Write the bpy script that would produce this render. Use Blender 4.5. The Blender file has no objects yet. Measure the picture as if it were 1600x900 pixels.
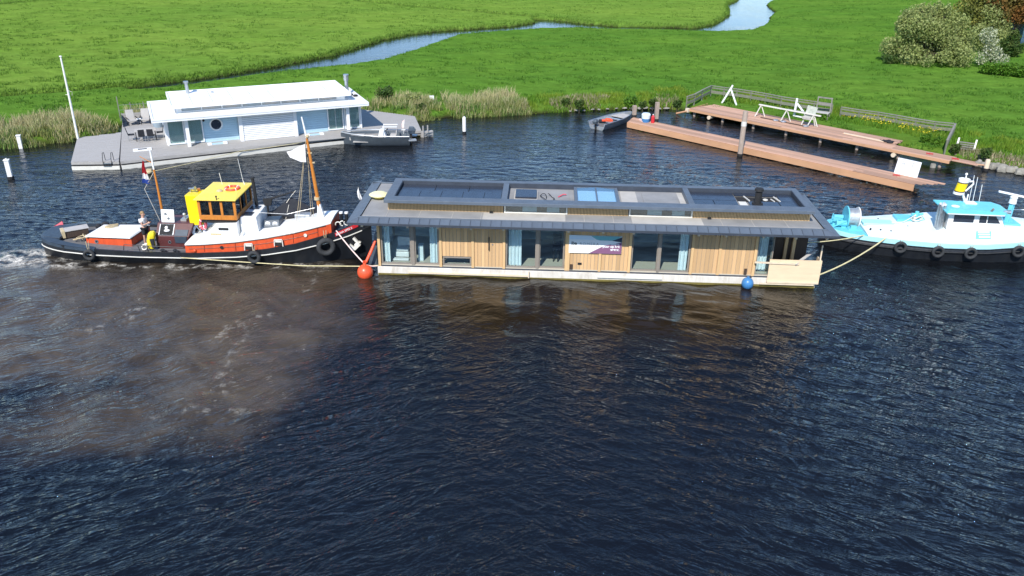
import bpy, bmesh, math, random
import numpy as np
from mathutils import Matrix, Vector
random.seed(7); RNG = np.random.default_rng(11)
scene = bpy.context.scene
COL = scene.collection
R = math.radians

# ------------------------------------------------------------------ camera (drone, 17 m above the water, looking 25 degrees down)
CAM_H, FOC, PITCH, ROLL = 17.0, 1290.0, R(25.0), R(0.81)
_fw = Vector((0, math.cos(PITCH), -math.sin(PITCH)))
_u0 = Vector((0, math.sin(PITCH), math.cos(PITCH)))
_rt = Vector((1, 0, 0)) * math.cos(ROLL) + _u0 * math.sin(ROLL)
_up = Vector((1, 0, 0)) * -math.sin(ROLL) + _u0 * math.cos(ROLL)
cam_d = bpy.data.cameras.new('camera'); cam = bpy.data.objects.new('camera', cam_d); COL.objects.link(cam)
cam_d.sensor_width = 36.0; cam_d.lens = FOC / 1600.0 * 36.0
cam_d.clip_start = 0.5; cam_d.clip_end = 6000
cam.matrix_world = Matrix(((_rt.x, _up.x, -_fw.x, 0), (_rt.y, _up.y, -_fw.y, 0), (_rt.z, _up.z, -_fw.z, CAM_H), (0, 0, 0, 1)))
scene.camera = cam

def W(px, py, z=0.0):
    """the point of the horizontal plane at height z seen at a pixel of the 1600 x 900 photograph"""
    d = _fw * FOC + _rt * (px - 800) - _up * (py - 450)
    t = (z - CAM_H) / d.z
    return Vector((d.x * t, d.y * t, z))

# ------------------------------------------------------------------ sky and sun
SUN_EL, SHADOW_AZ = R(44), R(72)
world = bpy.data.worlds.new('World'); scene.world = world; world.use_nodes = True
_nt = world.node_tree; _bg = _nt.nodes['Background']
_sky = _nt.nodes.new('ShaderNodeTexSky'); _sky.sky_type = 'NISHITA'; _sky.sun_disc = False
_sky.sun_elevation = SUN_EL; _sky.sun_rotation = R(198); _sky.altitude = 0; _sky.air_density = 1.0; _sky.dust_density = 0.0; _sky.ozone_density = 5.0
_nt.links.new(_sky.outputs[0], _bg.inputs[0]); _bg.inputs[1].default_value = 0.15
sun_d = bpy.data.lights.new('sun', 'SUN'); sun_d.energy = 4.2; sun_d.angle = R(0.53); sun_d.color = (1.0, 0.95, 0.87)
sun = bpy.data.objects.new('sun', sun_d); COL.objects.link(sun)
_dir = Vector((math.cos(SHADOW_AZ) * math.cos(SUN_EL), math.sin(SHADOW_AZ) * math.cos(SUN_EL), -math.sin(SUN_EL)))
sun.rotation_euler = _dir.to_track_quat('-Z', 'Y').to_euler(); sun.location = (-30, -60, 60)
scene.view_settings.view_transform = 'Standard'; scene.view_settings.look = 'None'
scene.view_settings.exposure = 0.5; scene.view_settings.gamma = 1.0
scene.render.engine = 'CYCLES'
scene.cycles.max_bounces = 8; scene.cycles.transparent_max_bounces = 12
scene.cycles.caustics_reflective = False; scene.cycles.caustics_refractive = False
scene.cycles.sample_clamp_indirect = 6.0

# ------------------------------------------------------------------ helpers
def tag(o, label=None, cat=None, group=None, kind=None):
    if label: o['label'] = label
    if cat: o['category'] = cat
    if group: o['group'] = group
    if kind: o['kind'] = kind
    return o

def thing(name, loc, yaw, label, cat, group=None):
    o = bpy.data.objects.new(name, None); COL.objects.link(o); o.empty_display_size = 0.2
    o.location = loc; o.rotation_euler = (0, 0, yaw)
    return tag(o, label, cat, group)

def dup(o, parent=None, loc=None, rot=None, scale=None, mat=None):
    c = o.copy(); COL.objects.link(c); c.parent = parent
    if loc is not None: c.location = loc
    if rot is not None: c.rotation_euler = rot
    if scale is not None: c.scale = scale
    return c

def dup_thing(root, loc, yaw=None, label=None, scale=None):
    r = root.copy(); COL.objects.link(r); r.location = loc
    if yaw is not None: r.rotation_euler = (0, 0, yaw)
    if scale is not None: r.scale = scale
    if label: r['label'] = label
    for ch in list(root.children):
        c = ch.copy(); COL.objects.link(c); c.parent = r
        for g in list(ch.children):
            d = g.copy(); COL.objects.link(d); d.parent = c
    return r

class MB:
    def __init__(s): s.v = []; s.f = []
    def add(s, vs, fs):
        n = len(s.v); s.v += [tuple(v) for v in vs]; s.f += [tuple(i + n for i in f) for f in fs]; return s
    def box(s, x0, x1, y0, y1, z0, z1):
        return s.add([(x0,y0,z0),(x1,y0,z0),(x1,y1,z0),(x0,y1,z0),(x0,y0,z1),(x1,y0,z1),(x1,y1,z1),(x0,y1,z1)],
                     [(3,2,1,0),(4,5,6,7),(0,1,5,4),(1,2,6,5),(2,3,7,6),(3,0,4,7)])
    def beam(s, p, q, w, h, upv=(0, 0, 1)):
        p, q = Vector(p), Vector(q); d = (q - p).normalized(); u = Vector(upv)
        a = d.cross(u)
        if a.length < 1e-4: a = d.cross(Vector((0, 1, 0)))
        a.normalize(); b = a.cross(d).normalized(); a *= w / 2; b *= h / 2
        return s.add([p-a-b, p+a-b, p+a+b, p-a+b, q-a-b, q+a-b, q+a+b, q-a+b],
                     [(3,2,1,0),(4,5,6,7),(0,1,5,4),(1,2,6,5),(2,3,7,6),(3,0,4,7)])
    def tube(s, pts, r, n=8):
        pts = [Vector(p) for p in pts]; rings = []
        rs = r if isinstance(r, (list, tuple)) else [r] * len(pts)
        a = None
        for i, p in enumerate(pts):
            d = (pts[min(i+1, len(pts)-1)] - pts[max(i-1, 0)]).normalized()
            if a is None:
                a = d.cross(Vector((0, 0, 1)))
                if a.length < 1e-3: a = d.cross(Vector((0, 1, 0)))
            a = (a - d * a.dot(d)).normalized(); b = d.cross(a)
            rings.append([p + (a * math.cos(t) + b * math.sin(t)) * rs[i] for t in [2*math.pi*k/n for k in range(n)]])
        return s.loft(rings)
    def loft(s, rings, cap=True, closed=True):
        n = len(rings[0]); vs = [v for r in rings for v in r]; fs = []
        for i in range(len(rings) - 1):
            for k in range(n if closed else n - 1):
                j = (k + 1) % n
                fs.append((i*n+k, i*n+j, (i+1)*n+j, (i+1)*n+k))
        if cap and closed:
            fs.append(tuple(range(n))[::-1]); fs.append(tuple((len(rings)-1)*n + k for k in range(n)))
        return s.add(vs, fs)
    def prism(s, poly, z0, z1):
        return s.loft([[(p[0], p[1], z0) for p in poly], [(p[0], p[1], z1) for p in poly]])
    def extr(s, poly, vec):
        v = Vector(vec); return s.loft([[Vector(p) for p in poly], [Vector(p) + v for p in poly]])
    def torus(s, c, ax, Rr, r, n=24, m=8, arc=1.0, sq=1.0):
        c = Vector(c); ax = Vector(ax).normalized(); a = ax.cross(Vector((0, 0, 1)))
        if a.length < 1e-3: a = Vector((1, 0, 0))
        a.normalize(); b = ax.cross(a); rings = []
        for i in range(n + (0 if arc == 1 else 1)):
            t = 2*math.pi*arc*i/n; d = a*math.cos(t) + b*math.sin(t)
            rings.append([c + d*(Rr + r*math.cos(u)) + ax*(r*sq*math.sin(u)) for u in [2*math.pi*k/m for k in range(m)]])
        if arc == 1: rings.append(rings[0]); return s.loft(rings, cap=False)
        return s.loft(rings)
    def ball(s, c, r, n=12, m=8):
        if not isinstance(r, (tuple, list)): r = (r, r, r)
        rings = []
        for i in range(m + 1):
            ph = math.pi * i / m - math.pi/2; k = max(math.cos(ph), 0.02)
            rings.append([(c[0]+r[0]*k*math.cos(2*math.pi*j/n), c[1]+r[1]*k*math.sin(2*math.pi*j/n), c[2]+r[2]*math.sin(ph)) for j in range(n)])
        return s.loft(rings)
    def build(s, name, mat, parent=None, smooth=None, bev=0, loc=None, norm=True):
        me = bpy.data.meshes.new(name); me.from_pydata(s.v, [], s.f)
        if norm:
            bm = bmesh.new(); bm.from_mesh(me); bmesh.ops.remove_doubles(bm, verts=bm.verts, dist=1e-5)
            bmesh.ops.recalc_face_normals(bm, faces=bm.faces); bm.to_mesh(me); bm.free()
        me.update()
        if smooth:
            me.polygons.foreach_set('use_smooth', [True] * len(me.polygons)); me.set_sharp_from_angle(angle=R(smooth))
        o = bpy.data.objects.new(name, me); COL.objects.link(o); o.parent = parent
        if loc is not None: o.location = loc
        if mat: me.materials.append(mat)
        if bev:
            b = o.modifiers.new('bevel', 'BEVEL'); b.width = bev; b.segments = 2; b.limit_method = 'ANGLE'; b.angle_limit = R(40)
        return o

def np_mesh(name, verts, quads, mat, parent=None, smooth=False):
    me = bpy.data.meshes.new(name); nv, nf = len(verts), len(quads); k = quads.shape[1]
    me.vertices.add(nv); me.vertices.foreach_set('co', np.ascontiguousarray(verts, dtype=np.float32).ravel())
    me.loops.add(nf * k); me.loops.foreach_set('vertex_index', np.ascontiguousarray(quads, dtype=np.int32).ravel())
    me.polygons.add(nf); me.polygons.foreach_set('loop_start', np.arange(0, nf*k, k, dtype=np.int32))
    if smooth: me.polygons.foreach_set('use_smooth', np.ones(nf, dtype=bool))
    me.update(calc_edges=True)
    o = bpy.data.objects.new(name, me); COL.objects.link(o); o.parent = parent
    if mat: me.materials.append(mat)
    return o

# ------------------------------------------------------------------ materials
def _n(nt, t, **kw):
    n = nt.nodes.new('ShaderNode' + t)
    for k, v in kw.items(): setattr(n, k, v)
    return n
def mathn(nt, op, a, b=None, c=None, clamp=False):
    n = _n(nt, 'Math', operation=op); n.use_clamp = clamp
    for i, x in enumerate((a, b, c)):
        if x is None: continue
        if isinstance(x, (int, float)): n.inputs[i].default_value = x
        else: nt.links.new(x, n.inputs[i])
    return n.outputs[0]
def noise(nt, vec, scale, detail=5, rough=0.55, dist=0.0, dim='3D'):
    n = _n(nt, 'TexNoise'); n.inputs['Scale'].default_value = scale; n.inputs['Detail'].default_value = detail
    n.inputs['Roughness'].default_value = rough; n.inputs['Distortion'].default_value = dist
    if vec is not None: nt.links.new(vec, n.inputs['Vector'])
    return n.outputs['Fac']
def maprange(nt, x, a, b, c=0.0, d=1.0):
    n = _n(nt, 'MapRange'); nt.links.new(x, n.inputs[0])
    for i, v in enumerate((a, b, c, d)): n.inputs[i+1].default_value = v
    return n.outputs[0]
def mixc(nt, f, a, b, mode='MIX'):
    n = _n(nt, 'MixRGB', blend_type=mode)
    for i, x in enumerate((f, a, b)):
        if isinstance(x, (int, float)): n.inputs[i].default_value = x
        elif isinstance(x, tuple): n.inputs[i].default_value = (*x[:3], 1)
        else: nt.links.new(x, n.inputs[i])
    return n.outputs[0]
def bumpn(nt, h, strength, dist=0.02, prev=None):
    n = _n(nt, 'Bump'); n.inputs['Strength'].default_value = strength; n.inputs['Distance'].default_value = dist
    nt.links.new(h, n.inputs['Height'])
    if prev is not None: nt.links.new(prev, n.inputs['Normal'])
    return n.outputs[0]

def mat(name, col, rough=0.6, metal=0.0, var=0.12, vs=2.5, bump=0.0, bs=25.0, stretch=(1, 1, 1), rand=0.0, dirt=0.0, dcol=(0.12, 0.1, 0.08), spec=0.5, trans=0.0):
    m = bpy.data.materials.new(name); m.use_nodes = True; nt = m.node_tree; b = nt.nodes['Principled BSDF']
    tc = _n(nt, 'TexCoord'); mp = _n(nt, 'Mapping'); mp.inputs['Scale'].default_value = stretch
    nt.links.new(tc.outputs['Object'], mp.inputs[0]); v = mp.outputs[0]
    f = maprange(nt, noise(nt, v, vs, 6, 0.62), 0.25, 0.75, 1 - var, 1 + var)
    if rand:
        oi = _n(nt, 'ObjectInfo'); f = mathn(nt, 'ADD', f, mathn(nt, 'MULTIPLY', mathn(nt, 'SUBTRACT', oi.outputs['Random'], 0.5), rand))
    hs = _n(nt, 'HueSaturation'); hs.inputs['Color'].default_value = (*col, 1); nt.links.new(f, hs.inputs['Value'])
    c = hs.outputs[0]
    if dirt:
        df = maprange(nt, noise(nt, v, vs * 0.7 + 0.3, 8, 0.7, 0.6), 0.5, 0.78, 0, dirt)
        c = mixc(nt, df, c, dcol)
    nt.links.new(c, b.inputs['Base Color'])
    rf = maprange(nt, noise(nt, v, vs * 3, 4), 0.3, 0.7, max(rough - 0.08, 0.03), min(rough + 0.1, 1))
    nt.links.new(rf, b.inputs['Roughness']); b.inputs['Metallic'].default_value = metal
    b.inputs['Specular IOR Level'].default_value = spec
    if bump: nt.links.new(bumpn(nt, noise(nt, v, bs, 5), bump, 0.01), b.inputs['Normal'])
    return m

def glass(name, tint=(0.55, 0.68, 0.7), ior=1.7, base=0.06, rough=0.015):
    m = bpy.data.materials.new(name); m.use_nodes = True; nt = m.node_tree; nt.nodes.remove(nt.nodes['Principled BSDF'])
    out = nt.nodes['Material Output']; tr = _n(nt, 'BsdfTransparent'); gl = _n(nt, 'BsdfGlossy'); mx = _n(nt, 'MixShader')
    tr.inputs[0].default_value = (*tint, 1); gl.inputs[0].default_value = (0.9, 0.97, 1.0, 1); gl.inputs['Roughness'].default_value = rough
    ge = _n(nt, 'NewGeometry'); dp = _n(nt, 'VectorMath', operation='DOT_PRODUCT'); nt.links.new(ge.outputs['Incoming'], dp.inputs[0]); nt.links.new(ge.outputs['Normal'], dp.inputs[1])
    f0 = ((ior-1)/(ior+1))**2 + base; sch = mathn(nt, 'POWER', mathn(nt, 'SUBTRACT', 1.0, mathn(nt, 'ABSOLUTE', dp.outputs['Value']), clamp=True), 5.0)
    nt.links.new(mathn(nt, 'MULTIPLY_ADD', sch, 1-f0, f0, clamp=True), mx.inputs[0])
    nt.links.new(tr.outputs[0], mx.inputs[1]); nt.links.new(gl.outputs[0], mx.inputs[2]); nt.links.new(mx.outputs[0], out.inputs[0])
    tc = _n(nt, 'TexCoord'); nt.links.new(bumpn(nt, noise(nt, tc.outputs['Object'], 0.9, 2), 0.03, 0.1), gl.inputs['Normal'])
    return m

def foliage(name, c1, c2, c3=None, vs=1.2, trans=0.25, rough=0.6):
    """leaves: per-leaf random tone between c1 and c2, slow drift towards c3"""
    m = bpy.data.materials.new(name); m.use_nodes = True; nt = m.node_tree; b = nt.nodes['Principled BSDF']
    ge = _n(nt, 'NewGeometry'); tc = _n(nt, 'TexCoord')
    c = mixc(nt, ge.outputs['Random Per Island'], c1, c2)
    if c3: c = mixc(nt, maprange(nt, noise(nt, tc.outputs['Object'], vs, 3), 0.42, 0.62, 0, 0.85), c, c3)
    nt.links.new(c, b.inputs['Base Color']); b.inputs['Roughness'].default_value = rough
    b.inputs['Specular IOR Level'].default_value = 0.25
    tl = _n(nt, 'BsdfTranslucent'); nt.links.new(c, tl.inputs[0]); mx = _n(nt, 'MixShader'); mx.inputs[0].default_value = trans
    out = nt.nodes['Material Output']
    nt.links.new(b.outputs[0], mx.inputs[1]); nt.links.new(tl.outputs[0], mx.inputs[2]); nt.links.new(mx.outputs[0], out.inputs[0])
    return m

M = {}
M['black'] = mat('black_paint', (0.012, 0.014, 0.018), 0.4, var=0.3, vs=3, stretch=(1.5, 1.5, 0.3), dirt=0.6, dcol=(0.03, 0.03, 0.03))
M['matte_black'] = mat('matte_black', (0.015, 0.015, 0.016), 0.8, var=0.3, bump=0.3, bs=15)
M['slate_paint'] = mat('slate_deck_paint', (0.035, 0.052, 0.075), 0.4, var=0.2, dirt=0.15, dcol=(0.08, 0.09, 0.1))
M['white'] = mat('white_paint', (0.78, 0.78, 0.77), 0.45, var=0.07, dirt=0.3, dcol=(0.5, 0.47, 0.4))
M['white_clean'] = mat('white_house_paint', (0.80, 0.81, 0.82), 0.5, var=0.04, vs=1.2, dirt=0.18, dcol=(0.6, 0.6, 0.58))
M['offwhite'] = mat('off_white', (0.66, 0.64, 0.58), 0.6, var=0.08, dirt=0.2, dcol=(0.4, 0.36, 0.28))
M['orange_red'] = mat('orange_red_paint', (0.60, 0.08, 0.022), 0.42, var=0.2, vs=3.5, stretch=(1.6, 1.6, 0.35), dirt=0.5, dcol=(0.35, 0.06, 0.03))
M['maroon'] = mat('maroon_paint', (0.085, 0.022, 0.022), 0.4, var=0.2, dirt=0.2, dcol=(0.12, 0.06, 0.06))
M['yellow'] = mat('yellow_paint', (0.85, 0.62, 0.008), 0.4, var=0.06, dirt=0.1, dcol=(0.5, 0.35, 0.05))
M['varnish'] = mat('varnished_wood', (0.52, 0.19, 0.035), 0.3, var=0.2, vs=4, stretch=(1, 1, 0.3))
M['deck_grey'] = mat('grey_deck', (0.14, 0.14, 0.145), 0.7, var=0.2, dirt=0.3)
M['rubber'] = mat('tyre_rubber', (0.028, 0.03, 0.033), 0.8, var=0.35, vs=6, bump=0.4, bs=30, dirt=0.3, dcol=(0.09, 0.09, 0.09))
M['steel'] = mat('galvanised_steel', (0.5, 0.52, 0.54), 0.35, 0.9, var=0.15)
M['alu'] = mat('aluminium', (0.55, 0.57, 0.58), 0.42, 0.7, var=0.15, dirt=0.2)
M['rope_tan'] = mat('tan_rope', (0.5, 0.4, 0.24), 0.9, var=0.25, vs=15, bump=0.6, bs=60)
M['rope_white'] = mat('white_rope', (0.75, 0.7, 0.6), 0.9, var=0.2, vs=15, bump=0.6, bs=60)
M['rope_yellow'] = mat('yellow_rope', (0.60, 0.53, 0.30), 0.9, var=0.25, vs=8, bump=0.6, bs=60)
M['rope_pink'] = mat('pale_pink_rope', (0.8, 0.6, 0.55), 0.9, var=0.2, vs=10)
M['zinc'] = mat('slate_zinc', (0.105, 0.13, 0.165), 0.5, 0.1, var=0.16, vs=2.0, rand=0.14, dirt=0.25, dcol=(0.17, 0.19, 0.22))
M['zinc_dark'] = mat('dark_zinc_edge', (0.05, 0.06, 0.08), 0.5, 0.2, var=0.2)
M['membrane'] = mat('grey_roof_membrane', (0.255, 0.255, 0.255), 0.8, var=0.22, vs=0.9, dirt=0.45, dcol=(0.34, 0.33, 0.32), bump=0.1)
M['membrane_pale'] = mat('pale_roof_gravel', (0.44, 0.42, 0.385), 0.85, var=0.12, vs=1.5, bump=0.15)
M['solar'] = mat('solar_glass', (0.022, 0.03, 0.048), 0.22, var=0.15, vs=1.0, spec=0.7)
M['cladding'] = mat('larch_boards', (0.58, 0.37, 0.188), 0.7, var=0.18, vs=3, stretch=(6, 6, 0.7), rand=0.34, bump=0.15, bs=14)
M['batten'] = mat('larch_battens', (0.62, 0.41, 0.205), 0.7, var=0.12, vs=3, stretch=(6, 6, 0.7), rand=0.2)
M['taupe'] = mat('taupe_window_frame', (0.235, 0.205, 0.175), 0.5, var=0.08)
M['concrete'] = mat('pale_concrete', (0.64, 0.60, 0.54), 0.85, var=0.16, vs=1.6, stretch=(1.5, 1, 0.5), dirt=0.75, dcol=(0.36, 0.30, 0.22), bump=0.2, bs=9)
M['algae'] = mat('algae_line', (0.16, 0.13, 0.03), 0.8, var=0.3, vs=4)
M['glass'] = glass('window_glass', (0.90, 0.96, 0.965), 1.55, 0.035)
M['glass_dark'] = glass('dark_glass', (0.2, 0.24, 0.26), 1.6, 0.03)
M['glass_clear'] = glass('clear_glass', (0.8, 0.85, 0.85), 1.5, 0.02)
M['glass_blue'] = glass('skylight_glass', (0.86, 0.95, 0.99), 1.5, 0.05)
M['curtain'] = mat('pale_curtain', (0.78, 0.83, 0.84), 0.9, var=0.05)
M['interior'] = mat('interior_wall', (0.30, 0.36, 0.40), 0.9, var=0.1)
M['interior_floor'] = mat('oak_floor', (0.52, 0.47, 0.38), 0.6, var=0.12, stretch=(0.5, 8, 1))
M['recess_shade'] = mat('recess_shade', (0.02, 0.018, 0.016), 0.8)
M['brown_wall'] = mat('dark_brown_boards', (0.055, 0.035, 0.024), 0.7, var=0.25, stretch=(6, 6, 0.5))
M['plywood'] = mat('plywood', (0.72, 0.55, 0.37), 0.75, var=0.1, vs=1.5, stretch=(0.6, 1, 4), dirt=0.15, dcol=(0.55, 0.4, 0.25))
M['lumber'] = mat('pale_lumber', (0.66, 0.54, 0.4), 0.8, var=0.12)
M['grey_lumber'] = mat('grey_lumber', (0.42, 0.4, 0.38), 0.8, var=0.15)
M['buoy_orange'] = mat('orange_vinyl', (0.78, 0.095, 0.035), 0.35, var=0.06)
M['buoy_blue'] = mat('blue_vinyl', (0.05, 0.19, 0.42), 0.35, var=0.08)
M['hardwood'] = mat('new_hardwood', (0.46, 0.27, 0.18), 0.75, var=0.2, vs=2, stretch=(0.5, 5, 5), rand=0.55, bump=0.1, bs=12, dirt=0.5, dcol=(0.56, 0.44, 0.36))
M['hardwood_side'] = mat('new_hardwood_fascia', (0.52, 0.29, 0.16), 0.7, var=0.15, vs=1.2, stretch=(0.5, 1, 1))
M['grey_deck_wood'] = mat('weathered_deck', (0.36, 0.345, 0.33), 0.8, var=0.2, vs=2, stretch=(0.35, 7, 1), dirt=0.35, dcol=(0.24, 0.22, 0.2), rand=0.12)
M['old_wood'] = mat('weathered_grey_wood', (0.21, 0.20, 0.175), 0.85, var=0.25, vs=5, bump=0.3, bs=20, rand=0.15)
M['old_wood_green'] = mat('mossy_rail_wood', (0.17, 0.175, 0.13), 0.85, var=0.25, vs=5, bump=0.3, bs=20, rand=0.15)
M['pile_wood'] = mat('pile_wood', (0.34, 0.27, 0.22), 0.85, var=0.3, vs=6, stretch=(3, 3, 0.5), bump=0.4, bs=15)
M['pale_blue'] = mat('pale_blue_boards', (0.42, 0.60, 0.72), 0.6, var=0.05)
M['cyan'] = mat('turquoise_paint', (0.14, 0.54, 0.66), 0.4, var=0.1, dirt=0.15, dcol=(0.3, 0.62, 0.7))
M['white_cyan'] = mat('bleached_turquoise_white', (0.70, 0.785, 0.79), 0.45, var=0.08, dirt=0.25, dcol=(0.55, 0.7, 0.72))
M['cyan_pale'] = mat('pale_turquoise_paint', (0.38, 0.71, 0.77), 0.45, var=0.06)
M['teal_mark'] = mat('teal_sign_paint', (0.18, 0.6, 0.58), 0.5, var=0.05)
M['skin'] = mat('skin', (0.52, 0.3, 0.22), 0.6, var=0.05)
M['hair'] = mat('fair_hair', (0.3, 0.2, 0.1), 0.8, var=0.15)
M['cloth_white'] = mat('white_cotton', (0.78, 0.76, 0.75), 0.9, var=0.05)
M['cloth_black'] = mat('black_cloth', (0.018, 0.02, 0.026), 0.9)
M['cloth_yellow'] = mat('yellow_oilskin', (0.72, 0.58, 0.02), 0.45, var=0.1)
M['red'] = mat('red_paint', (0.55, 0.02, 0.03), 0.5)
M['flag_red'] = mat('flag_red', (0.5, 0.02, 0.035), 0.9)
M['flag_blue'] = mat('flag_blue', (0.02, 0.06, 0.3), 0.9)
M['pink_red'] = mat('faded_red_paint', (0.62, 0.1, 0.13), 0.5)
M['pale_yellow'] = mat('pale_yellow_plastic', (0.85, 0.78, 0.42), 0.4, var=0.06)
M['teal_print'] = mat('teal_print', (0.16, 0.42, 0.46), 0.6, var=0.03)
M['navy_print'] = mat('navy_print', (0.02, 0.04, 0.07), 0.6)
M['purple_print'] = mat('purple_print', (0.215, 0.095, 0.185), 0.6, var=0.03)
M['ice_print'] = mat('ice_blue_print', (0.62, 0.74, 0.84), 0.6, var=0.02)
M['print_dark'] = mat('dark_print', (0.06, 0.07, 0.06), 0.6)
M['print_grey'] = mat('grey_print', (0.33, 0.35, 0.36), 0.6)
M['white_post'] = mat('white_painted_post', (0.78, 0.77, 0.74), 0.6, var=0.06, dirt=0.25, dcol=(0.4, 0.36, 0.3))
M['grey_hull'] = mat('grey_boat_hull', (0.085, 0.105, 0.125), 0.45, 0.2, var=0.15, dirt=0.15, dcol=(0.16, 0.18, 0.19))
M['cushion'] = mat('grey_cushion', (0.42, 0.4, 0.38), 0.9, var=0.1)
M['zinc_tub'] = mat('zinc_tub', (0.36, 0.45, 0.52), 0.5, 0.4, var=0.15)
M['stone'] = mat('pale_stone', (0.25, 0.235, 0.20), 0.9, var=0.3, vs=2.5, bump=0.6, bs=6, rand=0.3)
M['bark'] = mat('bark', (0.07, 0.055, 0.04), 0.9, var=0.3, vs=8, bump=0.6)
M['brick'] = mat('red_brick', (0.3, 0.13, 0.09), 0.85, var=0.2, vs=6)
M['shed_teal'] = mat('dark_teal_boards', (0.03, 0.08, 0.085), 0.7, var=0.2)
# ================================================================== SETTING: water, meadow, reeds
def vnoise(x, y, seed=0):
    """smooth value noise in [0,1]"""
    xi, yi = np.floor(x), np.floor(y); fx, fy = x - xi, y - yi
    fx = fx*fx*(3-2*fx); fy = fy*fy*(3-2*fy)
    def h(a, b):
        n = np.sin(a*127.1 + b*311.7 + seed*74.7)*43758.5453
        return n - np.floor(n)
    return (h(xi, yi)*(1-fx)+h(xi+1, yi)*fx)*(1-fy) + (h(xi, yi+1)*(1-fx)+h(xi+1, yi+1)*fx)*fy
def fbm(x, y, s=0, o=4):
    r = 0; a = 0.5
    for i in range(o): r = r + a*vnoise(x*2**i, y*2**i, s+i*3.1); a *= 0.5
    return r / (1 - 0.5**o)
def px_poly(pts): return [tuple(W(x, y, 0.0)[:2]) for x, y in pts]

WH_O, WH_YAW = Vector((-27.03, 54.83, 0)), 0.43                     # frame of the white houseboat
def wh(x, y, z=0.0):
    c, s = math.cos(WH_YAW), math.sin(WH_YAW); return Vector((WH_O.x + c*x - s*y, WH_O.y + s*x + c*y, z))
SHORE = [(-400, 20), (-75, 47)] + px_poly([(0, 231), (60, 227), (110, 220), (150, 215), (183, 206)]) + [tuple(wh(0.2, 12.9)[:2]), tuple(wh(4, 12.9)[:2]), tuple(wh(8, 10.4)[:2]), tuple(wh(20, 10.4)[:2])] \
    + px_poly([(640, 188), (665, 188), (700, 184), (760, 182), (830, 178), (880, 175), (940, 172), (1000, 170), (1062, 171), (1080, 177),
               (1150, 186), (1250, 204), (1340, 221), (1420, 238), (1480, 250), (1530, 256), (1560, 262), (1600, 270), (1680, 282)]) + [(70, 46), (400, 10)]
CANAL = SHORE + [(400, -500), (-400, -500)]
CREEK_FAR = px_poly([(212, 137), (270, 129), (330, 122), (400, 111), (460, 99), (520, 88), (560, 76), (600, 63.5), (640, 55), (690, 49), (740, 46), (800, 42), (838, 36),
    (836, 32), (862, 32), (905, 37), (960, 42), (1030, 43.5), (1090, 44.5), (1120, 38), (1141, 24), (1139, 8), (1152, 2), (1165, -12), (1230, -12), (1204, 3), (1195, 8),
    (1209, 20), (1199, 30), (1198, 38)])
CREEK = CREEK_FAR + [tuple(W(x, y, 0.26)[:2]) for x, y in ((1172, 47), (1120, 49.5), (1030, 46.5), (960, 46), (900, 43.5), (845, 44.5), (770, 49.5), (715, 54), (690, 62), (660, 73), (622, 85),
    (592, 94), (540, 101.5), (480, 107.5), (420, 114), (360, 122.5), (300, 132), (236, 139), (206, 140))]
DITCHES = [px_poly([(-80, 160), (0, 154), (90, 148), (215, 137.2), (215, 138.8), (90, 150), (0, 156.5), (-80, 163)]),
           px_poly([(-60, 14), (0, 9), (40, 5), (80, 3), (80, 4), (40, 6.2), (0, 10.6), (-60, 16)]),
           px_poly([(560, 4), (640, 12), (720, 19), (800, 26), (835, 29), (835, 30), (800, 27), (720, 20), (640, 13), (560, 5)]),
           px_poly([(1205, 0), (1250, 0), (1300, 0), (1300, 1.2), (1250, 1.6), (1205, 3)])]
def sdist(X, Y, poly):
    """distance to a polygon, negative inside"""
    P = np.array(poly); d2 = np.full(X.shape, 1e12); ins = np.zeros(X.shape, bool)
    for (ax, ay), (bx, by) in zip(P, np.roll(P, -1, 0)):
        ex, ey = bx-ax, by-ay; wx, wy = X-ax, Y-ay
        t = np.clip((wx*ex+wy*ey)/(ex*ex+ey*ey+1e-12), 0, 1)
        d2 = np.minimum(d2, (wx-t*ex)**2+(wy-t*ey)**2)
        c = ((ay > Y) != (by > Y)) & (X < ex*(Y-ay)/(ey if abs(ey) > 1e-9 else 1e-9)+ax); ins ^= c
    return np.where(ins, -1, 1)*np.sqrt(d2)
def land_sd(X, Y):
    wob = (fbm(X*0.9, Y*0.9, 5, 3)-0.5)*0.9
    a = sdist(X, Y, CANAL) + wob
    b = sdist(X, Y, CREEK) + wob*0.8
    d = np.full(X.shape, 1e6)
    for p in DITCHES: d = np.minimum(d, sdist(X, Y, p) + wob*0.3)
    return np.minimum(np.minimum(a, b), d), a, b
def land_z(X, Y, sd, ca):
    t = np.clip((sd+0.7)/1.5, 0, 1); t = t*t*(3-2*t)
    z = -0.8 + 1.28*t
    z = z + np.clip(sd, 0, 3)/3*((fbm(X*0.35, Y*0.35, 1)-0.5)*0.22 + (fbm(X*1.7, Y*1.7, 2, 3)-0.5)*0.12)
    return z

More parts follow.
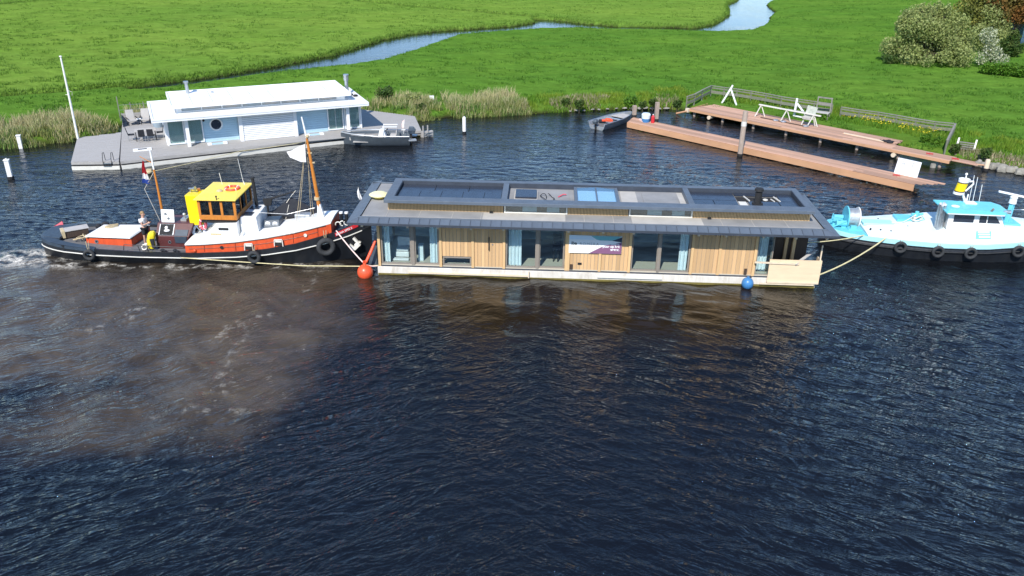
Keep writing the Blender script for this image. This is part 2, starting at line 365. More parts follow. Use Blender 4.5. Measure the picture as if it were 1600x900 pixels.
# ---- water: one sheet, finer rows near the camera, real wavelets
def make_water():
    ys = [7.0]
    while ys[-1] < 82: ys.append(ys[-1] + 0.045 + 0.0021*ys[-1])
    while ys[-1] < 300: ys.append(ys[-1]*1.02)
    ys = np.array([-600.0, -60.0, 0.0] + ys + [900.0])
    nu = 640; us = np.concatenate([[-12.0, -1.6], np.linspace(-1, 1, nu), [1.6, 12.0]])
    half = 0.66*np.maximum(ys, 10) + 5
    X = us[None, :]*half[:, None]; Y = np.repeat(ys[:, None], len(us), 1)
    rng = np.random.default_rng(3); Z = np.zeros_like(X)
    # masks: swirling wash of the tug, calmer lee of the houseboat and of the bank
    def blob(px, py, rx, ry, rot=0.0, soft=0.42):
        c = W(px, py); dx, dy = X-c.x, Y-c.y; ca, sa = math.cos(rot), math.sin(rot)
        u, v = (dx*ca+dy*sa)/rx, (-dx*sa+dy*ca)/ry
        r = np.sqrt(u*u+v*v) + (fbm(X*0.38+0.8*fbm(X*0.3, Y*0.3, 3, 3), Y*0.38, 9, 5)-0.5)*1.05
        return np.clip((1+soft-r)/(2*soft), 0, 1)
    plume = np.maximum.reduce([blob(225, 490, 7.6, 6.6), blob(330, 570, 4.0, 4.6, -0.3), blob(60, 480, 6.5, 5.2), 0.8*blob(440, 440, 4.2, 2.6), 0.7*blob(200, 640, 4.5, 2.6)])
    plume = plume*plume*(3-2*plume)
    lee = np.clip(blob(930, 470, 12.5, 3.6, -0.04, 0.35), 0, 1)
    far = np.clip((Y-44)/25, 0, 1)
    chop = (1-0.55*plume)*(1-0.62*lee)*(1-0.68*far)*(0.55+0.9*fbm(X*0.13, Y*0.13, 21, 3))
    edge = np.clip((0.998-np.abs(us))*60, 0, 1)[None, :]*np.clip((Y-6)/2, 0, 1)*np.clip((130-Y)/40, 0, 1)
    wl_ = np.clip(0.5-(X+3)/16, 0, 1); wr_ = np.clip(0.5+(X-1)/14, 0, 1)
    for i in range(96):
        g = i % 3; lam = 0.16*(7.0**(rng.random()**1.25)); k = 2*math.pi/lam
        th = (R(112), R(66), R(88))[g] + rng.normal()*R((27, 25, 36)[g]); wt = (wl_*1.25, wr_*1.25, 0.75)[g]
        amp = 0.0066*lam**1.15
        ph = k*(math.cos(th)*X+math.sin(th)*Y) + rng.random()*6.28 + 2.2*fbm(X*0.3+i, Y*0.3, i, 2)
        vis = np.clip((lam/(0.0021*np.maximum(Y, 5)+0.045) - 2.0), 0, 1)
        env = 0.35+1.3*vnoise(X*0.22/lam**.5+i*3.7, Y*0.5/lam**.5, i)
        Z += amp*chop*vis*wt*env*(1.0-2.0*np.sqrt(np.abs(np.sin(ph*0.5))+0.02)*0.9)*1.15
    for i in range(16):                                             # slow cross swirls in the wash
        lam = 0.9+rng.random()*2.6; th = rng.random()*6.28; k = 2*math.pi/lam
        ph = k*(math.cos(th)*X+math.sin(th)*Y) + 7*fbm(X*0.16, Y*0.16, 40+i % 3, 3) + rng.random()*6
        Z += 0.008*lam**1.0*np.maximum(plume, 0.35*lee)*np.sin(ph)
    # wake behind the stern
    c = W(20, 402); wake = np.exp(-((X-c.x)/2.7)**2-((Y-c.y-0.15*(X-c.x))/1.0)**2)
    Z += wake*0.16*(fbm(X*2.2, Y*2.2, 61, 4)-0.35)
    Z *= edge
    foam = np.clip(wake*1.5*np.clip((fbm(X*1.6, Y*2.4, 70, 4)-0.36)*4.5, 0, 1), 0, 1)
    c2 = W(90, 410); side = np.exp(-((Y-c2.y-0.02*(X-c2.x)+0.15)/0.42)**2)*np.clip((X-c2.x+5)/3, 0, 1)*np.clip((c2.x+15-X)/3, 0, 1)
    foam = np.maximum(foam, side*np.clip((fbm(X*2.0, Y*5, 77, 4)-0.50)*5, 0, 0.9))
    for pts in ([(497, 425), (470, 470), (420, 490), (360, 510), (325, 540)], [(225, 480), (190, 500), (150, 510), (120, 520)], [(390, 510), (360, 555), (350, 590), (345, 620)], [(240, 650), (300, 635), (400, 640)]):
        for (ax, ay), (bx, by) in zip(pts, pts[1:]):
            a, b = W(ax, ay), W(bx, by); ex, ey = b.x-a.x, b.y-a.y
            t = np.clip(((X-a.x)*ex+(Y-a.y)*ey)/(ex*ex+ey*ey), 0, 1)
            d = np.hypot(X-a.x-t*ex, Y-a.y-t*ey) + (fbm(X*0.8, Y*0.8, 90, 3)-0.5)*0.9
            foam = np.maximum(foam, np.exp(-(d/0.2)**2)*np.clip((fbm(X*3.6, Y*4.4, 91, 3)-0.58)*6, 0, 0.3))
    V = np.stack([X, Y, Z], -1).reshape(-1, 3); nr, nc = X.shape
    idx = np.arange(nr*nc).reshape(nr, nc)
    Q = np.stack([idx[:-1, :-1], idx[:-1, 1:], idx[1:, 1:], idx[1:, :-1]], -1).reshape(-1, 4)
    o = np_mesh('water', V, Q, water_material(), smooth=True)
    for nm, arr in (('plume', plume), ('foam', foam), ('lee', lee)):
        at = o.data.attributes.new(nm, 'FLOAT', 'POINT'); at.data.foreach_set('value', arr.astype(np.float32).ravel())
    tag(o, kind='structure')

def water_material():
    m = bpy.data.materials.new('peaty_canal_water'); m.use_nodes = True; nt = m.node_tree; b = nt.nodes['Principled BSDF']; out = nt.nodes['Material Output']
    tc = _n(nt, 'TexCoord'); P_ = tc.outputs['Object']
    ap = _n(nt, 'Attribute', attribute_name='plume').outputs['Fac']; af = _n(nt, 'Attribute', attribute_name='foam').outputs['Fac']; al = _n(nt, 'Attribute', attribute_name='lee').outputs['Fac']
    base = mixc(nt, noise(nt, P_, 0.22, 4), (0.0030, 0.0038, 0.0056), (0.0056, 0.0058, 0.0064))
    silt = mixc(nt, maprange(nt, noise(nt, P_, 0.30, 7, 0.62, 2.2), 0.36, 0.64), (0.056, 0.041, 0.026), (0.098, 0.074, 0.048))
    c = mixc(nt, mathn(nt, 'MULTIPLY', ap, maprange(nt, noise(nt, P_, 0.55, 6, 0.6, 1.5), 0.35, 0.6, 0.72, 0.93)), base, silt)
    c = mixc(nt, mathn(nt, 'MULTIPLY', al, 0.55), c, (0.030, 0.018, 0.006))  # brown peat tint, also painting in the timber house's warm reflection
    nt.links.new(c, b.inputs['Base Color']); b.inputs['IOR'].default_value = 1.333; b.inputs['Roughness'].default_value = 0.025
    b.inputs['Specular IOR Level'].default_value = 0.85; b.inputs['Specular Tint'].default_value = (0.55, 0.78, 1.0, 1)
    # ripples too small for the mesh
    def rip(scale, sx, sy, rot, det, dist=0.6):
        m1 = _n(nt, 'Mapping'); m1.inputs['Rotation'].default_value = (0, 0, -rot); nt.links.new(P_, m1.inputs[0])
        mp = _n(nt, 'Mapping'); mp.inputs['Scale'].default_value = (sx, sy, 1); nt.links.new(m1.outputs[0], mp.inputs[0])
        return noise(nt, mp.outputs[0], scale, det, 0.6, dist)
    sx_ = _n(nt, 'SeparateXYZ'); nt.links.new(P_, sx_.inputs[0])
    wgt = maprange(nt, mathn(nt, 'ADD', sx_.outputs[0], mathn(nt, 'MULTIPLY', mathn(nt, 'SUBTRACT', noise(nt, P_, 0.15, 3), 0.5), 14.0)), -6, 7)
    far_ = maprange(nt, sx_.outputs[1], 36, 46)
    def mixf(f, a, b): return mathn(nt, 'ADD', mathn(nt, 'MULTIPLY', mathn(nt, 'SUBTRACT', 1.0, f), a), mathn(nt, 'MULTIPLY', f, b))
    ridge = lambda h: mathn(nt, 'SUBTRACT', 1.0, mathn(nt, 'ABSOLUTE', mathn(nt, 'MULTIPLY_ADD', h, 4.0, -2.0)))
    def lr(sc, det, dist, k=1.0):
        l, r, f = rip(sc, .65, 2.0, R(30*k), det, dist), rip(sc, .65, 2.0, R(-27*k), det, dist), rip(sc, .6, 1.9, R(-6), det, dist)
        return ridge(mixf(far_, mixf(wgt, l, r), f))
    hw = lr(0.52, 3, 0.9); hr = lr(1.15, 3, 1.0); hq = lr(2.3, 3, 0.9, .7)
    h1 = rip(1.7, 0.8, 1.9, R(8), 6); h2 = rip(4.2, 0.8, 1.8, R(-9), 5)
    calm = mathn(nt, 'SUBTRACT', 1.0, mathn(nt, 'MULTIPLY', ap, 0.35))
    calm = mathn(nt, 'MULTIPLY', calm, mathn(nt, 'SUBTRACT', 1.0, mathn(nt, 'MULTIPLY', al, 0.78)))
    patch = maprange(nt, noise(nt, P_, 0.10, 4), 0.35, 0.65, 0.5, 1.3)
    st = mathn(nt, 'MULTIPLY', calm, patch)
    st = mathn(nt, 'MULTIPLY', st, mathn(nt, 'MULTIPLY', maprange(nt, sx_.outputs[1], 40, 58, 1.0, 0.45), maprange(nt, sx_.outputs[1], 80, 96, 1.0, 0.2)))
    def bmp(h, s, d, prev=None):
        n = _n(nt, 'Bump'); nt.links.new(mathn(nt, 'MULTIPLY', st, s), n.inputs['Strength']); n.inputs['Distance'].default_value = d
        nt.links.new(h, n.inputs['Height'])
        if prev is not None: nt.links.new(prev, n.inputs['Normal'])
        return n.outputs[0]
    nrm = bmp(hw, 0.8, 0.12, None); nrm = bmp(hr, 0.65, 0.05, nrm); nrm = bmp(hq, 0.45, 0.024, nrm); nrm = bmp(h1, 0.6, 0.09, nrm); nrm = bmp(h2, 0.5, 0.04, nrm)
    nt.links.new(nrm, b.inputs['Normal'])
    fm = _n(nt, 'BsdfDiffuse'); fm.inputs[0].default_value = (0.74, 0.70, 0.62, 1)
    fn = maprange(nt, noise(nt, P_, 5.5, 6, 0.7, 0.8), 0.38, 0.62)
    fl = maprange(nt, noise(nt, P_, 7.0, 2, 0.5), 0.765, 0.785)           # single flecks drifting in the wash
    fac = mathn(nt, 'MAXIMUM', mathn(nt, 'MULTIPLY', af, fn), mathn(nt, 'MULTIPLY', fl, mathn(nt, 'MULTIPLY', ap, 0.7)))
    mx = _n(nt, 'MixShader'); nt.links.new(fac, mx.inputs[0]); nt.links.new(b.outputs[0], mx.inputs[1]); nt.links.new(fm.outputs[0], mx.inputs[2]); nt.links.new(mx.outputs[0], out.inputs[0])
    return m

# ---- meadow: one sheet out to the horizon, banks dipping under the water
def meadow_material():
    m = bpy.data.materials.new('meadow_grass'); m.use_nodes = True; nt = m.node_tree; b = nt.nodes['Principled BSDF']
    tc = _n(nt, 'TexCoord'); P_ = tc.outputs['Object']
    wild = _n(nt, 'Attribute', attribute_name='wild').outputs['Fac']; low = _n(nt, 'Attribute', attribute_name='bank').outputs['Fac']; pol = _n(nt, 'Attribute', attribute_name='polder').outputs['Fac']
    mp = _n(nt, 'Mapping'); mp.inputs['Scale'].default_value = (0.5, 1, 1); mp.inputs['Rotation'].default_value = (0, 0, R(-8)); nt.links.new(P_, mp.inputs[0]); Q = mp.outputs[0]
    near = mixc(nt, maprange(nt, noise(nt, Q, 0.09, 5, 0.6), 0.36, 0.64), (0.076, 0.176, 0.024), (0.112, 0.216, 0.030))
    farc = mixc(nt, maprange(nt, noise(nt, Q, 0.06, 5, 0.6), 0.36, 0.64), (0.130, 0.230, 0.036), (0.168, 0.266, 0.042))
    c = mixc(nt, pol, near, farc)
    c = mixc(nt, maprange(nt, noise(nt, Q, 0.28, 6, 0.7, 0.5), 0.45, 0.75, 0, 0.55), c, (0.115, 0.235, 0.025))
    n1 = maprange(nt, noise(nt, Q, 0.75, 7, 0.72, 0.3), 0.33, 0.67, 0.80, 1.20); n2 = maprange(nt, noise(nt, Q, 2.6, 6, 0.75), 0.32, 0.68, 0.82, 1.18)
    hv = _n(nt, 'HueSaturation'); nt.links.new(c, hv.inputs['Color']); nt.links.new(mathn(nt, 'MULTIPLY', n1, n2), hv.inputs['Value']); c = hv.outputs[0]
    c = mixc(nt, maprange(nt, noise(nt, Q, 0.55, 5, 0.65, 0.4), 0.66, 0.76, 0, 0.55), c, (0.022, 0.075, 0.009))
    c = mixc(nt, mathn(nt, 'MULTIPLY', maprange(nt, noise(nt, P_, 0.8, 5), 0.35, 0.6), mathn(nt, 'MULTIPLY', wild, 0.8)), c, (0.10, 0.15, 0.02))
    c = mixc(nt, low, c, (0.03, 0.026, 0.014))
    nt.links.new(c, b.inputs['Base Color']); b.inputs['Roughness'].default_value = 0.9; b.inputs['Specular IOR Level'].default_value = 0.0
    nt.links.new(bumpn(nt, noise(nt, Q, 3.0, 8, 0.75), 0.9, 0.18), b.inputs['Normal'])
    return m

def make_meadow():
    xs = np.concatenate([[-1800, -700, -300, -180, -130], np.arange(-100, -48, 1.2), np.arange(-48, 62, 0.3), np.arange(62, 130, 1.0), [150, 200, 300, 700, 1800]])
    ys = np.concatenate([[-40, 0, 20, 35], np.arange(44, 102, 0.28), np.arange(102, 190, 0.6), np.arange(190, 260, 3.0), [300, 400, 600, 1000, 2500]])
    X, Y = np.meshgrid(xs, ys); sd, ca, cr = land_sd(X, Y); Z = land_z(X, Y, sd, ca)
    V = np.stack([X, Y, Z], -1).reshape(-1, 3); nr, nc = X.shape; idx = np.arange(nr*nc).reshape(nr, nc)
    keep = (sd[:-1, :-1] > -2.5) | (sd[1:, 1:] > -2.5) | (sd[:-1, 1:] > -2.5) | (sd[1:, :-1] > -2.5)
    Q = np.stack([idx[:-1, :-1], idx[:-1, 1:], idx[1:, 1:], idx[1:, :-1]], -1)[keep]
    o = np_mesh('meadow', V, Q, meadow_material(), smooth=True)
    far_side = np.clip((cr_side(X, Y)+1.0)/2.0, 0, 1)
    for nm, arr in (('wild', np.clip(1-(ca-0.2)/3.2, 0, 1)*(ca > -3)), ('bank', np.clip(1-(Z-0.02)/0.28, 0, 1)), ('polder', far_side)):
        at = o.data.attributes.new(nm, 'FLOAT', 'POINT'); at.data.foreach_set('value', arr.astype(np.float32).ravel())
    tag(o, kind='structure')
_mid = np.array([(-75, 84), (-60, 84)] + px_poly([(0, 155), (215, 138), (400, 112), (560, 84), (640, 63), (740, 48), (860, 40), (1000, 45), (1110, 46), (1170, 25), (1200, -12)]) + [(60, 220), (60, 900)])
def cr_side(X, Y):
    """> 0 on the far side of the creek"""
    poly = [tuple(p) for p in _mid] + [(-2000, 900), (-2000, 84)]
    return -sdist(X, Y, poly)

def blades(name, P, h, w, bend, mat_, kind='stuff', label=None, seg=2):
    """tapered bending blades: P (n,3), h, w, bend (n,)"""
    n = len(P); a = RNG.random(n)*2*math.pi; fd = RNG.random(n)*2*math.pi
    sx, sy = np.cos(a)*w/2, np.sin(a)*w/2; bx, by = np.cos(fd)*bend*h, np.sin(fd)*bend*h
    rows = []
    for i, (t, k) in enumerate(((0, 1.0), (0.55, 0.8), (1.0, 0.12)) if seg == 2 else ((0, 1.0), (1.0, 0.2))):
        q = t*t
        for sgn in (-1, 1):
            rows.append(np.stack([P[:, 0]+bx*q+sgn*sx*k, P[:, 1]+by*q+sgn*sy*k, P[:, 2]+h*t*(1-0.25*bend*t)], -1))
    V = np.stack(rows, 1); m = V.shape[1]; b = (np.arange(n)*m)[:, None]
    qs = [np.concatenate([b+0, b+1, b+3, b+2], 1)]
    if seg == 2: qs.append(np.concatenate([b+2, b+3, b+5, b+4], 1))
    o = np_mesh(name, V.reshape(-1, 3), np.concatenate(qs), mat_); tag(o, kind=kind, label=label); return o

make_water(); make_meadow()
F_grass = foliage('grass_blades', (0.06, 0.165, 0.014), (0.135, 0.255, 0.03), (0.08, 0.195, 0.018), 0.1, 0.35)
F_polder = foliage('polder_grass_blades', (0.09, 0.19, 0.02), (0.165, 0.275, 0.038), (0.12, 0.225, 0.024), 0.08, 0.35)
F_reed = foliage('reed_blades', (0.15, 0.22, 0.05), (0.60, 0.52, 0.30), (0.46, 0.40, 0.21), 0.5, 0.25)
F_reedg = foliage('young_reed_blades', (0.07, 0.18, 0.03), (0.20, 0.31, 0.07), (0.3, 0.3, 0.1), 0.6, 0.3)
F_wild = foliage('bank_grass_blades', (0.07, 0.19, 0.012), (0.17, 0.30, 0.03), (0.22, 0.29, 0.03), 0.35, 0.35)
F_dry = foliage('dry_bank_plants', (0.24, 0.19, 0.12), (0.48, 0.40, 0.28), (0.18, 0.2, 0.08), 0.7, 0.2)

def land_points(n, sampler, cond):
    out = []
    while sum(len(a) for a in out) < n:
        X, Y = sampler(n); sd, ca, cr = land_sd(X, Y); k = cond(X, Y, sd, ca, cr)
        X, Y, sd, ca = X[k], Y[k], sd[k], ca[k]; out.append(np.stack([X, Y, land_z(X, Y, sd, ca)], -1))
    return np.concatenate(out)[:n]
def field_sampler(n):
    Y = 52 + (RNG.random(n)**1.7)*130; X = (RNG.random(n)*2-1)*(0.66*Y+6); return X, Y
P_ = land_points(30000, field_sampler, lambda X, Y, sd, ca, cr: (sd > 0.35) & (fbm(X*0.55, Y*0.8, 33, 3) > 0.56))
P_ = np.repeat(P_, 4, 0) + np.concatenate([RNG.normal(0, 0.14, (len(P_)*4, 2)), np.full((len(P_)*4, 1), -0.02)], 1)
pol = cr_side(P_[:, 0], P_[:, 1]) > 0
for nm, k, mm in (('meadow_grass', ~pol, F_grass), ('polder_grass', pol, F_polder)):
    q = P_[k]; blades(nm, q, 0.10+0.2*RNG.random(len(q)), 0.05+0.05*RNG.random(len(q)), 0.2+0.8*RNG.random(len(q)), mm, seg=1)
# creek edge fringe
P_ = land_points(11000, field_sampler, lambda X, Y, sd, ca, cr: (sd > -0.25) & (np.minimum(sd, 99) < 0.8) & (ca > 3) & (cr_side(X, Y) > -0.5))
blades('creek_fringe_grass', P_, 0.2+0.3*RNG.random(len(P_)), 0.05+0.05*RNG.random(len(P_)), 0.2+0.6*RNG.random(len(P_)), F_polder, seg=1)

def strip_points(n, pts, d0, d1, spread=None):
    """points along a shoreline given in photo pixels, d0..d1 metres inland"""
    p = np.array(px_poly(pts)) if spread is None else np.array(pts); seg = np.diff(p, axis=0); L = np.hypot(seg[:, 0], seg[:, 1]); cum = np.concatenate([[0], np.cumsum(L)])
    t = RNG.random(n)*cum[-1]; i = np.clip(np.searchsorted(cum, t)-1, 0, len(L)-1); f = (t-cum[i])/L[i]
    nx, ny = -seg[i, 1]/L[i], seg[i, 0]/L[i]; d = d0+(d1-d0)*RNG.random(n)
    X, Y = p[i, 0]+seg[i, 0]*f+nx*d, p[i, 1]+seg[i, 1]*f+ny*d
    sd, ca, cr = land_sd(X, Y); return np.stack([X, Y, np.maximum(land_z(X, Y, sd, ca), -0.15)], -1), d
def reed_bed(name, n, pts, d0, d1, hmin, hmax, mm, thr=0.0, spread=None, w=0.05, label=None):
    P, d = strip_points(n, pts, d0, d1, spread); f = fbm(P[:, 0]*0.45, P[:, 1]*0.45, 17, 3); k = f > thr; P, f, d = P[k], f[k], d[k]
    h = (hmin+(hmax-hmin)*RNG.random(len(P)))*(0.38+0.66*f)
    return blades(name, P, h, w*(0.6+0.8*RNG.random(len(P))), 0.1+0.45*RNG.random(len(P)), mm, label=label)
LB = [(-60, 236), (0, 231), (60, 227), (110, 220), (150, 215), (184, 206)]
reed_bed('reeds', 5200, LB, -0.35, 5.6, 0.7, 1.5, F_reed, 0.30)
reed_bed('young_reeds', 3800, LB, -0.5, 2.6, 0.5, 1.2, F_reedg, 0.25)
WB = [tuple(wh(0.6, 13.0)[:2]), tuple(wh(4, 12.9)[:2]), tuple(wh(8, 10.4)[:2]), tuple(wh(20, 10.3)[:2])]
reed_bed('reeds', 3200, WB, 0.0, 3.2, 0.5, 1.3, F_reed, 0.3, spread=1)
RB = [(570, 176), (640, 188), (665, 188), (700, 184), (760, 182), (830, 178)]
reed_bed('reeds', 6000, RB, -0.2, 6.0, 0.6, 1.4, F_reed, 0.33)
reed_bed('young_reeds', 4600, RB, -0.45, 3.4, 0.5, 1.15, F_reedg, 0.25)
MB_ = [(820, 178), (880, 175), (940, 172), (1000, 170), (1062, 171)]
reed_bed('dry_bank_plants', 3000, MB_, 0.1, 3.0, 0.25, 0.7, F_dry, 0.5, w=0.06)
reed_bed('bank_grass', 5200, MB_, -0.2, 4.5, 0.25, 0.65, F_wild, 0.25, w=0.06)
SB = [(1064, 168), (1110, 165), (1180, 176), (1260, 190), (1340, 206), (1420, 224), (1480, 238), (1530, 252), (1600, 266)]
reed_bed('bank_grass', 11000, SB, 0.3, 6.0, 0.25, 0.7, F_wild, 0.2, w=0.06)
reed_bed('dry_bank_plants', 900, [(1480, 246), (1530, 254), (1600, 268)], -0.1, 1.6, 0.25, 0.6, F_dry, 0.3, w=0.06)
# ================================================================== the floating wooden house being towed
HB_YAW = -0.039
HB = thing('floating_house', (-6.76, 37.954, 0), HB_YAW, 'long timber clad floating house with slate flat roofs on a pale concrete pontoon', 'houseboat')
def HBW(x, y, z):
    c, s = math.cos(HB_YAW), math.sin(HB_YAW); return Vector((-6.76+c*x-s*y, 37.954+s*x+c*y, z))
def make_house():
    L = 21.74
    p = MB().box(0, L, 0, 4.35, -0.7, 0.40).build('pontoon', M['concrete'], HB, bev=0.02)
    MB().box(0.02, L-0.02, -0.006, 4.36, -0.6, 0.045).build('algae_band', M['algae'], p)
    MB().box(1.55, 7.6, -0.10, -0.008, 0.10, 0.165).box(7.56, 7.62, -0.12, -0.006, 0.05, 0.38).build('rubbing_board', M['lumber'], p)
    MB().box(11.0, 14.2, -0.09, -0.008, 0.17, 0.215).build('rubbing_board', M['offwhite'], p)
    b = MB()
    for x in [0.9+1.18*i for i in range(18)]: b.box(x, x+0.02, -0.004, 0.002, 0.07, 0.38)
    b.build('joint_line', M['offwhite'], p)
    MB().box(0.03, L-0.03, 0.03, 4.3, 0.40, 0.455).build('plinth', M['zinc_dark'], HB)
    # walls behind the boards
    ZT = 2.93
    wl = MB()
    wl.box(3.15, 4.79, 0.14, 0.26, 1.0, ZT).box(4.79, 6.36, 0.14, 0.26, 0.46, ZT).box(9.42, 12.6, 0.14, 0.26, 0.46, ZT).box(15.52, 18.7, 0.14, 0.26, 0.46, ZT)
    wl.box(0.08, 19.4, 4.05, 4.2, 0.46, ZT)
    wl.box(6.3, 6.4, 0.27, 4.04, 0.46, ZT).box(12.5, 12.6, 0.27, 4.04, 0.46, ZT).box(18.2, 18.3, 0.27, 4.04, 0.46, ZT)
    wl.build('wall', M['interior'], HB)
    MB().box(0.1, 19.45, 0.1, 4.05, 0.455, 0.50).build('floor', M['interior_floor'], HB)
    # board cladding, every board its own piece
    unit = MB().box(-0.5, 0.5, 0, 1, 0, 1)
    proto = unit.build('board', M['cladding'], HB); first = [True]
    def board(x, w, z0, z1, y=0.105, d=0.032):
        loc, sc = (x, y, z0), (w, d, z1-z0)
        if first[0]:
            proto.location = loc; proto.scale = sc; first[0] = False
        else: dup(proto, HB, loc, scale=sc)
    def boards(x0, x1, z0, z1, pitch=0.186):
        n = max(1, round((x1-x0)/pitch)); w = (x1-x0)/n
        for i in range(n): board(x0+(i+0.5)*w, w-0.014, z0, z1-0.0, 0.104+0.006*random.random())
    boards(3.27, 4.72, 1.02, ZT); boards(4.86, 6.27, 0.47, ZT)
    boards(9.6, 11.0, 0.47, ZT); boards(11.16, 12.46, 0.47, ZT)
    boards(15.64, 16.84, 0.47, ZT); boards(16.98, 18.56, 0.47, ZT)
    bat = MB().box(-0.065, 0.065, 0.0, 0.14, 0, 1).build('batten', M['batten'], HB); bat.location = (0.12, 0.02, 0.42); bat.scale = (1, 1, ZT-0.42)
    for x in (3.19, 4.79, 6.34, 9.42, 9.53, 11.08, 12.53, 15.57, 16.91, 18.63): dup(bat, HB, (x, 0.035, 0.42), scale=(1, 1, ZT-0.42))
    dup(bat, HB, (0.12, 4.0, 0.42), scale=(1, 1, ZT-0.42))
    # windows: frame bars, pane behind, sill
    def window(x0, x1, z0=0.47, z1=ZT-0.06, y=0.12, f=0.085, nm='window'):
        w = MB().box(x0, x0+f, y, y+0.1, z0, z1).box(x1-f, x1, y, y+0.1, z0, z1).box(x0+f, x1-f, y, y+0.1, z0, z0+f*1.3).box(x0+f, x1-f, y, y+0.1, z1-f, z1).build(nm, M['taupe'], HB, bev=0.008)
        MB().box(x0+f, x1-f, y+0.045, y+0.058, z0+f*1.3, z1-f).build('pane', M['glass'], w); return w
    window(0.2, 1.74); window(1.86, 3.11, y=0.17); window(6.42, 7.97, y=0.12); window(8.05, 9.34, y=0.17)
    window(12.61, 13.95, y=0.17); window(13.99, 15.49, y=0.12); window(18.72, 19.5, f=0.05)
    window(3.29, 4.71, 0.5, 0.98, f=0.07)
    MB().box(1.72, 1.88, 0.1, 0.3, 0.47, ZT).box(7.93, 8.08, 0.1, 0.3, 0.47, ZT).box(13.9, 14.03, 0.1, 0.3, 0.47, ZT).build('sliding_stile', M['taupe'], HB)
    # left gable: glazed end
    w = MB().box(0.1, 0.2, 0.2, 0.3, 0.47, ZT).box(0.1, 0.2, 2.0, 2.1, 0.47, ZT).box(0.1, 0.2, 3.9, 4.0, 0.47, ZT).box(0.1, 0.2, 0.3, 3.9, 0.47, 0.58).box(0.1, 0.2, 0.3, 3.9, ZT-0.1, ZT).build('window', M['taupe'], HB)
    MB().box(0.14, 0.155, 0.3, 3.9, 0.58, ZT-0.1).build('pane', M['glass'], w)
    w = MB().box(19.4, 19.48, 0.18, 0.24, 0.47, ZT).box(19.4, 19.48, 1.9, 2.0, 0.47, ZT).box(19.4, 19.48, 0.24, 1.9, 0.47, 0.55).build('window', M['taupe'], HB)
    MB().box(19.43, 19.445, 0.24, 1.9, 0.55, ZT).build('pane', M['glass'], w)
    # door handle
    MB().tube([(5.6, 0.03, 1.42), (5.6, 0.03, 2.12)], 0.022, 8).box(5.58, 5.62, 0.03, 0.11, 1.5, 1.53).box(5.58, 5.62, 0.03, 0.11, 2.02, 2.05).build('door_handle', M['matte_black'], HB)
    MB().tube([(5.78, 0.095, 1.7), (5.78, 0.11, 1.7)], 0.035, 10).build('door_lock', M['steel'], HB)
    MB().box(9.62, 9.76, 0.07, 0.103, 0.5, 0.78).build('vent_grille', M['brown_wall'], HB)
    MB().box(10.0, 10.2, 0.07, 0.103, 0.78, 0.88).build('vent_grille', M['matte_black'], HB)
    MB().box(18.2, 18.34, 0.07, 0.103, 0.5, 0.82).build('vent_grille', M['brown_wall'], HB)
    # curtains: wavy sheets hanging behind the glass
    def curtain(x0, x1, y=0.33, n=None):
        n = n or int((x1-x0)/0.035)+2; top, bot = [], []
        for i in range(n):
            x = x0+(x1-x0)*i/(n-1); yy = y+0.05*math.sin(i*1.25+x0)+0.015*math.sin(i*3.1)
            top.append((x, yy, ZT-0.1)); bot.append((x+0.01*math.sin(i), yy+0.02*math.sin(i*0.7), 0.53))
        MB().loft([bot, top], cap=False, closed=False).build('curtain', M['curtain'], HB, smooth=60)
    curtain(0.34, 0.62); curtain(2.62, 3.0); curtain(6.56, 7.2); curtain(14.98, 15.38); curtain(18.85, 19.32, 0.6)
    # furniture seen through the glass
    MB().box(0.75, 1.45, 0.9, 1.5, 0.55, 0.82).box(0.8, 1.42, 0.95, 1.45, 0.86, 0.98).box(0.78, 1.44, 1.55, 1.75, 0.55, 1.4).build('armchair', M['cloth_white'], HB, bev=0.04)
    MB().box(0.7, 1.5, 0.5, 0.78, 0.52, 0.6).build('footstool', M['cloth_white'], HB, bev=0.03)
    MB().box(1.98, 2.24, 0.6, 0.95, 0.5, 1.35).build('cabinet', M['curtain'], HB, bev=0.02)
    MB().box(9.0, 9.06, 1.0, 1.06, 0.5, 1.5).box(8.75, 9.2, 0.9, 1.4, 1.2, 1.25).box(8.75, 9.2, 1.36, 1.4, 1.25, 1.9).box(8.78, 8.83, 1.0, 1.06, 0.5, 1.2).build('bar_stool', M['matte_black'], HB)
    MB().tube([(1.2, 1.2, ZT), (1.2, 1.2, 2.45)], 0.012, 6).ball((1.2, 1.2, 2.38), 0.12).build('pendant_lamp', M['steel'], HB)
    MB().box(18.75, 19.35, 0.9, 1.5, 0.5, 0.9).build('footstool', M['curtain'], HB, bev=0.03)
    # terrace recess at the right end
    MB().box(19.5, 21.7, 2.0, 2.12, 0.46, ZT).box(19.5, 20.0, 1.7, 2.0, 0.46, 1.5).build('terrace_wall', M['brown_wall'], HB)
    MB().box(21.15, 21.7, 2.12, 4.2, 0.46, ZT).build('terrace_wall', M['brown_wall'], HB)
    dup(bat, HB, (20.6, 1.86, 0.46), scale=(1.2, 1, ZT-0.46)); dup(bat, HB, (21.0, 1.86, 0.46), scale=(1.2, 1, ZT-0.46))
    MB().box(19.5, L-0.02, 0.03, 2.0, 0.457, 0.50).build('terrace_floor', M['grey_lumber'], HB)
    # main roof
    MB().box(-0.98, 21.9, -0.92, 5.18, 2.93, 3.06).build('soffit', M['zinc_dark'], HB)
    MB().box(-0.56, 21.52, -0.56, 4.76, 3.062, 3.185).build('roof_deck', M['membrane'], HB)
    MB().box(5.3, 9.3, -0.54, 0.6, 3.187, 3.20).box(12.5, 15.9, -0.54, 0.6, 3.187, 3.20).build('gravel_strip', M['membrane_pale'], HB)
    b = MB()
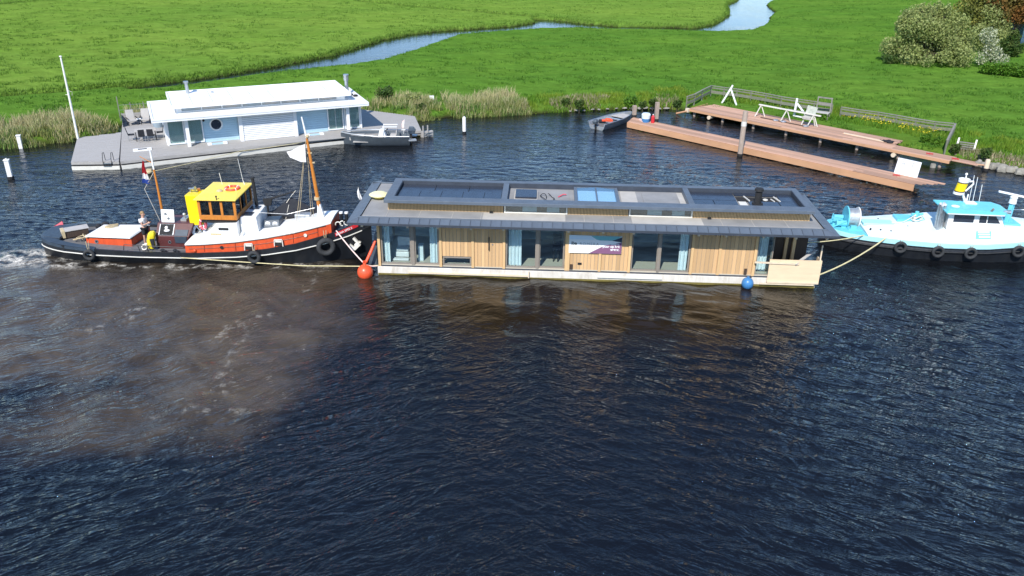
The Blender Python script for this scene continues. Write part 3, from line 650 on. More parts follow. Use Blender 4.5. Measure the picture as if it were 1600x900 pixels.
    for x in (0.6, 2.2, 3.8, 5.2, 10.2, 11.6, 16.8, 18.3, 19.9): b.box(x, x+0.02, -0.54, 0.6, 3.186, 3.194)
    b.box(-0.5, 21.4, -0.3, -0.285, 3.186, 3.193); b.build('membrane_seam', M['membrane_pale'], HB)
    MB().box(-0.62, 21.58, -0.66, -0.575, 3.07, 3.27).box(-0.62, 21.58, 4.78, 4.86, 3.07, 3.25).build('roof_upstand', M['zinc'], HB, bev=0.01)
    def panel_f(x0, x1, y0=-1.06, z0=3.07, y1=-0.67, z1=3.225, mid=None):
        return [(x0, y0, z0), (x1, y0, z0), (x1, y1, z1), (x0, y1, z1)]
    pf = MB().extr([(0.006, -1.06, 3.07), (0.482, -1.06, 3.07), (0.482, -0.667, 3.2), (0.006, -0.667, 3.2)], (0, 0, 0.03)).box(0.474, 0.488, -1.06, -0.667, 3.1, 3.11).build('roof_panel', M['zinc'], HB)
    xs = [-0.6+0.4885*i for i in range(45)]
    pf.location = (xs[0], 0, 0)
    for x in xs[1:]: dup(pf, HB, (x, 0, 0))
    for x in xs: pass
    # standing seams follow the slope: one joined strip
    s = MB()
    for x in xs + [21.38]: s.beam((x, -1.055, 3.105), (x, -0.67, 3.235), 0.018, 0.03)
    s.build('standing_seam', M['zinc_dark'], HB)['kind'] = 'stuff'
    # corner panels and side borders
    MB().extr([(-1.12, -1.06, 3.07), (-0.603, -1.06, 3.07), (-0.603, -0.667, 3.2), (-0.64, -0.667, 3.2)], (0, 0, 0.03)).build('roof_panel', M['zinc'], HB)
    MB().extr([(21.385, -1.06, 3.07), (22.1, -1.06, 3.07), (21.6, -0.667, 3.2), (21.385, -0.667, 3.2)], (0, 0, 0.03)).build('roof_panel', M['zinc'], HB)
    MB().extr([(-1.12, -1.055, 3.075), (-0.645, -0.66, 3.205), (-0.60, -0.35, 3.21), (-1.12, -0.35, 3.10)], (0, 0, 0.03)).build('roof_panel', M['zinc'], HB)
    MB().extr([(22.1, -1.055, 3.075), (22.1, -0.35, 3.10), (21.56, -0.35, 3.21), (21.605, -0.66, 3.205)], (0, 0, 0.03)).build('roof_panel', M['zinc'], HB)
    sl = MB().extr([(-1.12, 0.006, 3.10), (-0.585, 0.006, 3.21), (-0.585, 0.494, 3.21), (-1.12, 0.494, 3.10)], (0, 0, 0.03)).build('roof_panel', M['zinc'], HB); sl.location = (0, -0.35, 0)
    for i in range(1, 11): dup(sl, HB, (0, -0.35+0.5*i, 0))
    sr = MB().extr([(22.1, 0.006, 3.10), (22.1, 0.494, 3.10), (21.54, 0.494, 3.21), (21.54, 0.006, 3.21)], (0, 0, 0.03)).build('roof_panel', M['zinc'], HB); sr.location = (0, -0.35, 0)
    for i in range(1, 11): dup(sr, HB, (0, -0.35+0.5*i, 0))
    sb = MB().extr([(0.006, 4.87, 3.2), (0.97, 4.87, 3.2), (0.97, 5.27, 3.08), (0.006, 5.27, 3.08)], (0, 0, 0.03)).build('roof_panel', M['zinc'], HB); sb.location = (-1.1, 0, 0)
    for i in range(1, 23): dup(sb, HB, (-1.1+1.008*i, 0, 0))
    MB().box(-1.14, 22.12, -1.08, -1.062, 2.98, 3.09).box(-1.14, -1.122, -1.06, 5.28, 2.98, 3.1).box(22.102, 22.12, -1.06, 5.28, 2.98, 3.1).box(-1.14, 22.12, 5.272, 5.29, 2.98, 3.09).build('fascia', M['zinc_dark'], HB)
    b = MB()
    for x in (-0.45, 1.75, 3.2, 4.8, 6.35, 9.45, 11.1, 12.55, 15.6, 16.9, 18.65, 20.15, 21.6): b.box(x-0.05, x+0.05, -0.9, 0.02, 2.83, 2.928)
    b.build('rafter_end', M['lumber'], HB)
    # raised clerestory roof
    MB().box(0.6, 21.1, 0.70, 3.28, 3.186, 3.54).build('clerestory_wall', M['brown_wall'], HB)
    def slats(x0, x1):
        b = MB(); n = int((x1-x0)/0.07)
        for i in range(n):
            x = x0+(x1-x0)*i/n; b.box(x, x+0.045, 0.655, 0.699, 3.19, 3.69)
        o = b.build('slat_row', M['batten'], HB); o['kind'] = 'stuff'
    slats(0.56, 6.27); slats(9.42, 12.38); slats(15.5, 21.14)
    MB().box(21.1, 21.15, 0.66, 3.28, 3.19, 3.69).build('clerestory_end', M['batten'], HB)
    MB().box(0.55, 0.6, 0.66, 3.28, 3.19, 3.69).build('clerestory_end', M['batten'], HB)
    for x0, x1 in ((6.3, 9.4), (12.4, 15.48)):
        w = MB().box(x0, x1, 0.6, 0.698, 3.205, 3.26).box(x0, x1, 0.6, 0.698, 3.62, 3.685).box(x0, x0+0.07, 0.6, 0.698, 3.26, 3.62).box(x1-0.07, x1, 0.6, 0.698, 3.26, 3.62).build('clerestory_window', M['offwhite'], HB)
        MB().box(x0+0.07, x1-0.07, 0.65, 0.66, 3.26, 3.62).build('pane', M['glass'], w)
        MB().box(x0+0.9, x0+1.6, 0.675, 0.695, 3.27, 3.6).box(x0+2.1, x0+2.7, 0.675, 0.695, 3.27, 3.6).build('blind', M['interior'], w)
    T0, T1 = 3.70, 3.86
    MB().box(0.86, 20.9, 0.7, 3.3, 3.55, 3.60).build('upper_roof_deck', M['membrane'], HB)
    fr = MB().box(0.45, 21.17, 0.17, 0.80, T0, T1).box(0.45, 21.17, 3.3, 3.70, T0, T1).box(0.45, 0.87, 0.80, 3.3, T0, T1).box(20.88, 21.17, 0.80, 3.3, T0, T1)
    fr.build('roof_frame', M['zinc'], HB, bev=0.012)
    MB().box(6.14, 6.43, 0.802, 3.298, 3.6, T1-0.003).box(15.3, 15.58, 0.802, 3.298, 3.6, T1-0.003).build('roof_divider', M['zinc'], HB, bev=0.012)
    MB().box(0.874, 0.9, 0.802, 3.298, 3.602, T1-0.02).box(20.85, 20.876, 0.802, 3.298, 3.602, T1-0.02).box(0.9, 20.85, 3.27, 3.298, 3.602, T1-0.02).box(0.9, 20.85, 0.802, 0.82, 3.602, T1-0.02).build('well_lining', M['zinc_dark'], HB)
    sp = MB().box(0, 1.06, 0, 1.38, 0, 0.035).build('solar_panel', M['solar'], HB, bev=0.006); sp.location = (0.93, 0.86, 3.66)
    for x in (2.01, 3.09, 4.17): dup(sp, HB, (x, 0.86, 3.66))
    dup(sp, HB, (5.25, 0.86, 3.66), scale=(0.8, 1, 1))
    s2 = MB().box(0, 1.7, 0, 0.98, 0, 0.035).build('solar_panel', M['solar'], HB, bev=0.006); s2.location = (0.95, 2.27, 3.64)
    for x in (2.68, 4.41): dup(s2, HB, (x, 2.27, 3.64))
    for x, y, w, d in ((15.65, 0.86, 1.0, 1.15), (16.68, 0.86, 1.15, 1.15), (19.9, 0.86, 0.9, 1.15), (15.65, 2.05, 2.2, 1.15), (17.9, 2.85, 2.1, 0.4), (20.05, 2.05, 0.75, 1.15), (18.4, 0.86, 1.45, 1.1)):
        MB().box(x, x+w, y, y+d, 3.64, 3.675).build('solar_panel', M['solar'], HB, bev=0.006)
    MB().box(17.92, 20.02, 2.02, 2.8, 3.602, 3.61).build('shaft_shade', M['recess_shade'], HB)  # near-black sheet on the deck, painting in the darkness of a recess
    MB().beam((18.35, 2.78, 3.66), (18.5, 2.06, 3.66), 0.05, 0.05).beam((19.85, 2.78, 3.66), (20.02, 2.06, 3.66), 0.05, 0.05).box(17.92, 18.3, 1.0, 2.0, 3.62, 3.64).torus((19.35, 2.35, 3.64), (0, 0, 1), 0.1, 0.03, 12, 6).beam((19.65, 2.5, 3.64), (19.75, 2.1, 3.64), 0.05, 0.03).build('loose_timber', M['offwhite'], HB)
    MB().tube([(18.78, 1.6, 3.6), (18.78, 1.6, 4.28)], 0.17, 16).tube([(18.78, 1.6, 4.28), (18.78, 1.6, 4.36)], 0.14, 16).tube([(18.78, 1.6, 4.36), (18.78, 1.6, 4.47)], [0.23, 0.2], 16).tube([(18.78, 1.6, 3.6), (18.78, 1.6, 3.72)], 0.27, 16).build('flue', M['matte_black'], HB, smooth=40)
    MB().box(6.8, 7.86, 1.48, 2.7, 3.6, 3.76).build('roof_hatch', M['solar'], HB, bev=0.02)
    MB().box(6.74, 7.92, 1.42, 2.76, 3.602, 3.66).build('hatch_kerb', M['membrane_pale'], HB)
    MB().box(8.5, 9.5, 0.9, 3.1, 3.602, 3.625).box(13.2, 14.9, 0.95, 3.1, 3.602, 3.625).build('roof_mat', M['membrane'], HB)
    MB().box(12.1, 12.9, 0.84, 3.2, 3.602, 3.615).box(15.0, 15.28, 0.84, 3.2, 3.602, 3.615).build('roof_mat', M['membrane_pale'], HB)
    sk = MB().box(9.75, 9.9, 0.85, 3.2, 3.6, 3.8).box(11.82, 11.97, 0.85, 3.2, 3.6, 3.8).box(9.9, 11.82, 0.85, 0.93, 3.6, 3.8).box(9.9, 11.82, 3.12, 3.2, 3.6, 3.8).box(10.83, 10.89, 0.93, 3.12, 3.66, 3.84).build('skylight', M['zinc'], HB, bev=0.01)
    MB().extr([(9.9, 0.93, 3.76), (10.83, 0.93, 3.80), (10.83, 3.12, 3.80), (9.9, 3.12, 3.76)], (0, 0, 0.015)).extr([(10.89, 0.93, 3.80), (11.82, 0.93, 3.76), (11.82, 3.12, 3.76), (10.89, 3.12, 3.80)], (0, 0, 0.015)).build('pane', M['glass_blue'], sk)
    MB().box(9.9, 11.82, 0.93, 3.12, 3.602, 3.612).build('light_well', M['ice_print'], sk)
    # small things lying on the roof
    pts = [(8.1+0.25*math.cos(t*0.8)+t*0.05, 1.7+0.5*math.sin(t*0.7), 3.63+0.1*abs(math.sin(t))) for t in [i*0.45 for i in range(26)]]
    tag(MB().tube([HBW(*p) for p in pts], 0.018, 6).build('cable', M['matte_black']), 'loose black cable coiled on the grey middle roof of the timber house', 'cable')
    tag(MB().tube([HBW(8.95, 1.9, 3.66), HBW(9.2, 2.15, 3.72), HBW(9.35, 2.2, 3.7)], 0.03, 6).build('cable_plug', M['pink_red']), 'red plug end lying beside the skylight of the timber house', 'plug')
    for x, y in ((5.68, 0.6), (16.3, 0.62)):
        c = HBW(x, y-0.08, 3.23); o = MB().box(c.x-0.09, c.x+0.09, c.y-0.05, c.y+0.05, c.z-0.035, c.z+0.04).build('wood_block', M['matte_black']); tag(o, ('small dark block on the roof below the left end of the first strip window' if x < 10 else 'small dark block on the roof below the right end of the second strip window'), 'block')
make_house()
# basin on the roof
o = thing('plastic_basin', HBW(-0.22, 2.35, 3.19), 0, 'pale yellow plastic basin upturned on the left end of the slate roof', 'basin')
MB().tube([(0, 0, 0), (0, 0, 0.02), (0, 0, 0.08)], [0.2, 0.26, 0.28], 20).build('base_ring', M['yellow'], o, smooth=40)
MB().tube([(0, 0, 0.08), (0, 0, 0.14), (0, 0, 0.2), (0, 0, 0.24)], [0.28, 0.46, 0.5, 0.42], 24).ball((0, 0, 0.22), (0.44, 0.44, 0.1), 20, 6).build('bowl', M['pale_yellow'], o, smooth=50)
# banner on the front wall
def text(name, s, size, mat_, parent, loc, align='LEFT', bold=0.0, rot=(R(90), 0, 0), sx=1.0, spacing=1.0, ext=0.002):
    cu = bpy.data.curves.new(name, 'FONT'); cu.body = s; cu.size = size; cu.align_x = align; cu.extrude = ext; cu.offset = bold; cu.space_character = spacing
    tmp = bpy.data.objects.new(name, cu); COL.objects.link(tmp); dg = bpy.context.evaluated_depsgraph_get()
    me = bpy.data.meshes.new_from_object(tmp.evaluated_get(dg)); bpy.data.objects.remove(tmp)
    o = bpy.data.objects.new(name, me); COL.objects.link(o); o.parent = parent; o.location = loc; o.rotation_euler = rot; o.scale = (sx, 1, 1)
    me.materials.clear(); me.materials.append(mat_); return o
bn = thing('banner', HBW(9.53, 0.03, 1.42), HB_YAW, 'wide printed banner with teal and purple corners fixed to the boards of the timber house', 'banner')
bw, bh = 2.58, 0.94
MB().box(0, bw, 0, 0.03, 0, bh).build('panel', M['white_clean'], bn, bev=0.004)
def flat(poly, y, mm, nm='print'): MB().extr([(x, y, z) for x, z in poly], (0, -0.003, 0)).build(nm, M[mm], bn)
flat([(0.01, bh-0.01), (1.05, bh-0.01), (1.25, 0.72), (0.01, 0.72)], -0.001, 'ice_print')
flat([(1.05, bh-0.008), (bw-0.01, bh-0.008), (2.16, 0.70), (1.5, 0.70), (1.33, 0.74)], -0.005, 'teal_print')
flat([(bw-0.008, 0.90), (bw-0.008, 0.62), (2.1, 0.70)], -0.009, 'navy_print')
flat([(0.98, 0.01), (bw-0.008, 0.01), (bw-0.008, 0.618), (2.1, 0.52), (1.7, 0.42)], -0.013, 'purple_print')
text('lettering', 'iba', 0.24, M['print_dark'], bn, (0.11, -0.004, 0.44), bold=0.006)
text('lettering', 'ROMERA', 0.2, M['print_grey'], bn, (0.52, -0.004, 0.43), spacing=1.28)
text('lettering', 'wonen', 0.15, M['white_clean'], bn, (2.46, -0.018, 0.47), 'RIGHT', bold=0.006)
text('lettering', 'puur op het', 0.17, M['white_clean'], bn, (2.47, -0.018, 0.34), 'RIGHT', bold=0.006)
text('lettering', 'water.', 0.17, M['white_clean'], bn, (2.47, -0.018, 0.18), 'RIGHT', bold=0.008)
# plywood screen and loose lumber at the right corner
o = thing('plywood_screen', HBW(19.33, -0.1, 0.2), HB_YAW, 'bare plywood sheet screening the right corner of the timber house above the water', 'plywood')
MB().box(0.0, 2.52, 0, 0.06, 0, 1.22).build('sheet', M['plywood'], o, bev=0.006)
MB().box(0.0, 2.5, -0.06, -0.002, 0.0, 0.07).box(-0.35, 2.3, -0.035, -0.002, -0.10, -0.03).build('bottom_rail', M['lumber'], o)
MB().box(2.46, 2.52, 0.062, 0.7, 0.0, 1.2).build('side_sheet', M['plywood'], o)
MB().box(2.4, 2.46, 0.07, 0.13, 0.0, 2.0).build('post', M['lumber'], o)
c = HBW(18.6, -0.13, 1.27); d = HBW(20.75, -0.13, 1.24)
tag(MB().beam(c, d, 0.05, 0.08).build('timber_batten', M['lumber']), 'pale timber batten fixed level across the top of the plywood sheet', 'batten')
c = HBW(20.55, -0.14, 1.22); d = HBW(21.62, 0.5, 1.75)
tag(MB().beam(c, d, 0.14, 0.05).build('timber_board', M['grey_lumber']), 'grey board leaning slantwise over the top edge of the plywood sheet', 'board')
# ================================================================== the tug
TUG_O, TUG_YAW = Vector((-24.05, 40.9, 0)), -0.02
TG = thing('tugboat', TUG_O, TUG_YAW, 'old black and orange red tugboat with white foredeck and yellow wheelhouse roof', 'tugboat')
def TW(x, y, z):
    c, s = math.cos(TUG_YAW), math.sin(TUG_YAW); return Vector((TUG_O.x+c*x-s*y, TUG_O.y+s*x+c*y, z))
HX = [-.78, -.66, -.4, .1, .9, 2.6, 5, 8, 10, 11.5, 13, 14.5, 15.5, 16.2, 16.62]
HBm = [.45, .75, 1.05, 1.38, 1.66, 1.88, 1.96, 1.97, 1.92, 1.82, 1.58, 1.15, .72, .34, .05]
HS = [.86, .86, .85, .83, .78, .68, .62, .62, .72, .86, 1.1, 1.45, 1.72, 1.93, 2.06]
HL = [.46, .46, .46, .45, .42, .36, .33, .34, .43, .55, .73, 1.0, 1.22, 1.42, 1.56]
def hb(x): return float(np.interp(x, HX, HBm))
def hs(x): return float(np.interp(x, HX, HS))
def hl(x): return float(np.interp(x, HX, HL))
def make_tug():
    xs = np.concatenate([[-.78, -.72, -.62, -.42, -.1, .3, .6], np.arange(1, 16, 0.5), [16.2, 16.45, 16.62]])
    rings = []
    for x in xs:
        b, s, l = hb(x), hs(x), hl(x); sh = 0.0
        xx = x
        prof = [(0.0, -0.8), (b*0.5, -0.75), (b*0.86, -0.3), (b*0.97, l-0.14), (b, l-0.06), (b+0.03, l-0.04), (b+0.03, l+0.06), (b, l+0.08), (b*1.0, s)]
        ring = [(xx, -y, z) for y, z in prof] + [(xx, -(b-0.09), s), (xx, -(b-0.09) if b > 0.12 else -0.01, s-0.13), (xx, (b-0.09) if b > 0.12 else 0.01, s-0.13), (xx, (b-0.09), s)] + [(xx, y, z) for y, z in prof[::-1]]
        rings.append(ring)
    hull = MB().loft(rings).build('hull', M['black'], TG, smooth=35)
    # pale rubbing line on the belting
    for sgn in (-1, 1):
        seg = [x for x in xs if -.7 <= x <= 16.3]
        MB().tube([(x, sgn*(hb(x)+0.03), hl(x)+0.012) for x in seg], 0.034, 6).build('rubbing_line', M['offwhite'], TG, smooth=60)
    # stern: rounded slate whaleback rim and deck
    xs2 = [-.7, -.58, -.35, .1, .6, 1.2, 1.9, 2.7]
    for sgn in (-1, 1):
        r = []
        for i, x in enumerate(xs2):
            w = 0.55*(1-i/len(xs2))+0.10; b = hb(x); s = hs(x)
            r.append([(x, sgn*(b+0.02), s-0.16), (x, sgn*(b+0.015), s-0.02), (x, sgn*(b-0.12), s+0.05), (x, sgn*max(b-w, 0.02), s+0.07), (x, sgn*max(b-w, 0.02), s-0.1)])
        MB().loft(r).build('stern_rim', M['slate_paint'], TG, smooth=40)
    MB().prism([(-.72, -0.45), (-.45, -.85), (0.5, -1.0), (0.5, 1.0), (-.45, .85), (-.72, 0.45)], 0.8, 0.93).build('stern_cap', M['slate_paint'], TG, bev=0.03)
    d = MB(); rr = []
    for x in np.arange(-0.3, 8.1, 0.4): b = hb(x)-0.1; rr.append([(x, -b, hs(x)-0.12), (x, b, hs(x)-0.12), (x, b, hs(x)-0.16), (x, -b, hs(x)-0.16)])
    MB().loft(rr).build('deck', M['deck_grey'], TG)
    # red aft hatch with white lid
    h = MB().loft([[(1.78, -0.85, .5), (4.25, -1.0, .5), (4.4, 0.95, .5), (1.95, 0.85, .5)], [(1.78, -0.83, .93), (4.25, -0.98, .95), (4.4, 0.93, .95), (1.95, 0.83, .93)]]).build('aft_hatch', M['orange_red'], TG, bev=0.02)
    MB().loft([[(1.74, -0.87, .94), (4.22, -1.02, .96), (4.42, 0.97, .96), (1.92, 0.88, .94)], [(1.80, -0.78, 1.0), (4.17, -0.93, 1.02), (4.35, 0.88, 1.02), (1.98, 0.80, 1.0)]]).build('hatch_lid', M['white'], h, bev=0.01)
    MB().loft([[(1.73, -0.88, .91), (4.26, -1.03, .93), (4.43, 0.98, .93), (1.91, 0.89, .91)], [(1.73, -0.88, .938), (4.26, -1.03, .958), (4.43, 0.98, .958), (1.91, 0.89, .938)]]).build('lid_edge', M['black'], h)
    MB().torus((2.35, -0.885, .70), (0, 1, 0), 0.085, 0.025, 16, 6).build('porthole', M['steel'], h, smooth=60)
    MB().tube([(2.35, -0.872, .70), (2.35, -0.892, .70)], 0.075, 14).build('port_glass', M['solar'], h)
    # maroon aft cabin
    prof = [(-1.12, .5), (-1.12, 1.18), (-0.62, 1.72), (0.62, 1.72), (1.12, 1.18), (1.12, .5)]
    cab = MB().loft([[(5.62, y, z) for y, z in prof], [(7.16+0.28*(z-.5), y, z) for y, z in prof]]).build('aft_cabin', M['maroon'], TG, bev=0.015)
    n = Vector((0, -0.733, 0.68))
    def slope(x, t, off=0.006): return Vector((x, -1.12+0.5*t, 1.18+0.54*t))+n*off
    MB().extr([slope(5.83, .12), slope(6.5, .12), slope(6.5, .85), slope(5.83, .85)], n*0.012).build('opening_shade', M['matte_black'], cab)  # black sheet laid on the slope, its colour the opening's inner shade
    MB().beam(slope(5.8, .08, .02), slope(6.53, .08, .02), .04, .03).beam(slope(5.8, .9, .02), slope(6.53, .9, .02), .04, .03).beam(slope(5.8, .08, .02), slope(5.8, .9, .02), .04, .03).beam(slope(6.53, .08, .02), slope(6.53, .9, .02), .04, .03).build('opening_frame', M['steel'], cab)
    MB().ball(slope(6.2, .4, .05), (.16, .12, .07)).ball(slope(6.15, .62, .05), (.09, .1, .08)).build('sail_bag', M['cloth_white'], cab, smooth=60)
    lid = MB().loft([[(5.82, -0.60, 1.74), (6.5, -0.60, 1.74), (6.5, -0.56, 1.74), (5.82, -0.56, 1.74)], [(5.8, -0.42, 2.38), (6.48, -0.42, 2.38), (6.48, -0.37, 2.38), (5.8, -0.37, 2.38)]]).build('hatch_cover', M['white'], cab, bev=0.03)
    MB().tube([(6.05, -0.505, 2.16), (6.05, -0.46, 2.16)], .07, 12).tube([(6.2, -0.565, 1.94), (6.2, -0.52, 1.94)], .07, 12).build('vent', M['steel'], cab)
    MB().extr([(6.62, -1.128, .82), (7.2, -1.128, .82), (7.26, -1.128, 1.18), (6.6, -1.128, 1.18)], (0, -.03, 0)).extr([slope(6.6, 0.02), slope(7.28, 0.02), slope(7.3, .5), slope(6.62, .5)], n*.03).build('companion_door', M['slate_paint'], cab, bev=0.008)
    MB().torus((6.32, -1.13, .86), (0, 1, 0), .07, .02, 16, 6).build('porthole', M['steel'], cab, smooth=60)
    MB().tube([(6.32, -1.12, .86), (6.32, -1.135, .86)], .06, 12).build('port_glass', M['glass_dark'], cab)
    MB().box(6.7, 7.0, -0.3, 0.3, 1.72, 1.82).tube([(6.85, -.1, 1.8), (6.85, -.1, 2.0)], .05).tube([(6.95, .1, 1.9), (7.15, .2, 2.0)], .04).ball((6.85, -.1, 2.02), .09).build('deck_gear', M['alu'], cab)
    # yellow engine casing with horn
    cs = MB().loft([[(7.28, -.55, 1.6), (7.95, -.55, 1.6), (7.95, .45, 1.6), (7.28, .45, 1.6)], [(7.22, -.55, 3.22), (7.98, -.55, 3.22), (7.98, .45, 3.22), (7.22, .45, 3.22)]]).build('engine_casing', M['yellow'], TG, bev=0.03)
    MB().tube([(7.35, 0, 3.22), (7.35, 0, 3.36)], .06).tube([(7.3, -.05, 3.42), (7.5, -.1, 3.44), (7.66, -.13, 3.46)], [.05, .05, .12], 12).build('horn', M['steel'], cs, smooth=50)
    MB().tube([(7.7, .2, 3.2), (7.7, .2, 3.36)], .08).build('vent', M['varnish'], cs)
    # orange raised foredeck side and white deck
    XT = [7.42, 8.5, 10, 11.5, 13.3, 15.0, 15.4]; ZT = [1.04, 1.1, 1.24, 1.45, 1.74, 2.08, 2.14]
    def zt(x): return float(np.interp(x, XT, ZT))
    rr = []; wr = []
    for x in np.concatenate([[7.42], np.arange(7.8, 14.5, .4), [14.75]]):
        b = hb(x)-0.07; rr.append([(x, -b, hs(x)-0.2), (x, -b+.03, zt(x)), (x, b-.03, zt(x)), (x, b, hs(x)-0.2)])
        wr.append([(x, -b+.01, zt(x)-.03), (x, -b+.01, zt(x)+.022), (x, -b+.14, zt(x)+.05), (x, 0, zt(x)+.1), (x, b-.14, zt(x)+.05), (x, b-.01, zt(x)+.022), (x, b-.01, zt(x)-.03)])
    side = MB().loft(rr).build('foredeck_side', M['orange_red'], TG, smooth=30)
    MB().loft(wr).build('foredeck', M['white'], TG, smooth=30)
    MB().tube([(x, -(hb(x)-0.065), zt(x)-.035) for x in np.arange(7.5, 14.75, .5)], .018, 6).build('deck_edge_rail', M['black'], TG)
    for x in (8.55, 12.2): pass
    MB().tube([(x, -(hb(x)-0.055), (hs(x)+zt(x))/2) for x in np.arange(7.6, 14.6, .5)], .008, 5).build('seam', M['black'], side)
    for x in (8.4, 10.0, 12.9, 14.1): MB().beam((x, -(hb(x)-.052), hs(x)+.04), (x+.01, -(hb(x)-.075), zt(x)-.04), .012, .012).build('strake_seam', M['maroon'], side)
    for x in (10.5, 12.0):
        y, z = -(hb(x)-0.06), (hs(x)+zt(x))/2-.04
        MB().box(x, x+.36, y-.03, y, z-.16, z+.12).build('scuttle', M['matte_black'], side)
        MB().beam((x-.04, y-.03, z-.2), (x-.02, y-.03, z+.14), .05, .04).beam((x+.40, y-.03, z-.2), (x+.38, y-.03, z+.14), .05, .04).beam((x-.02, y-.03, z+.15), (x+.38, y-.03, z+.17), .05, .05).box(x+.02, x+.34, y-.045, y-.032, z+.02, z+.12).build('scuttle_frame', M['offwhite'], side)
    for x, mm in ((9.3, 'matte_black'), (13.5, 'offwhite')):
        y = -(hb(x)-0.06); z = (hs(x)+zt(x))/2; MB().tube([(x, y+.01, z), (x, y-.02, z)], .09, 14).build('porthole', M[mm], side)
    MB().box(7.7, 7.95, -1.92, -1.88, .66, .74).ball((7.9, -1.9, .74), .09).build('deck_fitting', M['orange_red'], side)
    bd = []
    for x in (14.76, 15.2, 15.6, 16.0, 16.3): b = max(hb(x)-.1, .03); bd.append([(x, -b, hs(x)-.2), (x, -b, hs(x)-.12), (x, b, hs(x)-.12), (x, b, hs(x)-.2)])
    MB().loft(bd).build('bow_deck', M['slate_paint'], TG)
    # white trunk: sloping aft apron, flat top, raised front casing
    pro = [(7.55, 1.0), (8.35, 1.46), (8.95, 2.0), (9.95, 2.04), (10.02, 2.1), (10.02, 1.1)]
    tr = MB().loft([[(x, -1.3, z) for x, z in pro], [(x, 1.3, z) for x, z in pro]]).build('trunk', M['white'], TG, bev=0.02)
    MB().loft([[(10.03, -0.95, 1.2), (10.98, -0.95, 1.2), (10.98, 1.0, 1.2), (10.03, 1.0, 1.2)], [(10.08, -0.95, 2.24), (10.92, -0.95, 2.26), (10.86, 1.0, 2.26), (10.08, 1.0, 2.24)]]).build('front_casing', M['white'], TG, bev=0.02)
    MB().box(10.15, 10.62, -0.75, -0.25, 2.262, 2.29).build('hatch_window', M['solar'], TG); MB().box(10.2, 10.7, 0.25, 0.75, 2.262, 2.29).build('hatch_window', M['solar'], TG)
    MB().box(9.05, 9.55, -1.33, -1.302, 1.66, 1.78).build('slot_window', M['matte_black'], tr)
    MB().box(8.6, 9.15, -1.33, -1.302, 1.38, 1.47).build('name_plaque', M['rope_tan'], tr)
    MB().box(10.15, 10.25, -1.3, -0.97, 1.2, 1.5).build('step', M['white'], tr)
    # wheelhouse: sill boards, posts, panes, roof
    x0, x1, yw, z0, z1 = 8.14, 10.06, 1.25, 2.08, 3.2
    MB().box(x0+.05, x1-.05, -1.2, 1.2, 2.0, 2.2).build('wheelhouse_shadow_base', M['matte_black'], TG)  # blackened so its colour gives the shadow band under the wheelhouse
    wh_ = MB()
    for sgn in (-1, 1): wh_.box(x0, x1, sgn*yw-.04, sgn*yw+.04, 2.2, 2.44)
    wh_.box(x0, x0+.08, -yw+.041, yw-.041, 2.2, 2.44).box(x1-.08, x1, -yw+.041, yw-.041, 2.2, 2.44)
    wh_.build('wheelhouse_wall', M['varnish'], TG, bev=0.01)
    def post(x, y, w=.1, d=.1): return MB().box(x-w/2, x+w/2, y-d/2, y+d/2, 2.441, 3.2).build('window_post', M['varnish'], TG, bev=.008)
    for sgn in (-1, 1):
        for x in (x0+.06, 8.78, 9.34, x1-.06): post(x, sgn*yw, .13, .09)
    for y in (-.42, .42): post(x1-.05, y, .08, .09); post(x0+.05, y, .08, .09)
    for y0, y1 in ((-yw+.045, -.465), (-.375, .375), (.465, yw-.045)):
        MB().box(x1-.06, x1-.045, y0, y1, 2.44, 3.2).build('wheelhouse_pane', M['glass_dark'], TG); MB().box(x0+.045, x0+.06, y0, y1, 2.44, 3.2).build('wheelhouse_pane', M['glass_dark'], TG)
    for sgn in (-1, 1):
        for a, b in ((x0+.125, 8.715), (8.845, 9.275), (9.405, x1-.125)): MB().box(a, b, sgn*yw-.008, sgn*yw+.008, 2.44, 3.2).build('wheelhouse_pane', M['glass_clear'], TG)
    MB().box(x0, x1, -yw-.04, yw+.04, 3.201, 3.27).build('roof_beam', M['varnish'], TG)
    rf = MB().loft([[(x0-.12, -yw-.2, 3.272), (x1+.1, -yw-.2, 3.272), (x1+.1, yw+.2, 3.272), (x0-.12, yw+.2, 3.272)], [(x0-.12, -yw-.2, 3.32), (x1+.1, -yw-.2, 3.32), (x1+.1, yw+.2, 3.32), (x0-.12, yw+.2, 3.32)], [(x0+.1, -yw*.5, 3.40), (x1-.1, -yw*.5, 3.40), (x1-.1, yw*.5, 3.40), (x0+.1, yw*.5, 3.40)]]).build('wheelhouse_roof', M['yellow'], TG, bev=.012)
    rf.data.materials[0] = M['yellow_pale'] if 'yellow_pale' in M else M['yellow']
    MB().torus((8.75, 0.35, 2.75), (1, 0, .3), .3, .025, 18, 6).tube([(9.3, .2, 2.1), (9.3, .2, 2.7)], .06).box(9.5, 9.9, -.9, .9, 2.2, 2.62).build('steering_console', M['brown_wall'], TG)
    # exhaust stack, antennas
    MB().tube([(10.42, .85, 2.0), (10.36, .85, 3.75)], .085, 12).tube([(10.36, .85, 3.75), (10.35, .85, 3.82)], .12, 12).build('exhaust_stack', M['matte_black'], TG, smooth=50)
    MB().tube([(8.7, .9, 3.35), (8.62, .9, 4.0)], .014, 5).build('antenna', M['white'], TG); MB().tube([(9.85, 1.0, 3.35), (9.78, 1.0, 3.6), (9.66, 1.0, 4.75)], [.03, .014, .01], 5).build('antenna', M['white'], TG)
    MB().tube([(9.2, -1.42, 3.25), (9.2, -1.42, 3.48)], .03).ball((9.2, -1.42, 3.5), .05).build('side_lamp', M['matte_black'], TG)
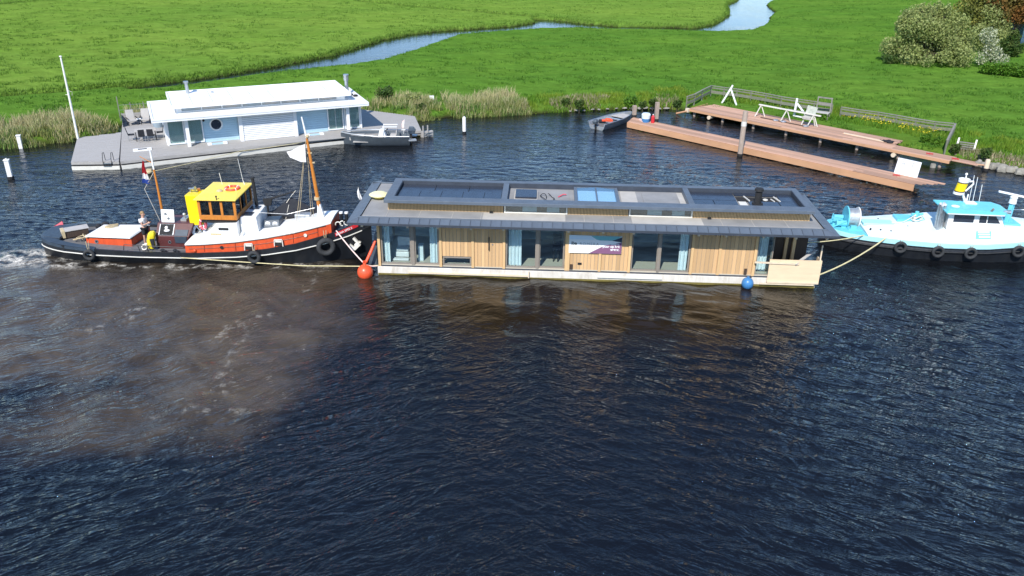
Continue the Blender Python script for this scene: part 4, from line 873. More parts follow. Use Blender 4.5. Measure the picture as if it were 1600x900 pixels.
    # masts
    MB().loft([[(13.85, -.16, zt(13.9)), (14.25, -.16, zt(13.9)), (14.25, .16, zt(13.9)), (13.85, .16, zt(13.9))], [(13.9, -.09, 2.72), (14.06, -.09, 2.72), (14.06, .09, 2.72), (13.9, .09, 2.72)]]).build('mast_step', M['white'], TG, bev=.02)
    ms = MB().tube([(13.98, 0, 2.45), (13.82, 0, 4.3), (13.66, 0, 6.2)], [.105, .09, .06], 12).build('mast', M['varnish'], TG, smooth=60)
    MB().tube([(13.66, 0, 6.2), (13.5, 0, 7.25)], [.06, .035], 10).build('mast_top', M['white'], ms, smooth=60)
    MB().tube([(13.9, 0, 2.95), (13.9, 0, 3.1)], .15, 10).ball((13.72, -.1, 6.3), .09).box(13.62, 13.85, -.05, .05, 5.4, 5.46).box(13.68, 13.95, -.05, .05, 4.9, 4.95).build('mast_fitting', M['rope_tan'], ms)
    am = MB().tube([(5.68, 0, 1.7), (5.66, 0, 3.2), (5.62, 0, 4.4)], [.07, .06, .045], 10).build('mast', M['varnish'], TG, smooth=60)
    MB().tube([(5.62, 0, 4.4), (5.6, 0, 5.2), (5.59, 0, 5.4)], [.05, .05, .02], 8).build('mast_top', M['white'], am, smooth=60)
    MB().tube([(13.62, 0, 6.15), (12.75, -.2, zt(12.75)+.1)], .012, 5).tube([(13.62, 0, 6.15), (12.72, .5, zt(12.75)+.1)], .012, 5).tube([(13.6, 0, 5.2), (13.55, .3, zt(13.5)+.1)], .01, 5).tube([(13.5, .3, 4.4), (13.4, .35, zt(13.4)+.1)], .01, 5).build('stay', M['rope_tan'], TG)
    MB().tube([(5.62, 0, 4.3), (4.9, .1, 3.3), (5.35, .5, 1.0)], .012, 5).build('halyard', M['rope_white'], TG)
    # guard wire along the foredeck
    MB().tube([(10.9, -.3, 2.28), (12.4, -.5, 2.3), (13.8, -.3, 2.6)], .01, 5).build('guard_wire', M['steel'], TG)
    MB().tube([(4.15, -1.75, .62), (4.22, -1.75, .92), (5.0, -1.78, .9), (7.3, -1.82, .86), (7.5, -1.8, .98)], .02, 6).tube([(5.4, -1.8, .9), (5.45, -1.8, .6)], .02, 5).tube([(4.95, -1.8, .9), (5.02, -1.8, .6)], .02, 5).build('hand_rail', M['black'], TG)
    # davit
    MB().tube([(11.0, .8, 1.4), (11.0, .8, 2.45), (10.95, .8, 2.62), (11.2, .82, 2.66), (12.45, .9, 3.05)], [.06, .06, .07, .05, .035], 8).loft([[(10.86, .72, 2.3), (11.2, .72, 2.3), (11.2, .88, 2.3), (10.86, .88, 2.3)], [(10.8, .72, 2.66), (11.3, .72, 2.7), (11.3, .88, 2.7), (10.8, .88, 2.66)]]).build('davit', M['matte_black'], TG)
    # skylight box with two round lights
    sk = MB().loft([[(11.08, -.52, 1.4), (11.95, -.52, 1.5), (11.95, .45, 1.5), (11.08, .45, 1.4)], [(11.1, -.3, 1.86), (11.9, -.3, 1.92), (11.9, .3, 1.92), (11.1, .3, 1.86)]]).build('skylight_box', M['slate_paint'], TG, bev=.03)
    for x in (11.32, 11.7):
        MB().tube([(x, -.46, 1.68), (x, -.37, 1.74)], .14, 16).build('round_light', M['white'], sk)
        MB().tube([(x, -.47, 1.685), (x, -.46, 1.69)], .09, 16).build('light_rim', M['steel'], sk)
    # windlass and bollards in the bow
    MB().box(12.5, 13.3, .4, .9, 1.6, 1.95).build('deck_locker', M['alu'], TG, bev=.03); MB().box(12.45, 13.2, -.6, .1, 1.72, 1.84).build('hatch_cover', M['white'], TG, bev=.02)
    MB().box(13.0, 14.4, -.95, -.55, 1.80, 2.0).build('anchor_platform', M['offwhite'], TG, bev=.02)
    for x in (15.12, 15.4):
        bo = MB().tube([(x, -.15, 1.6), (x, -.15, 2.28)], .085, 12).build('bollard', M['black'], TG, smooth=50); MB().tube([(x, -.15, 2.28), (x, -.15, 2.36)], [.1, .1], 12).build('bollard_cap', M['white'], bo)
    c = MB()
    for k in range(5):
        t0 = k*1.3; c.tube([(15.0+.22*k+.14*math.cos(t0+u), -.45+.05*math.sin(k), 1.78+.08*k*.5+.13*math.sin(t0+u)) for u in [i*.5 for i in range(8)]], .035, 6)
    c.build('anchor_chain', M['offwhite'], TG, smooth=60)
    MB().ball((15.75, -.35, 2.02), (.13, .12, .16)).box(15.62, 15.9, -.46, -.3, 1.86, 2.06).build('fairlead', M['offwhite'], TG)
    # bow anchor in the hawse, name board with lettering
    an = MB(); cx, cz = 15.92, .72; yb = -hb(15.8)-.12
    an.beam((cx-.25, yb, cz-.3), (cx+.22, yb, cz+.22), .1, .1).beam((cx-.36, yb, cz+.02), (cx-.05, yb-.03, cz-.2), .13, .12).beam((cx-.12, yb, cz+.42), (cx+.14, yb-.03, cz+.12), .13, .12).beam((cx-.1, yb-.02, cz-.2), (cx+.2, yb-.02, cz+.1), .2, .12).ball((cx+.02, yb, cz+.0), (.13, .1, .13))
    an.build('anchor', M['offwhite'], TG)
    nb = [(14.95, 1.30), (16.05, 1.68), (16.02, 1.86), (14.92, 1.50)]
    pts = [Vector((x, -(hb(x))-.012, z)) for x, z in nb]
    brd = MB().extr(pts, (0, -.03, 0)).build('name_board', M['red'], TG, bev=.01)
    a, b2 = pts[0], pts[1]; dr = (b2-a); yaw2 = math.atan2(dr.y, dr.x); pit = math.atan2(dr.z, math.hypot(dr.x, dr.y))
    t = text('lettering', 'BONA SPES 2', .155, M['white_clean'], brd, a+Vector((.06, -.045, .055)), bold=.003, sx=1.0); t.rotation_mode = 'XYZ'
    t.matrix_local = Matrix.Translation(a+dr*.04+Vector((0, -.042, .045))) @ Matrix.Rotation(yaw2, 4, 'Z') @ Matrix.Rotation(-pit, 4, 'Y') @ Matrix.Rotation(R(90), 4, 'X')
    # bow pennant staff
    MB().tube([(16.2, 0, 2.0), (16.1, 0, 3.75)], .018, 6).build('flag_staff', M['matte_black'], TG)
    # grating box at the stern quarter
    return zt
M['yellow_pale'] = mat('sun_bleached_yellow_paint', (0.86, 0.66, 0.10), 0.45, var=0.06)
ZTUG = make_tug()
HT = M['white_clean']
tag(MB().loft([[TW(16.1, -.01, 3.72), TW(16.1, .01, 3.72)], [TW(16.13, -.02, 3.4), TW(16.0, .02, 3.4)], [TW(16.28, -.05, 3.02), TW(16.02, .04, 3.12)], [TW(16.36, -.02, 2.9), TW(16.12, .03, 2.96)]], cap=False, closed=False).build('pennant', M['cloth_white'], smooth=60), 'white pennant drooping from the staff at the bow of the tug', 'flag')
tag(MB().loft([[TW(13.55, -.05, 5.9), TW(13.52, -.05, 4.95)], [TW(13.2, -.14, 5.75), TW(13.25, -.14, 5.0)], [TW(12.85, -.04, 5.55), TW(12.95, -.06, 5.1)], [TW(12.6, -.12, 5.5), TW(12.75, -.12, 5.2)]], cap=False, closed=False).build('pennant', M['cloth_white'], smooth=60), 'white flag flying from the varnished foremast of the tug', 'flag')
# Dutch tricolour hanging on the gaff of the aft mast
fl = thing('ensign', TW(5.1, .05, 4.6), TUG_YAW, 'red white and blue flag hanging limp from the short aft mast of the tug', 'flag')
def flagcloth(z0, z1, w0, w1, mm, nm, nfold=7):
    r = []
    for z, w in ((z0, w0), ((z0+z1)/2, (w0+w1)/2), (z1, w1)):
        r.append([(w*(i/(nfold-1)-.5)+.02*math.sin(z*9), .07*math.sin(i*1.9+z*2), z-.08*(i/(nfold-1))) for i in range(nfold)])
    MB().loft(r, cap=False, closed=False).build(nm, M[mm], fl, smooth=60)
flagcloth(.25, -.42, .10, .26, 'flag_red', 'red_stripe'); flagcloth(-.425, -.72, .26, .33, 'cloth_white', 'white_stripe'); flagcloth(-.725, -.95, .33, .38, 'flag_blue', 'blue_stripe')
MB().tube([(-.12, 0, .45), (.5, 0, .1)], .02, 6).build('gaff', M['varnish'], fl)
# fenders: car tyres along the near side
def tyre(c, Rr, r, lab, tilt=0.0, rope=0.5):
    t = thing('tyre_fender', c, TUG_YAW+tilt, lab, 'tyre')
    MB().torus((0, 0, 0), (0, 1, 0), Rr, r, 26, 10, sq=1.15).build('tyre', M['rubber'], t, smooth=60)
    MB().tube([(-.03, .05, Rr-.02), (-.06, r*.9, Rr+rope)], .016, 5).tube([(.03, .05, Rr-.02), (.08, r*.9, Rr+rope)], .016, 5).build('lashing', M['rope_tan'], t)
    return t
tyre(TW(2.45, -(hb(2.45)+.16), .42), .22, .085, 'small tyre fender near the rounded stern of the tug', .1)
tyre(TW(10.95, -(hb(10.95)+.17), .5), .25, .10, 'tyre fender hanging midway along the tug below a scuttle', 0, .35)
tyre(TW(14.5, -(hb(14.5)+.2), .88), .36, .135, 'biggest tyre fender hanging below the bow of the tug', .32, .5)
# covered tender slung on the far side of the foredeck
tb = thing('covered_tender', TW(12.1, 1.25, 1.45), TUG_YAW, 'small boat under a black tarpaulin slung on the far side of the tug foredeck', 'covered boat')
rr = []
for x, w, h, k in ((-1.25, .12, .25, .3), (-.9, .45, .42, .45), (-.4, .68, .45, .8), (0.05, .78, .45, 1.18), (.5, .76, .42, .95), (1.0, .66, .38, .7), (1.45, .5, .34, .55), (1.7, .3, .3, .42)):
    rr.append([(x, -w*.7, -.05), (x, -w, h*.8), (x, -w*.55, h*.8+(k-h*.8)*.35), (x, 0, k), (x, w*.55, h*.8+(k-h*.8)*.35), (x, w, h*.8), (x, w*.7, -.05)])
MB().loft(rr).build('tarpaulin', M['cloth_black'], tb, smooth=50)
MB().tube([(0.05, -.05, 1.2), (-.12, -.28, .95)], .016, 5).tube([(.05, 0, 1.2), (.35, 0, 1.55)], .014, 5).tube([(0, -.3, .85), (-.1, -.8, .2)], .012, 5).build('lashing', M['rope_white'], tb)
# life rings
def ring(name, c, ax, Rr, r, label, cat, c1='buoy_orange', c2='white', yaw=0):
    t = thing(name, c, yaw, label, cat)
    MB().torus((0, 0, 0), ax, Rr, r, 28, 10).build('ring', M[c1], t, smooth=60)
    for k in range(4):
        a = math.pi/4+k*math.pi/2; A = Vector(ax).normalized(); u = A.cross(Vector((0, 0, 1))); u = Vector((1, 0, 0)) if u.length < .01 else u.normalized(); v = A.cross(u)
        d = u*math.cos(a)+v*math.sin(a); MB().torus(d*Rr, A.cross(d), r*1.06, .02, 12, 5).build('band', M[c2], t)
    return t
ring('life_ring', TW(9.5, .1, 3.44), (0, 0, 1), .33, .07, 'orange life ring lying flat on the yellow wheelhouse roof', 'life ring')
MB_s = MB().ball(TW(9.0, -.35, 3.42), (.16, .14, .1)).build('rope_coil', M['rope_tan']); tag(MB_s, 'small tan rope heap beside the life ring on the wheelhouse roof', 'rope')
ring('life_ring', TW(8.05, -.75, 1.75), (-.55, -.8, .2), .24, .07, 'faded red and white life ring leaning below the wheelhouse', 'life ring', 'pink_red', 'white')
o = thing('hose_reel', TW(7.72, -.62, 1.32), TUG_YAW, 'pale blue hose coiled in a ring beside the white trunk of the tug', 'hose')
MB().torus((0, 0, 0), (-.25, -.85, .5), .36, .045, 26, 8).torus((0, .03, 0), (-.25, -.85, .5), .29, .035, 26, 8).torus((0, .06, .01), (-.25, -.85, .5), .35, .03, 26, 8).build('hose', M['ice_print'], o, smooth=60)
MB().tube([(-.2, .1, -.3), (.2, .1, .3)], .03, 6).tube([(.2, .1, -.3), (-.2, .1, .3)], .03, 6).build('bracket', M['steel'], o)
MB().tube([(0, .12, 0), (-.15, .2, .85)], .012, 5).build('line', M['varnish'], o)
# yellow oilskin hung on the corner of the cabin
jk = thing('oilskin_jacket', TW(5.42, -1.28, .55), TUG_YAW, 'bright yellow oilskin coat draped over the corner of the maroon cabin', 'coat')
r2 = []
for z, wx, wy, ox in ((0.02, .17, .12, -.03), (.2, .2, .15, -.02), (.45, .19, .16, .0), (.65, .2, .17, .06), (.85, .18, .15, .12), (.95, .1, .1, .15)):
    r2.append([(ox+wx*math.cos(t)*(1+.16*math.sin(5*t+z*7)), wy*math.sin(t)*(1+.16*math.sin(4*t+z*5)), z) for t in [i*math.pi/9 for i in range(18)]])
MB().loft(r2).build('coat', M['cloth_yellow'], jk, smooth=60)
MB().loft([[(.1, -.19, .1), (.22, -.19, .1), (.24, -.15, .1)], [(.05, -.23, .6), (.24, -.21, .6), (.24, -.15, .6)]]).build('dark_lining', M['cloth_black'], jk)
# crate, ropes and ring on the after deck
cr = thing('wooden_crate', TW(.85, -.1, .72), TUG_YAW-0.95+R(90), 'dark weathered crate with pale lid standing in the stern of the tug', 'crate')
MB().box(-.62, .62, -.28, .28, 0, .36).build('box', M['brown_wall'], cr, bev=.02); MB().box(-.66, .66, -.32, .32, .362, .41).build('lid', M['grey_lumber'], cr, bev=.01); MB().box(-.65, -.5, -.33, .33, .05, .42).build('strap', M['rope_tan'], cr)
tag(MB().tube([TW(1.3+.25*math.cos(t)+.03*t, -.75+.2*math.sin(t*1.3), .74+.015*t) for t in [i*.4 for i in range(40)]], .028, 6).build('rope_coil', M['rope_tan'], smooth=60), 'thick tan mooring rope heaped on the after deck beside the red hatch', 'rope')
tag(MB().tube([TW(2.55+.32*math.cos(t)*(1-.012*t), .5+.26*math.sin(t*1.07), 1.03+.003*t) for t in [i*.4 for i in range(60)]], .02, 6).build('rope_coil', M['rope_tan'], smooth=60), 'pale tan rope coiled on the white lid of the aft hatch', 'rope')
tag(MB().torus(TW(5.15, -1.55, .72), (0, -.8, .4), .13, .035, 18, 8).build('rope_ring', M['rope_white'], smooth=60), 'small white ring on deck beside the yellow oilskin coat', 'ring')
for x, y in ((1.55, .95), (.9, 1.05)): pass
tag(MB().ball(TW(1.9, 1.1, .86), (.22, .16, .2)).ball(TW(1.55, 1.0, .82), (.16, .14, .16)).build('fender_bundle', M['cloth_black'], smooth=60), 'dark fenders bundled behind the crate on the far side of the stern', 'fender')
rudder = MB().loft([[TW(-.95, .35, .66), TW(-.35, .95, 1.0), TW(-.3, .9, .9), TW(-.9, .3, .56)], [TW(-1.02, .3, .70), TW(-.4, 1.0, 1.07), TW(-.36, 1.02, 1.02), TW(-.98, .32, .64)]]).build('flag_roll', M['pink_red']); tag(rudder, 'rolled red flag lying over the rounded stern of the tug', 'flag')
for x, y, z in ((6.1, -1.62, .6), (6.75, -1.62, .6)):
    tag(MB().ball(TW(x, y, z), (.12, .09, .08)).ball(TW(x+.14, y-.03, z-.02), (.09, .07, .05)).build('shoes', M['cloth_black'], smooth=60), ('dark shoes on deck under the porthole of the maroon cabin' if x < 6.5 else 'dark shoes on deck under the slate door of the maroon cabin'), 'shoes')
# person on the after deck looking at a phone, helmsman behind the glass
def person(loc, yaw, label, shirt='cloth_white', trousers='cloth_black', long_legs=False, hand_item=True):
    root = thing('person', loc, yaw, label, 'person')
    J = {'pel': (0, 0, .93, .125), 'wst': (0, 0, 1.07, .115), 'chs': (.0, 0, 1.3, .135), 'nck': (.0, 0, 1.47, .06), 'hd0': (.035, 0, 1.58, .085), 'hd1': (.05, 0, 1.68, .10), 'hd2': (.035, 0, 1.76, .075)}
    E_ = [('pel', 'wst'), ('wst', 'chs'), ('chs', 'nck'), ('nck', 'hd0'), ('hd0', 'hd1'), ('hd1', 'hd2')]
    for s, sg in (('L', 1), ('R', -1)):
        J['hp'+s] = (0, .09*sg, .87, .105); J['kn'+s] = (.03 if sg > 0 else -.02, .1*sg, .48, .062); J['an'+s] = (-.02 if sg > 0 else -.06, .1*sg, .09, .043); J['to'+s] = (.14 if sg > 0 else .1, .11*sg, .04, .035)
        J['sh'+s] = (0, .18*sg, 1.4, .068); J['el'+s] = (.06, .24*sg, 1.12, .045); J['wr'+s] = (.27, .09*sg, 1.2, .032)
        E_ += [('pel', 'hp'+s), ('hp'+s, 'kn'+s), ('kn'+s, 'an'+s), ('an'+s, 'to'+s), ('chs', 'sh'+s), ('sh'+s, 'el'+s), ('el'+s, 'wr'+s)]
        J['pm'+s] = (.34, .055*sg, 1.23, .036); E_.append(('wr'+s, 'pm'+s))
        for q, (dx, dy, dz, r) in enumerate(((.07, -.03, .05, .012), (.085, -.02, .025, .012), (.085, -.01, .005, .012), (.075, .0, -.015, .011), (.02, -.03, .07, .013))):
            J['f%d%s' % (q, s)] = (.34+dx, .055*sg+dy*sg, 1.23+dz, r); E_.append(('pm'+s, 'f%d%s' % (q, s)))
    def skin(names, edges, name, mm, grow=0.0, sub=1):
        idx = {n: i for i, n in enumerate(names)}; me = bpy.data.meshes.new(name)
        me.from_pydata([J[n][:3] for n in names], [(idx[a], idx[b]) for a, b in edges], []); o = bpy.data.objects.new(name, me); COL.objects.link(o); o.parent = root
        sk = o.modifiers.new('skin', 'SKIN'); sk.use_smooth_shade = True; d = me.skin_vertices[0].data
        for n, i in idx.items(): r = J[n][3]+grow; d[i].radius = (r, r); d[i].use_root = (i == 0)
        sb = o.modifiers.new('sub', 'SUBSURF'); sb.levels = sb.render_levels = sub
        dg = bpy.context.evaluated_depsgraph_get(); me2 = bpy.data.meshes.new_from_object(o.evaluated_get(dg)); bpy.data.objects.remove(o)
        o = bpy.data.objects.new(name, me2); COL.objects.link(o); o.parent = root; me2.materials.clear(); me2.materials.append(M[mm]); return o
    body = skin(list(J), E_, 'person_body', 'skin')
    J['nck2'] = (0, 0, 1.44, .085); J['slL'] = (.035, .222, 1.24, .07); J['slR'] = (.035, -.222, 1.24, .07)
    skin(['pel', 'wst', 'chs', 'nck2', 'shL', 'shR', 'slL', 'slR'], [('pel', 'wst'), ('wst', 'chs'), ('chs', 'nck2'), ('chs', 'shL'), ('chs', 'shR'), ('shL', 'slL'), ('shR', 'slR')], 'shirt', shirt, .022)
    lo = .12 if long_legs else .52
    for s, sg in (('L', 1), ('R', -1)): J['sk'+s] = ((.028 if sg > 0 else -.018) if not long_legs else J['an'+s][0], .1*sg, lo, .085 if not long_legs else .06)
    skin(['pel', 'hpL', 'hpR', 'skL', 'skR'], [('pel', 'hpL'), ('pel', 'hpR'), ('hpL', 'skL'), ('hpR', 'skR')], 'shorts', trousers, .024)
    MB().ball((.02, 0, 1.745), (.105, .095, .085), 12, 8).ball((-.035, 0, 1.69), (.07, .088, .09), 10, 8).build('hair', M['hair'], root, smooth=60)
    MB().ball((.155, 0, 1.655), (.022, .016, .025), 8, 6).ball((.05, .098, 1.66), (.02, .012, .03), 6, 5).ball((.05, -.098, 1.66), (.02, .012, .03), 6, 5).build('nose_and_ears', M['skin'], root, smooth=60)
    MB().ball((.142, .035, 1.685), (.01, .013, .008), 6, 4).ball((.142, -.035, 1.685), (.01, .013, .008), 6, 4).box(.142, .15, -.025, .025, 1.608, 1.616).build('eyes_and_mouth', M['brown_wall'], root)
    MB().ball((.06, .105, .05), (.14, .05, .05), 10, 6).ball((.02, -.105, .05), (.14, .05, .05), 10, 6).build('shoe', M['offwhite'], root, smooth=60)
    if hand_item:
        ph = MB().box(.385, .395, -.04, .04, 1.2, 1.35).build('phone', M['matte_black'], None); ph.location = loc; ph.rotation_euler = (0, 0, yaw); tag(ph, 'dark phone held by the person in the white T-shirt on the tug', 'phone')
    return root
person(TW(4.88, -.62, .52), TUG_YAW-.2, 'person in white T-shirt and black shorts standing on the tug looking at a phone')
person(TW(9.15, .1, 1.62), TUG_YAW-.1, 'person in a pale blue shirt standing inside the wheelhouse of the tug', 'ice_print', 'slate_paint', True, False)
# tow lines, buoys
def rope(name, pts, r, mm, label, sag=0.0):
    P_ = []
    for a, b in zip(pts, pts[1:]):
        a, b = Vector(a), Vector(b)
        for i in range(8): t = i/8; P_.append(a.lerp(b, t)-Vector((0, 0, sag*4*t*(1-t))))
    P_.append(Vector(pts[-1])); return tag(MB().tube(P_, r, 7).build(name, M[mm], smooth=60), label, 'rope')
BU = HBW(-.58, -.28, .18)
rope('tow_rope', [TW(15.0, -hb(15)-.02, 1.62), BU+Vector((.02, 0, .42)), HBW(0.05, .05, .42)], .035, 'rope_pink', 'pale pink tow rope running from the tug bow down to the orange buoy', .06)
rope('tow_rope', [TW(7.2, -2.02, .38), TW(10.5, -2.05, .22), TW(13.5, -2.3, .2), HBW(-.6, -.1, .42), HBW(.05, .02, .44)], .026, 'rope_yellow', 'long yellow rope stretched low along the tug hull to the orange buoy')
by = thing('mooring_buoy', BU, 0, 'round orange buoy floating at the left corner of the timber house', 'buoy')
MB().ball((0, 0, 0), (.39, .39, .41), 24, 16).build('ball', M['buoy_orange'], by, smooth=80); MB().tube([(0, 0, .36), (0, 0, .52)], [.1, .07], 10).torus((0, 0, .54), (0, 1, 0), .07, .03, 12, 6).build('eye', M['buoy_orange'], by, smooth=60)
tag(MB().tube([BU+Vector((.05, .05, .5)), BU+Vector((.28, .3, .95)), BU+Vector((.52, .55, 1.5))], [.07, .085, .06], 8).build('fender_strap', M['buoy_orange'], smooth=60), 'orange fender sleeve slanting up from the orange buoy to the timber house', 'fender')
tag(MB().loft([[HBW(-.55, .35, .3), HBW(-.1, .35, .3), HBW(-.1, .6, .3), HBW(-.55, .6, .3)], [HBW(-.2, .8, 1.9), HBW(-.05, .8, 1.9), HBW(-.05, .95, 1.9), HBW(-.2, .95, 1.9)]]).build('fender_pad', M['slate_paint'], bev=.03), 'dark slate pad leaning between the tug bow and the left end of the timber house', 'fender')
bb = thing('mooring_buoy', HBW(18.35, -.32, .22), 0, 'round blue buoy floating below the right end of the timber house', 'buoy')
MB().ball((0, 0, 0), (.29, .29, .31), 24, 16).build('ball', M['buoy_blue'], bb, smooth=80); MB().tube([(0, 0, .27), (0, 0, .36)], .06, 10).build('eye', M['buoy_blue'], bb, smooth=60); MB().tube([(0, .05, .33), (.2, .27, .2), (.25, .3, .18)], .015, 5).build('line', M['matte_black'], bb)
# ================================================================== the turquoise and white workboat at the right
WB_O, WB_YAW = Vector((17.2, 43.4, 0)), -0.08
WBT = thing('workboat', WB_O, WB_YAW, 'turquoise and white workboat made fast behind the right end of the timber house', 'workboat')
def BW(x, y, z):
    c, s = math.cos(WB_YAW), math.sin(WB_YAW); return Vector((WB_O.x+c*x-s*y, WB_O.y+s*x+c*y, z))
BX = [0, .3, .7, 1.3, 2.2, 3.6, 5.6, 8, 10, 11.5, 12.8, 13.6]; BB = [.12, .55, .95, 1.32, 1.62, 1.95, 2.22, 2.24, 1.95, 1.45, .75, .06]
BS = [1.0, .96, .93, .91, .9, .9, .9, .93, 1.05, 1.25, 1.5, 1.7]
def bb_(x): return float(np.interp(x, BX, BB))
def bs_(x): return float(np.interp(x, BX, BS))
def make_workboat():
    xs = np.concatenate([[0, .15, .3, .5, .8], np.arange(1.2, 13.4, .5), [13.6]]); rings = []; band = []
    for x in xs:
        b, s = bb_(x), bs_(x)
        rings.append([(x, -y, z) for y, z in ((0, -.7), (b*.6, -.65), (b*.93, -.15), (b*.99, s-.52), (b+.05, s-.47), (b+.06, s-.36), (b, s-.3), (b, s-.2))]+[(x, y, z) for y, z in ((b, s-.2), (b, s-.3), (b+.06, s-.36), (b+.05, s-.47), (b*.99, s-.52), (b*.93, -.15), (b*.6, -.65), (0, -.7))])
        band.append([(x, -b*1.0-.012, s-.2), (x, -b-.012, s+.02), (x, -max(b-.1, .02), s+.04), (x, -max(b-.12, .015), s-.06), (x, max(b-.12, .015), s-.06), (x, max(b-.1, .02), s+.04), (x, b+.012, s+.02), (x, b+.012, s-.2)])
    MB().loft(rings).build('hull', M['black'], WBT, smooth=35)
    for sg in (-1, 1): MB().tube([(x, sg*(bb_(x)+.06), bs_(x)-.41) for x in xs[2:]], .03, 6).build('rubbing_strip', M['rubber'], WBT)
    MB().loft(band).build('bulwark', M['cyan_pale'], WBT, smooth=30)
    fd = []
    for x in (.05, .3, .7, 1.3, 2.0, 2.12): b, s = bb_(x), bs_(x); fd.append([(x, -b+.06, s-.05), (x, -b+.06, s+.045), (x, b-.06, s+.045), (x, b-.06, s-.05)])
    MB().loft(fd).build('end_deck', M['cyan'], WBT)
    # raised white deck with sloping sides
    rr = []
    for x, zt in ((2.14, 1.02), (2.6, 1.1), (3.8, 1.16), (5.4, 1.24), (6.2, 1.42), (7.5, 1.5), (9.2, 1.55), (10.2, 1.5), (11.5, 1.5), (12.6, 1.62)):
        b, s = bb_(x), bs_(x); e = .75 if x > 6 else .55
        rr.append([(x, -b+.1, s-.03), (x, -b+.12, s+.06), (x, -max(b-e, .1), zt), (x, 0, zt+.05), (x, max(b-e, .1), zt), (x, b-.12, s+.06), (x, b-.1, s-.03)])
    MB().loft(rr).build('raised_deck', M['white_cyan'], WBT, smooth=25)
    MB().box(2.2, 3.85, -.30, .42, 1.1, 1.24).build('hatch_cover', M['cyan_pale'], WBT, bev=.03)
    MB().prism([(4.15, .2), (6.0, .35), (5.7, 1.25), (4.2, 1.2)], 1.15, 1.34).build('hatch_cover', M['cyan'], WBT, bev=.03)
    for x, y in ((2.4, -.9), (2.9, -1.0), (3.4, -1.15), (4.5, -.45), (5.1, -.9), (5.5, -.4), (3.3, .75)): MB().tube([(x, y, 1.04), (x, y, 1.24 if x > 4 else 1.18)], [.06, .045], 8).build('deck_plug', M['matte_black'], WBT)
    # towing winch
    w = MB().tube([(1.28, .1, 1.42), (1.34, .1, 1.42)], .62, 28).build('winch_flange', M['cyan'], WBT, smooth=30)
    MB().tube([(1.34, .1, 1.42), (1.9, .1, 1.42)], .5, 24).build('winch_drum', M['alu'], WBT, smooth=30)
    MB().tube([(1.9, .1, 1.42), (1.95, .1, 1.42)], .58, 28).build('winch_flange', M['white'], WBT, smooth=30)
    wd = MB().box(1.0, 1.25, -.4, .6, .95, 1.2).tube([(.7, -.35, 1.2), (1.25, -.35, 1.2)], .16, 12).tube([(.75, .4, 1.3), (1.25, .4, 1.3)], .13, 12).box(.6, 1.0, -.1, .3, .95, 1.35).beam((.45, -.5, .98), (1.2, -.5, 1.4), .06, .06).beam((.55, .1, .98), (.6, .1, 1.6), .05, .05).beam((.4, -.1, 1.2), (.9, -.45, 1.45), .05, .05)
    wd.build('winch_gear', M['cyan'], WBT, bev=.01)
    MB().box(1.3, 2.0, -.75, .8, .92, 1.0).box(1.45, 1.75, -.62, -.45, 1.0, 1.15).build('winch_bed', M['cyan'], WBT)
    # cabin
    z0, z1, y0, y1 = 1.46, 2.42, -1.32, .3
    cab = MB().loft([[(6.15, y, z0), (9.25, y, z0), (8.72, y*.96, z1), (6.15, y*.96, z1)] for y in (y0, y1)]).build('cabin', M['white'], WBT, bev=.03)
    for a, b, c, d in ((6.42, 7.46, 6.42, 7.46), (7.74, 8.12, 7.74, 8.10), (8.17, 8.84, 8.17, 8.55)):
        ya, yb = y0-.004, y0*.96-.004; f = lambda z: y0+(y0*.96-y0)*(z-z0)/(z1-z0)-.012
        MB().extr([(a, f(1.88), 1.88), (b, f(1.88), 1.88), (d, f(2.27), 2.27), (c, f(2.27), 2.27)], (0, -.012, 0)).build('cabin_window', M['solar'], cab, bev=.01)
    for y in (-1.15, -.45):
        MB().extr([(9.18, y, 1.65), (9.18, y+.6, 1.65), (8.82, y+.6, 2.27), (8.82, y, 2.27)], (.02, 0, .012)).build('cabin_window', M['solar'], cab)
    MB().loft([[(5.85, -1.62, 2.425), (8.85, -1.62, 2.425), (9.25, -.9, 2.425), (9.25, 0, 2.425), (8.95, .48, 2.425), (5.9, .48, 2.425)], [(5.85, -1.62, 2.49), (8.85, -1.62, 2.49), (9.25, -.9, 2.49), (9.25, 0, 2.49), (8.95, .48, 2.49), (5.9, .48, 2.49)], [(6.1, -1.3, 2.56), (8.7, -1.3, 2.56), (8.95, -.8, 2.56), (8.95, -.1, 2.56), (8.8, .25, 2.56), (6.1, .25, 2.56)]]).build('cabin_roof', M['cyan'], WBT, bev=.015)
    MB().box(5.9, 8.8, -1.66, -1.622, 2.41, 2.45).build('roof_trim', M['white'], WBT)
    MB().ball((6.6, -.75, 2.57), (.22, .2, .05)).box(7.3, 7.9, -.3, .1, 2.56, 2.62).build('roof_fitting', M['white'], WBT, smooth=50)
    MB().tube([(8.2, -1.3, 2.5), (8.25, -1.42, 2.72)], .06, 8).build('side_lamp', M['old_wood'], WBT)
    MB().tube([(8.9, -1.2, 2.52), (9.25, -1.2, 2.5)], [.05, .12], 10).build('search_light', M['steel'], WBT)
    # exhaust pipes
    for x, y in ((5.82, -1.12), (6.0, -1.02), (5.82, -.85), (6.02, -.78)): MB().tube([(x, y, 1.3), (x-.06, y, 2.66)], .095, 12).tube([(x-.06, y, 2.66), (x-.08, y-.08, 2.74)], .075, 10).build('exhaust_pipe', M['steel'], WBT, smooth=50)
    # mast with beer mug shaped sign, aerials
    MB().tube([(7.45, 0, 2.5), (7.2, 0, 2.95), (7.15, 0, 3.5), (7.1, 0, 4.1)], [.09, .06, .05, .03], 8).tube([(7.45, 0, 2.5), (7.5, .1, 3.0)], .04, 6).ball((7.1, 0, 4.14), .07).build('light_mast', M['white'], WBT, smooth=60)
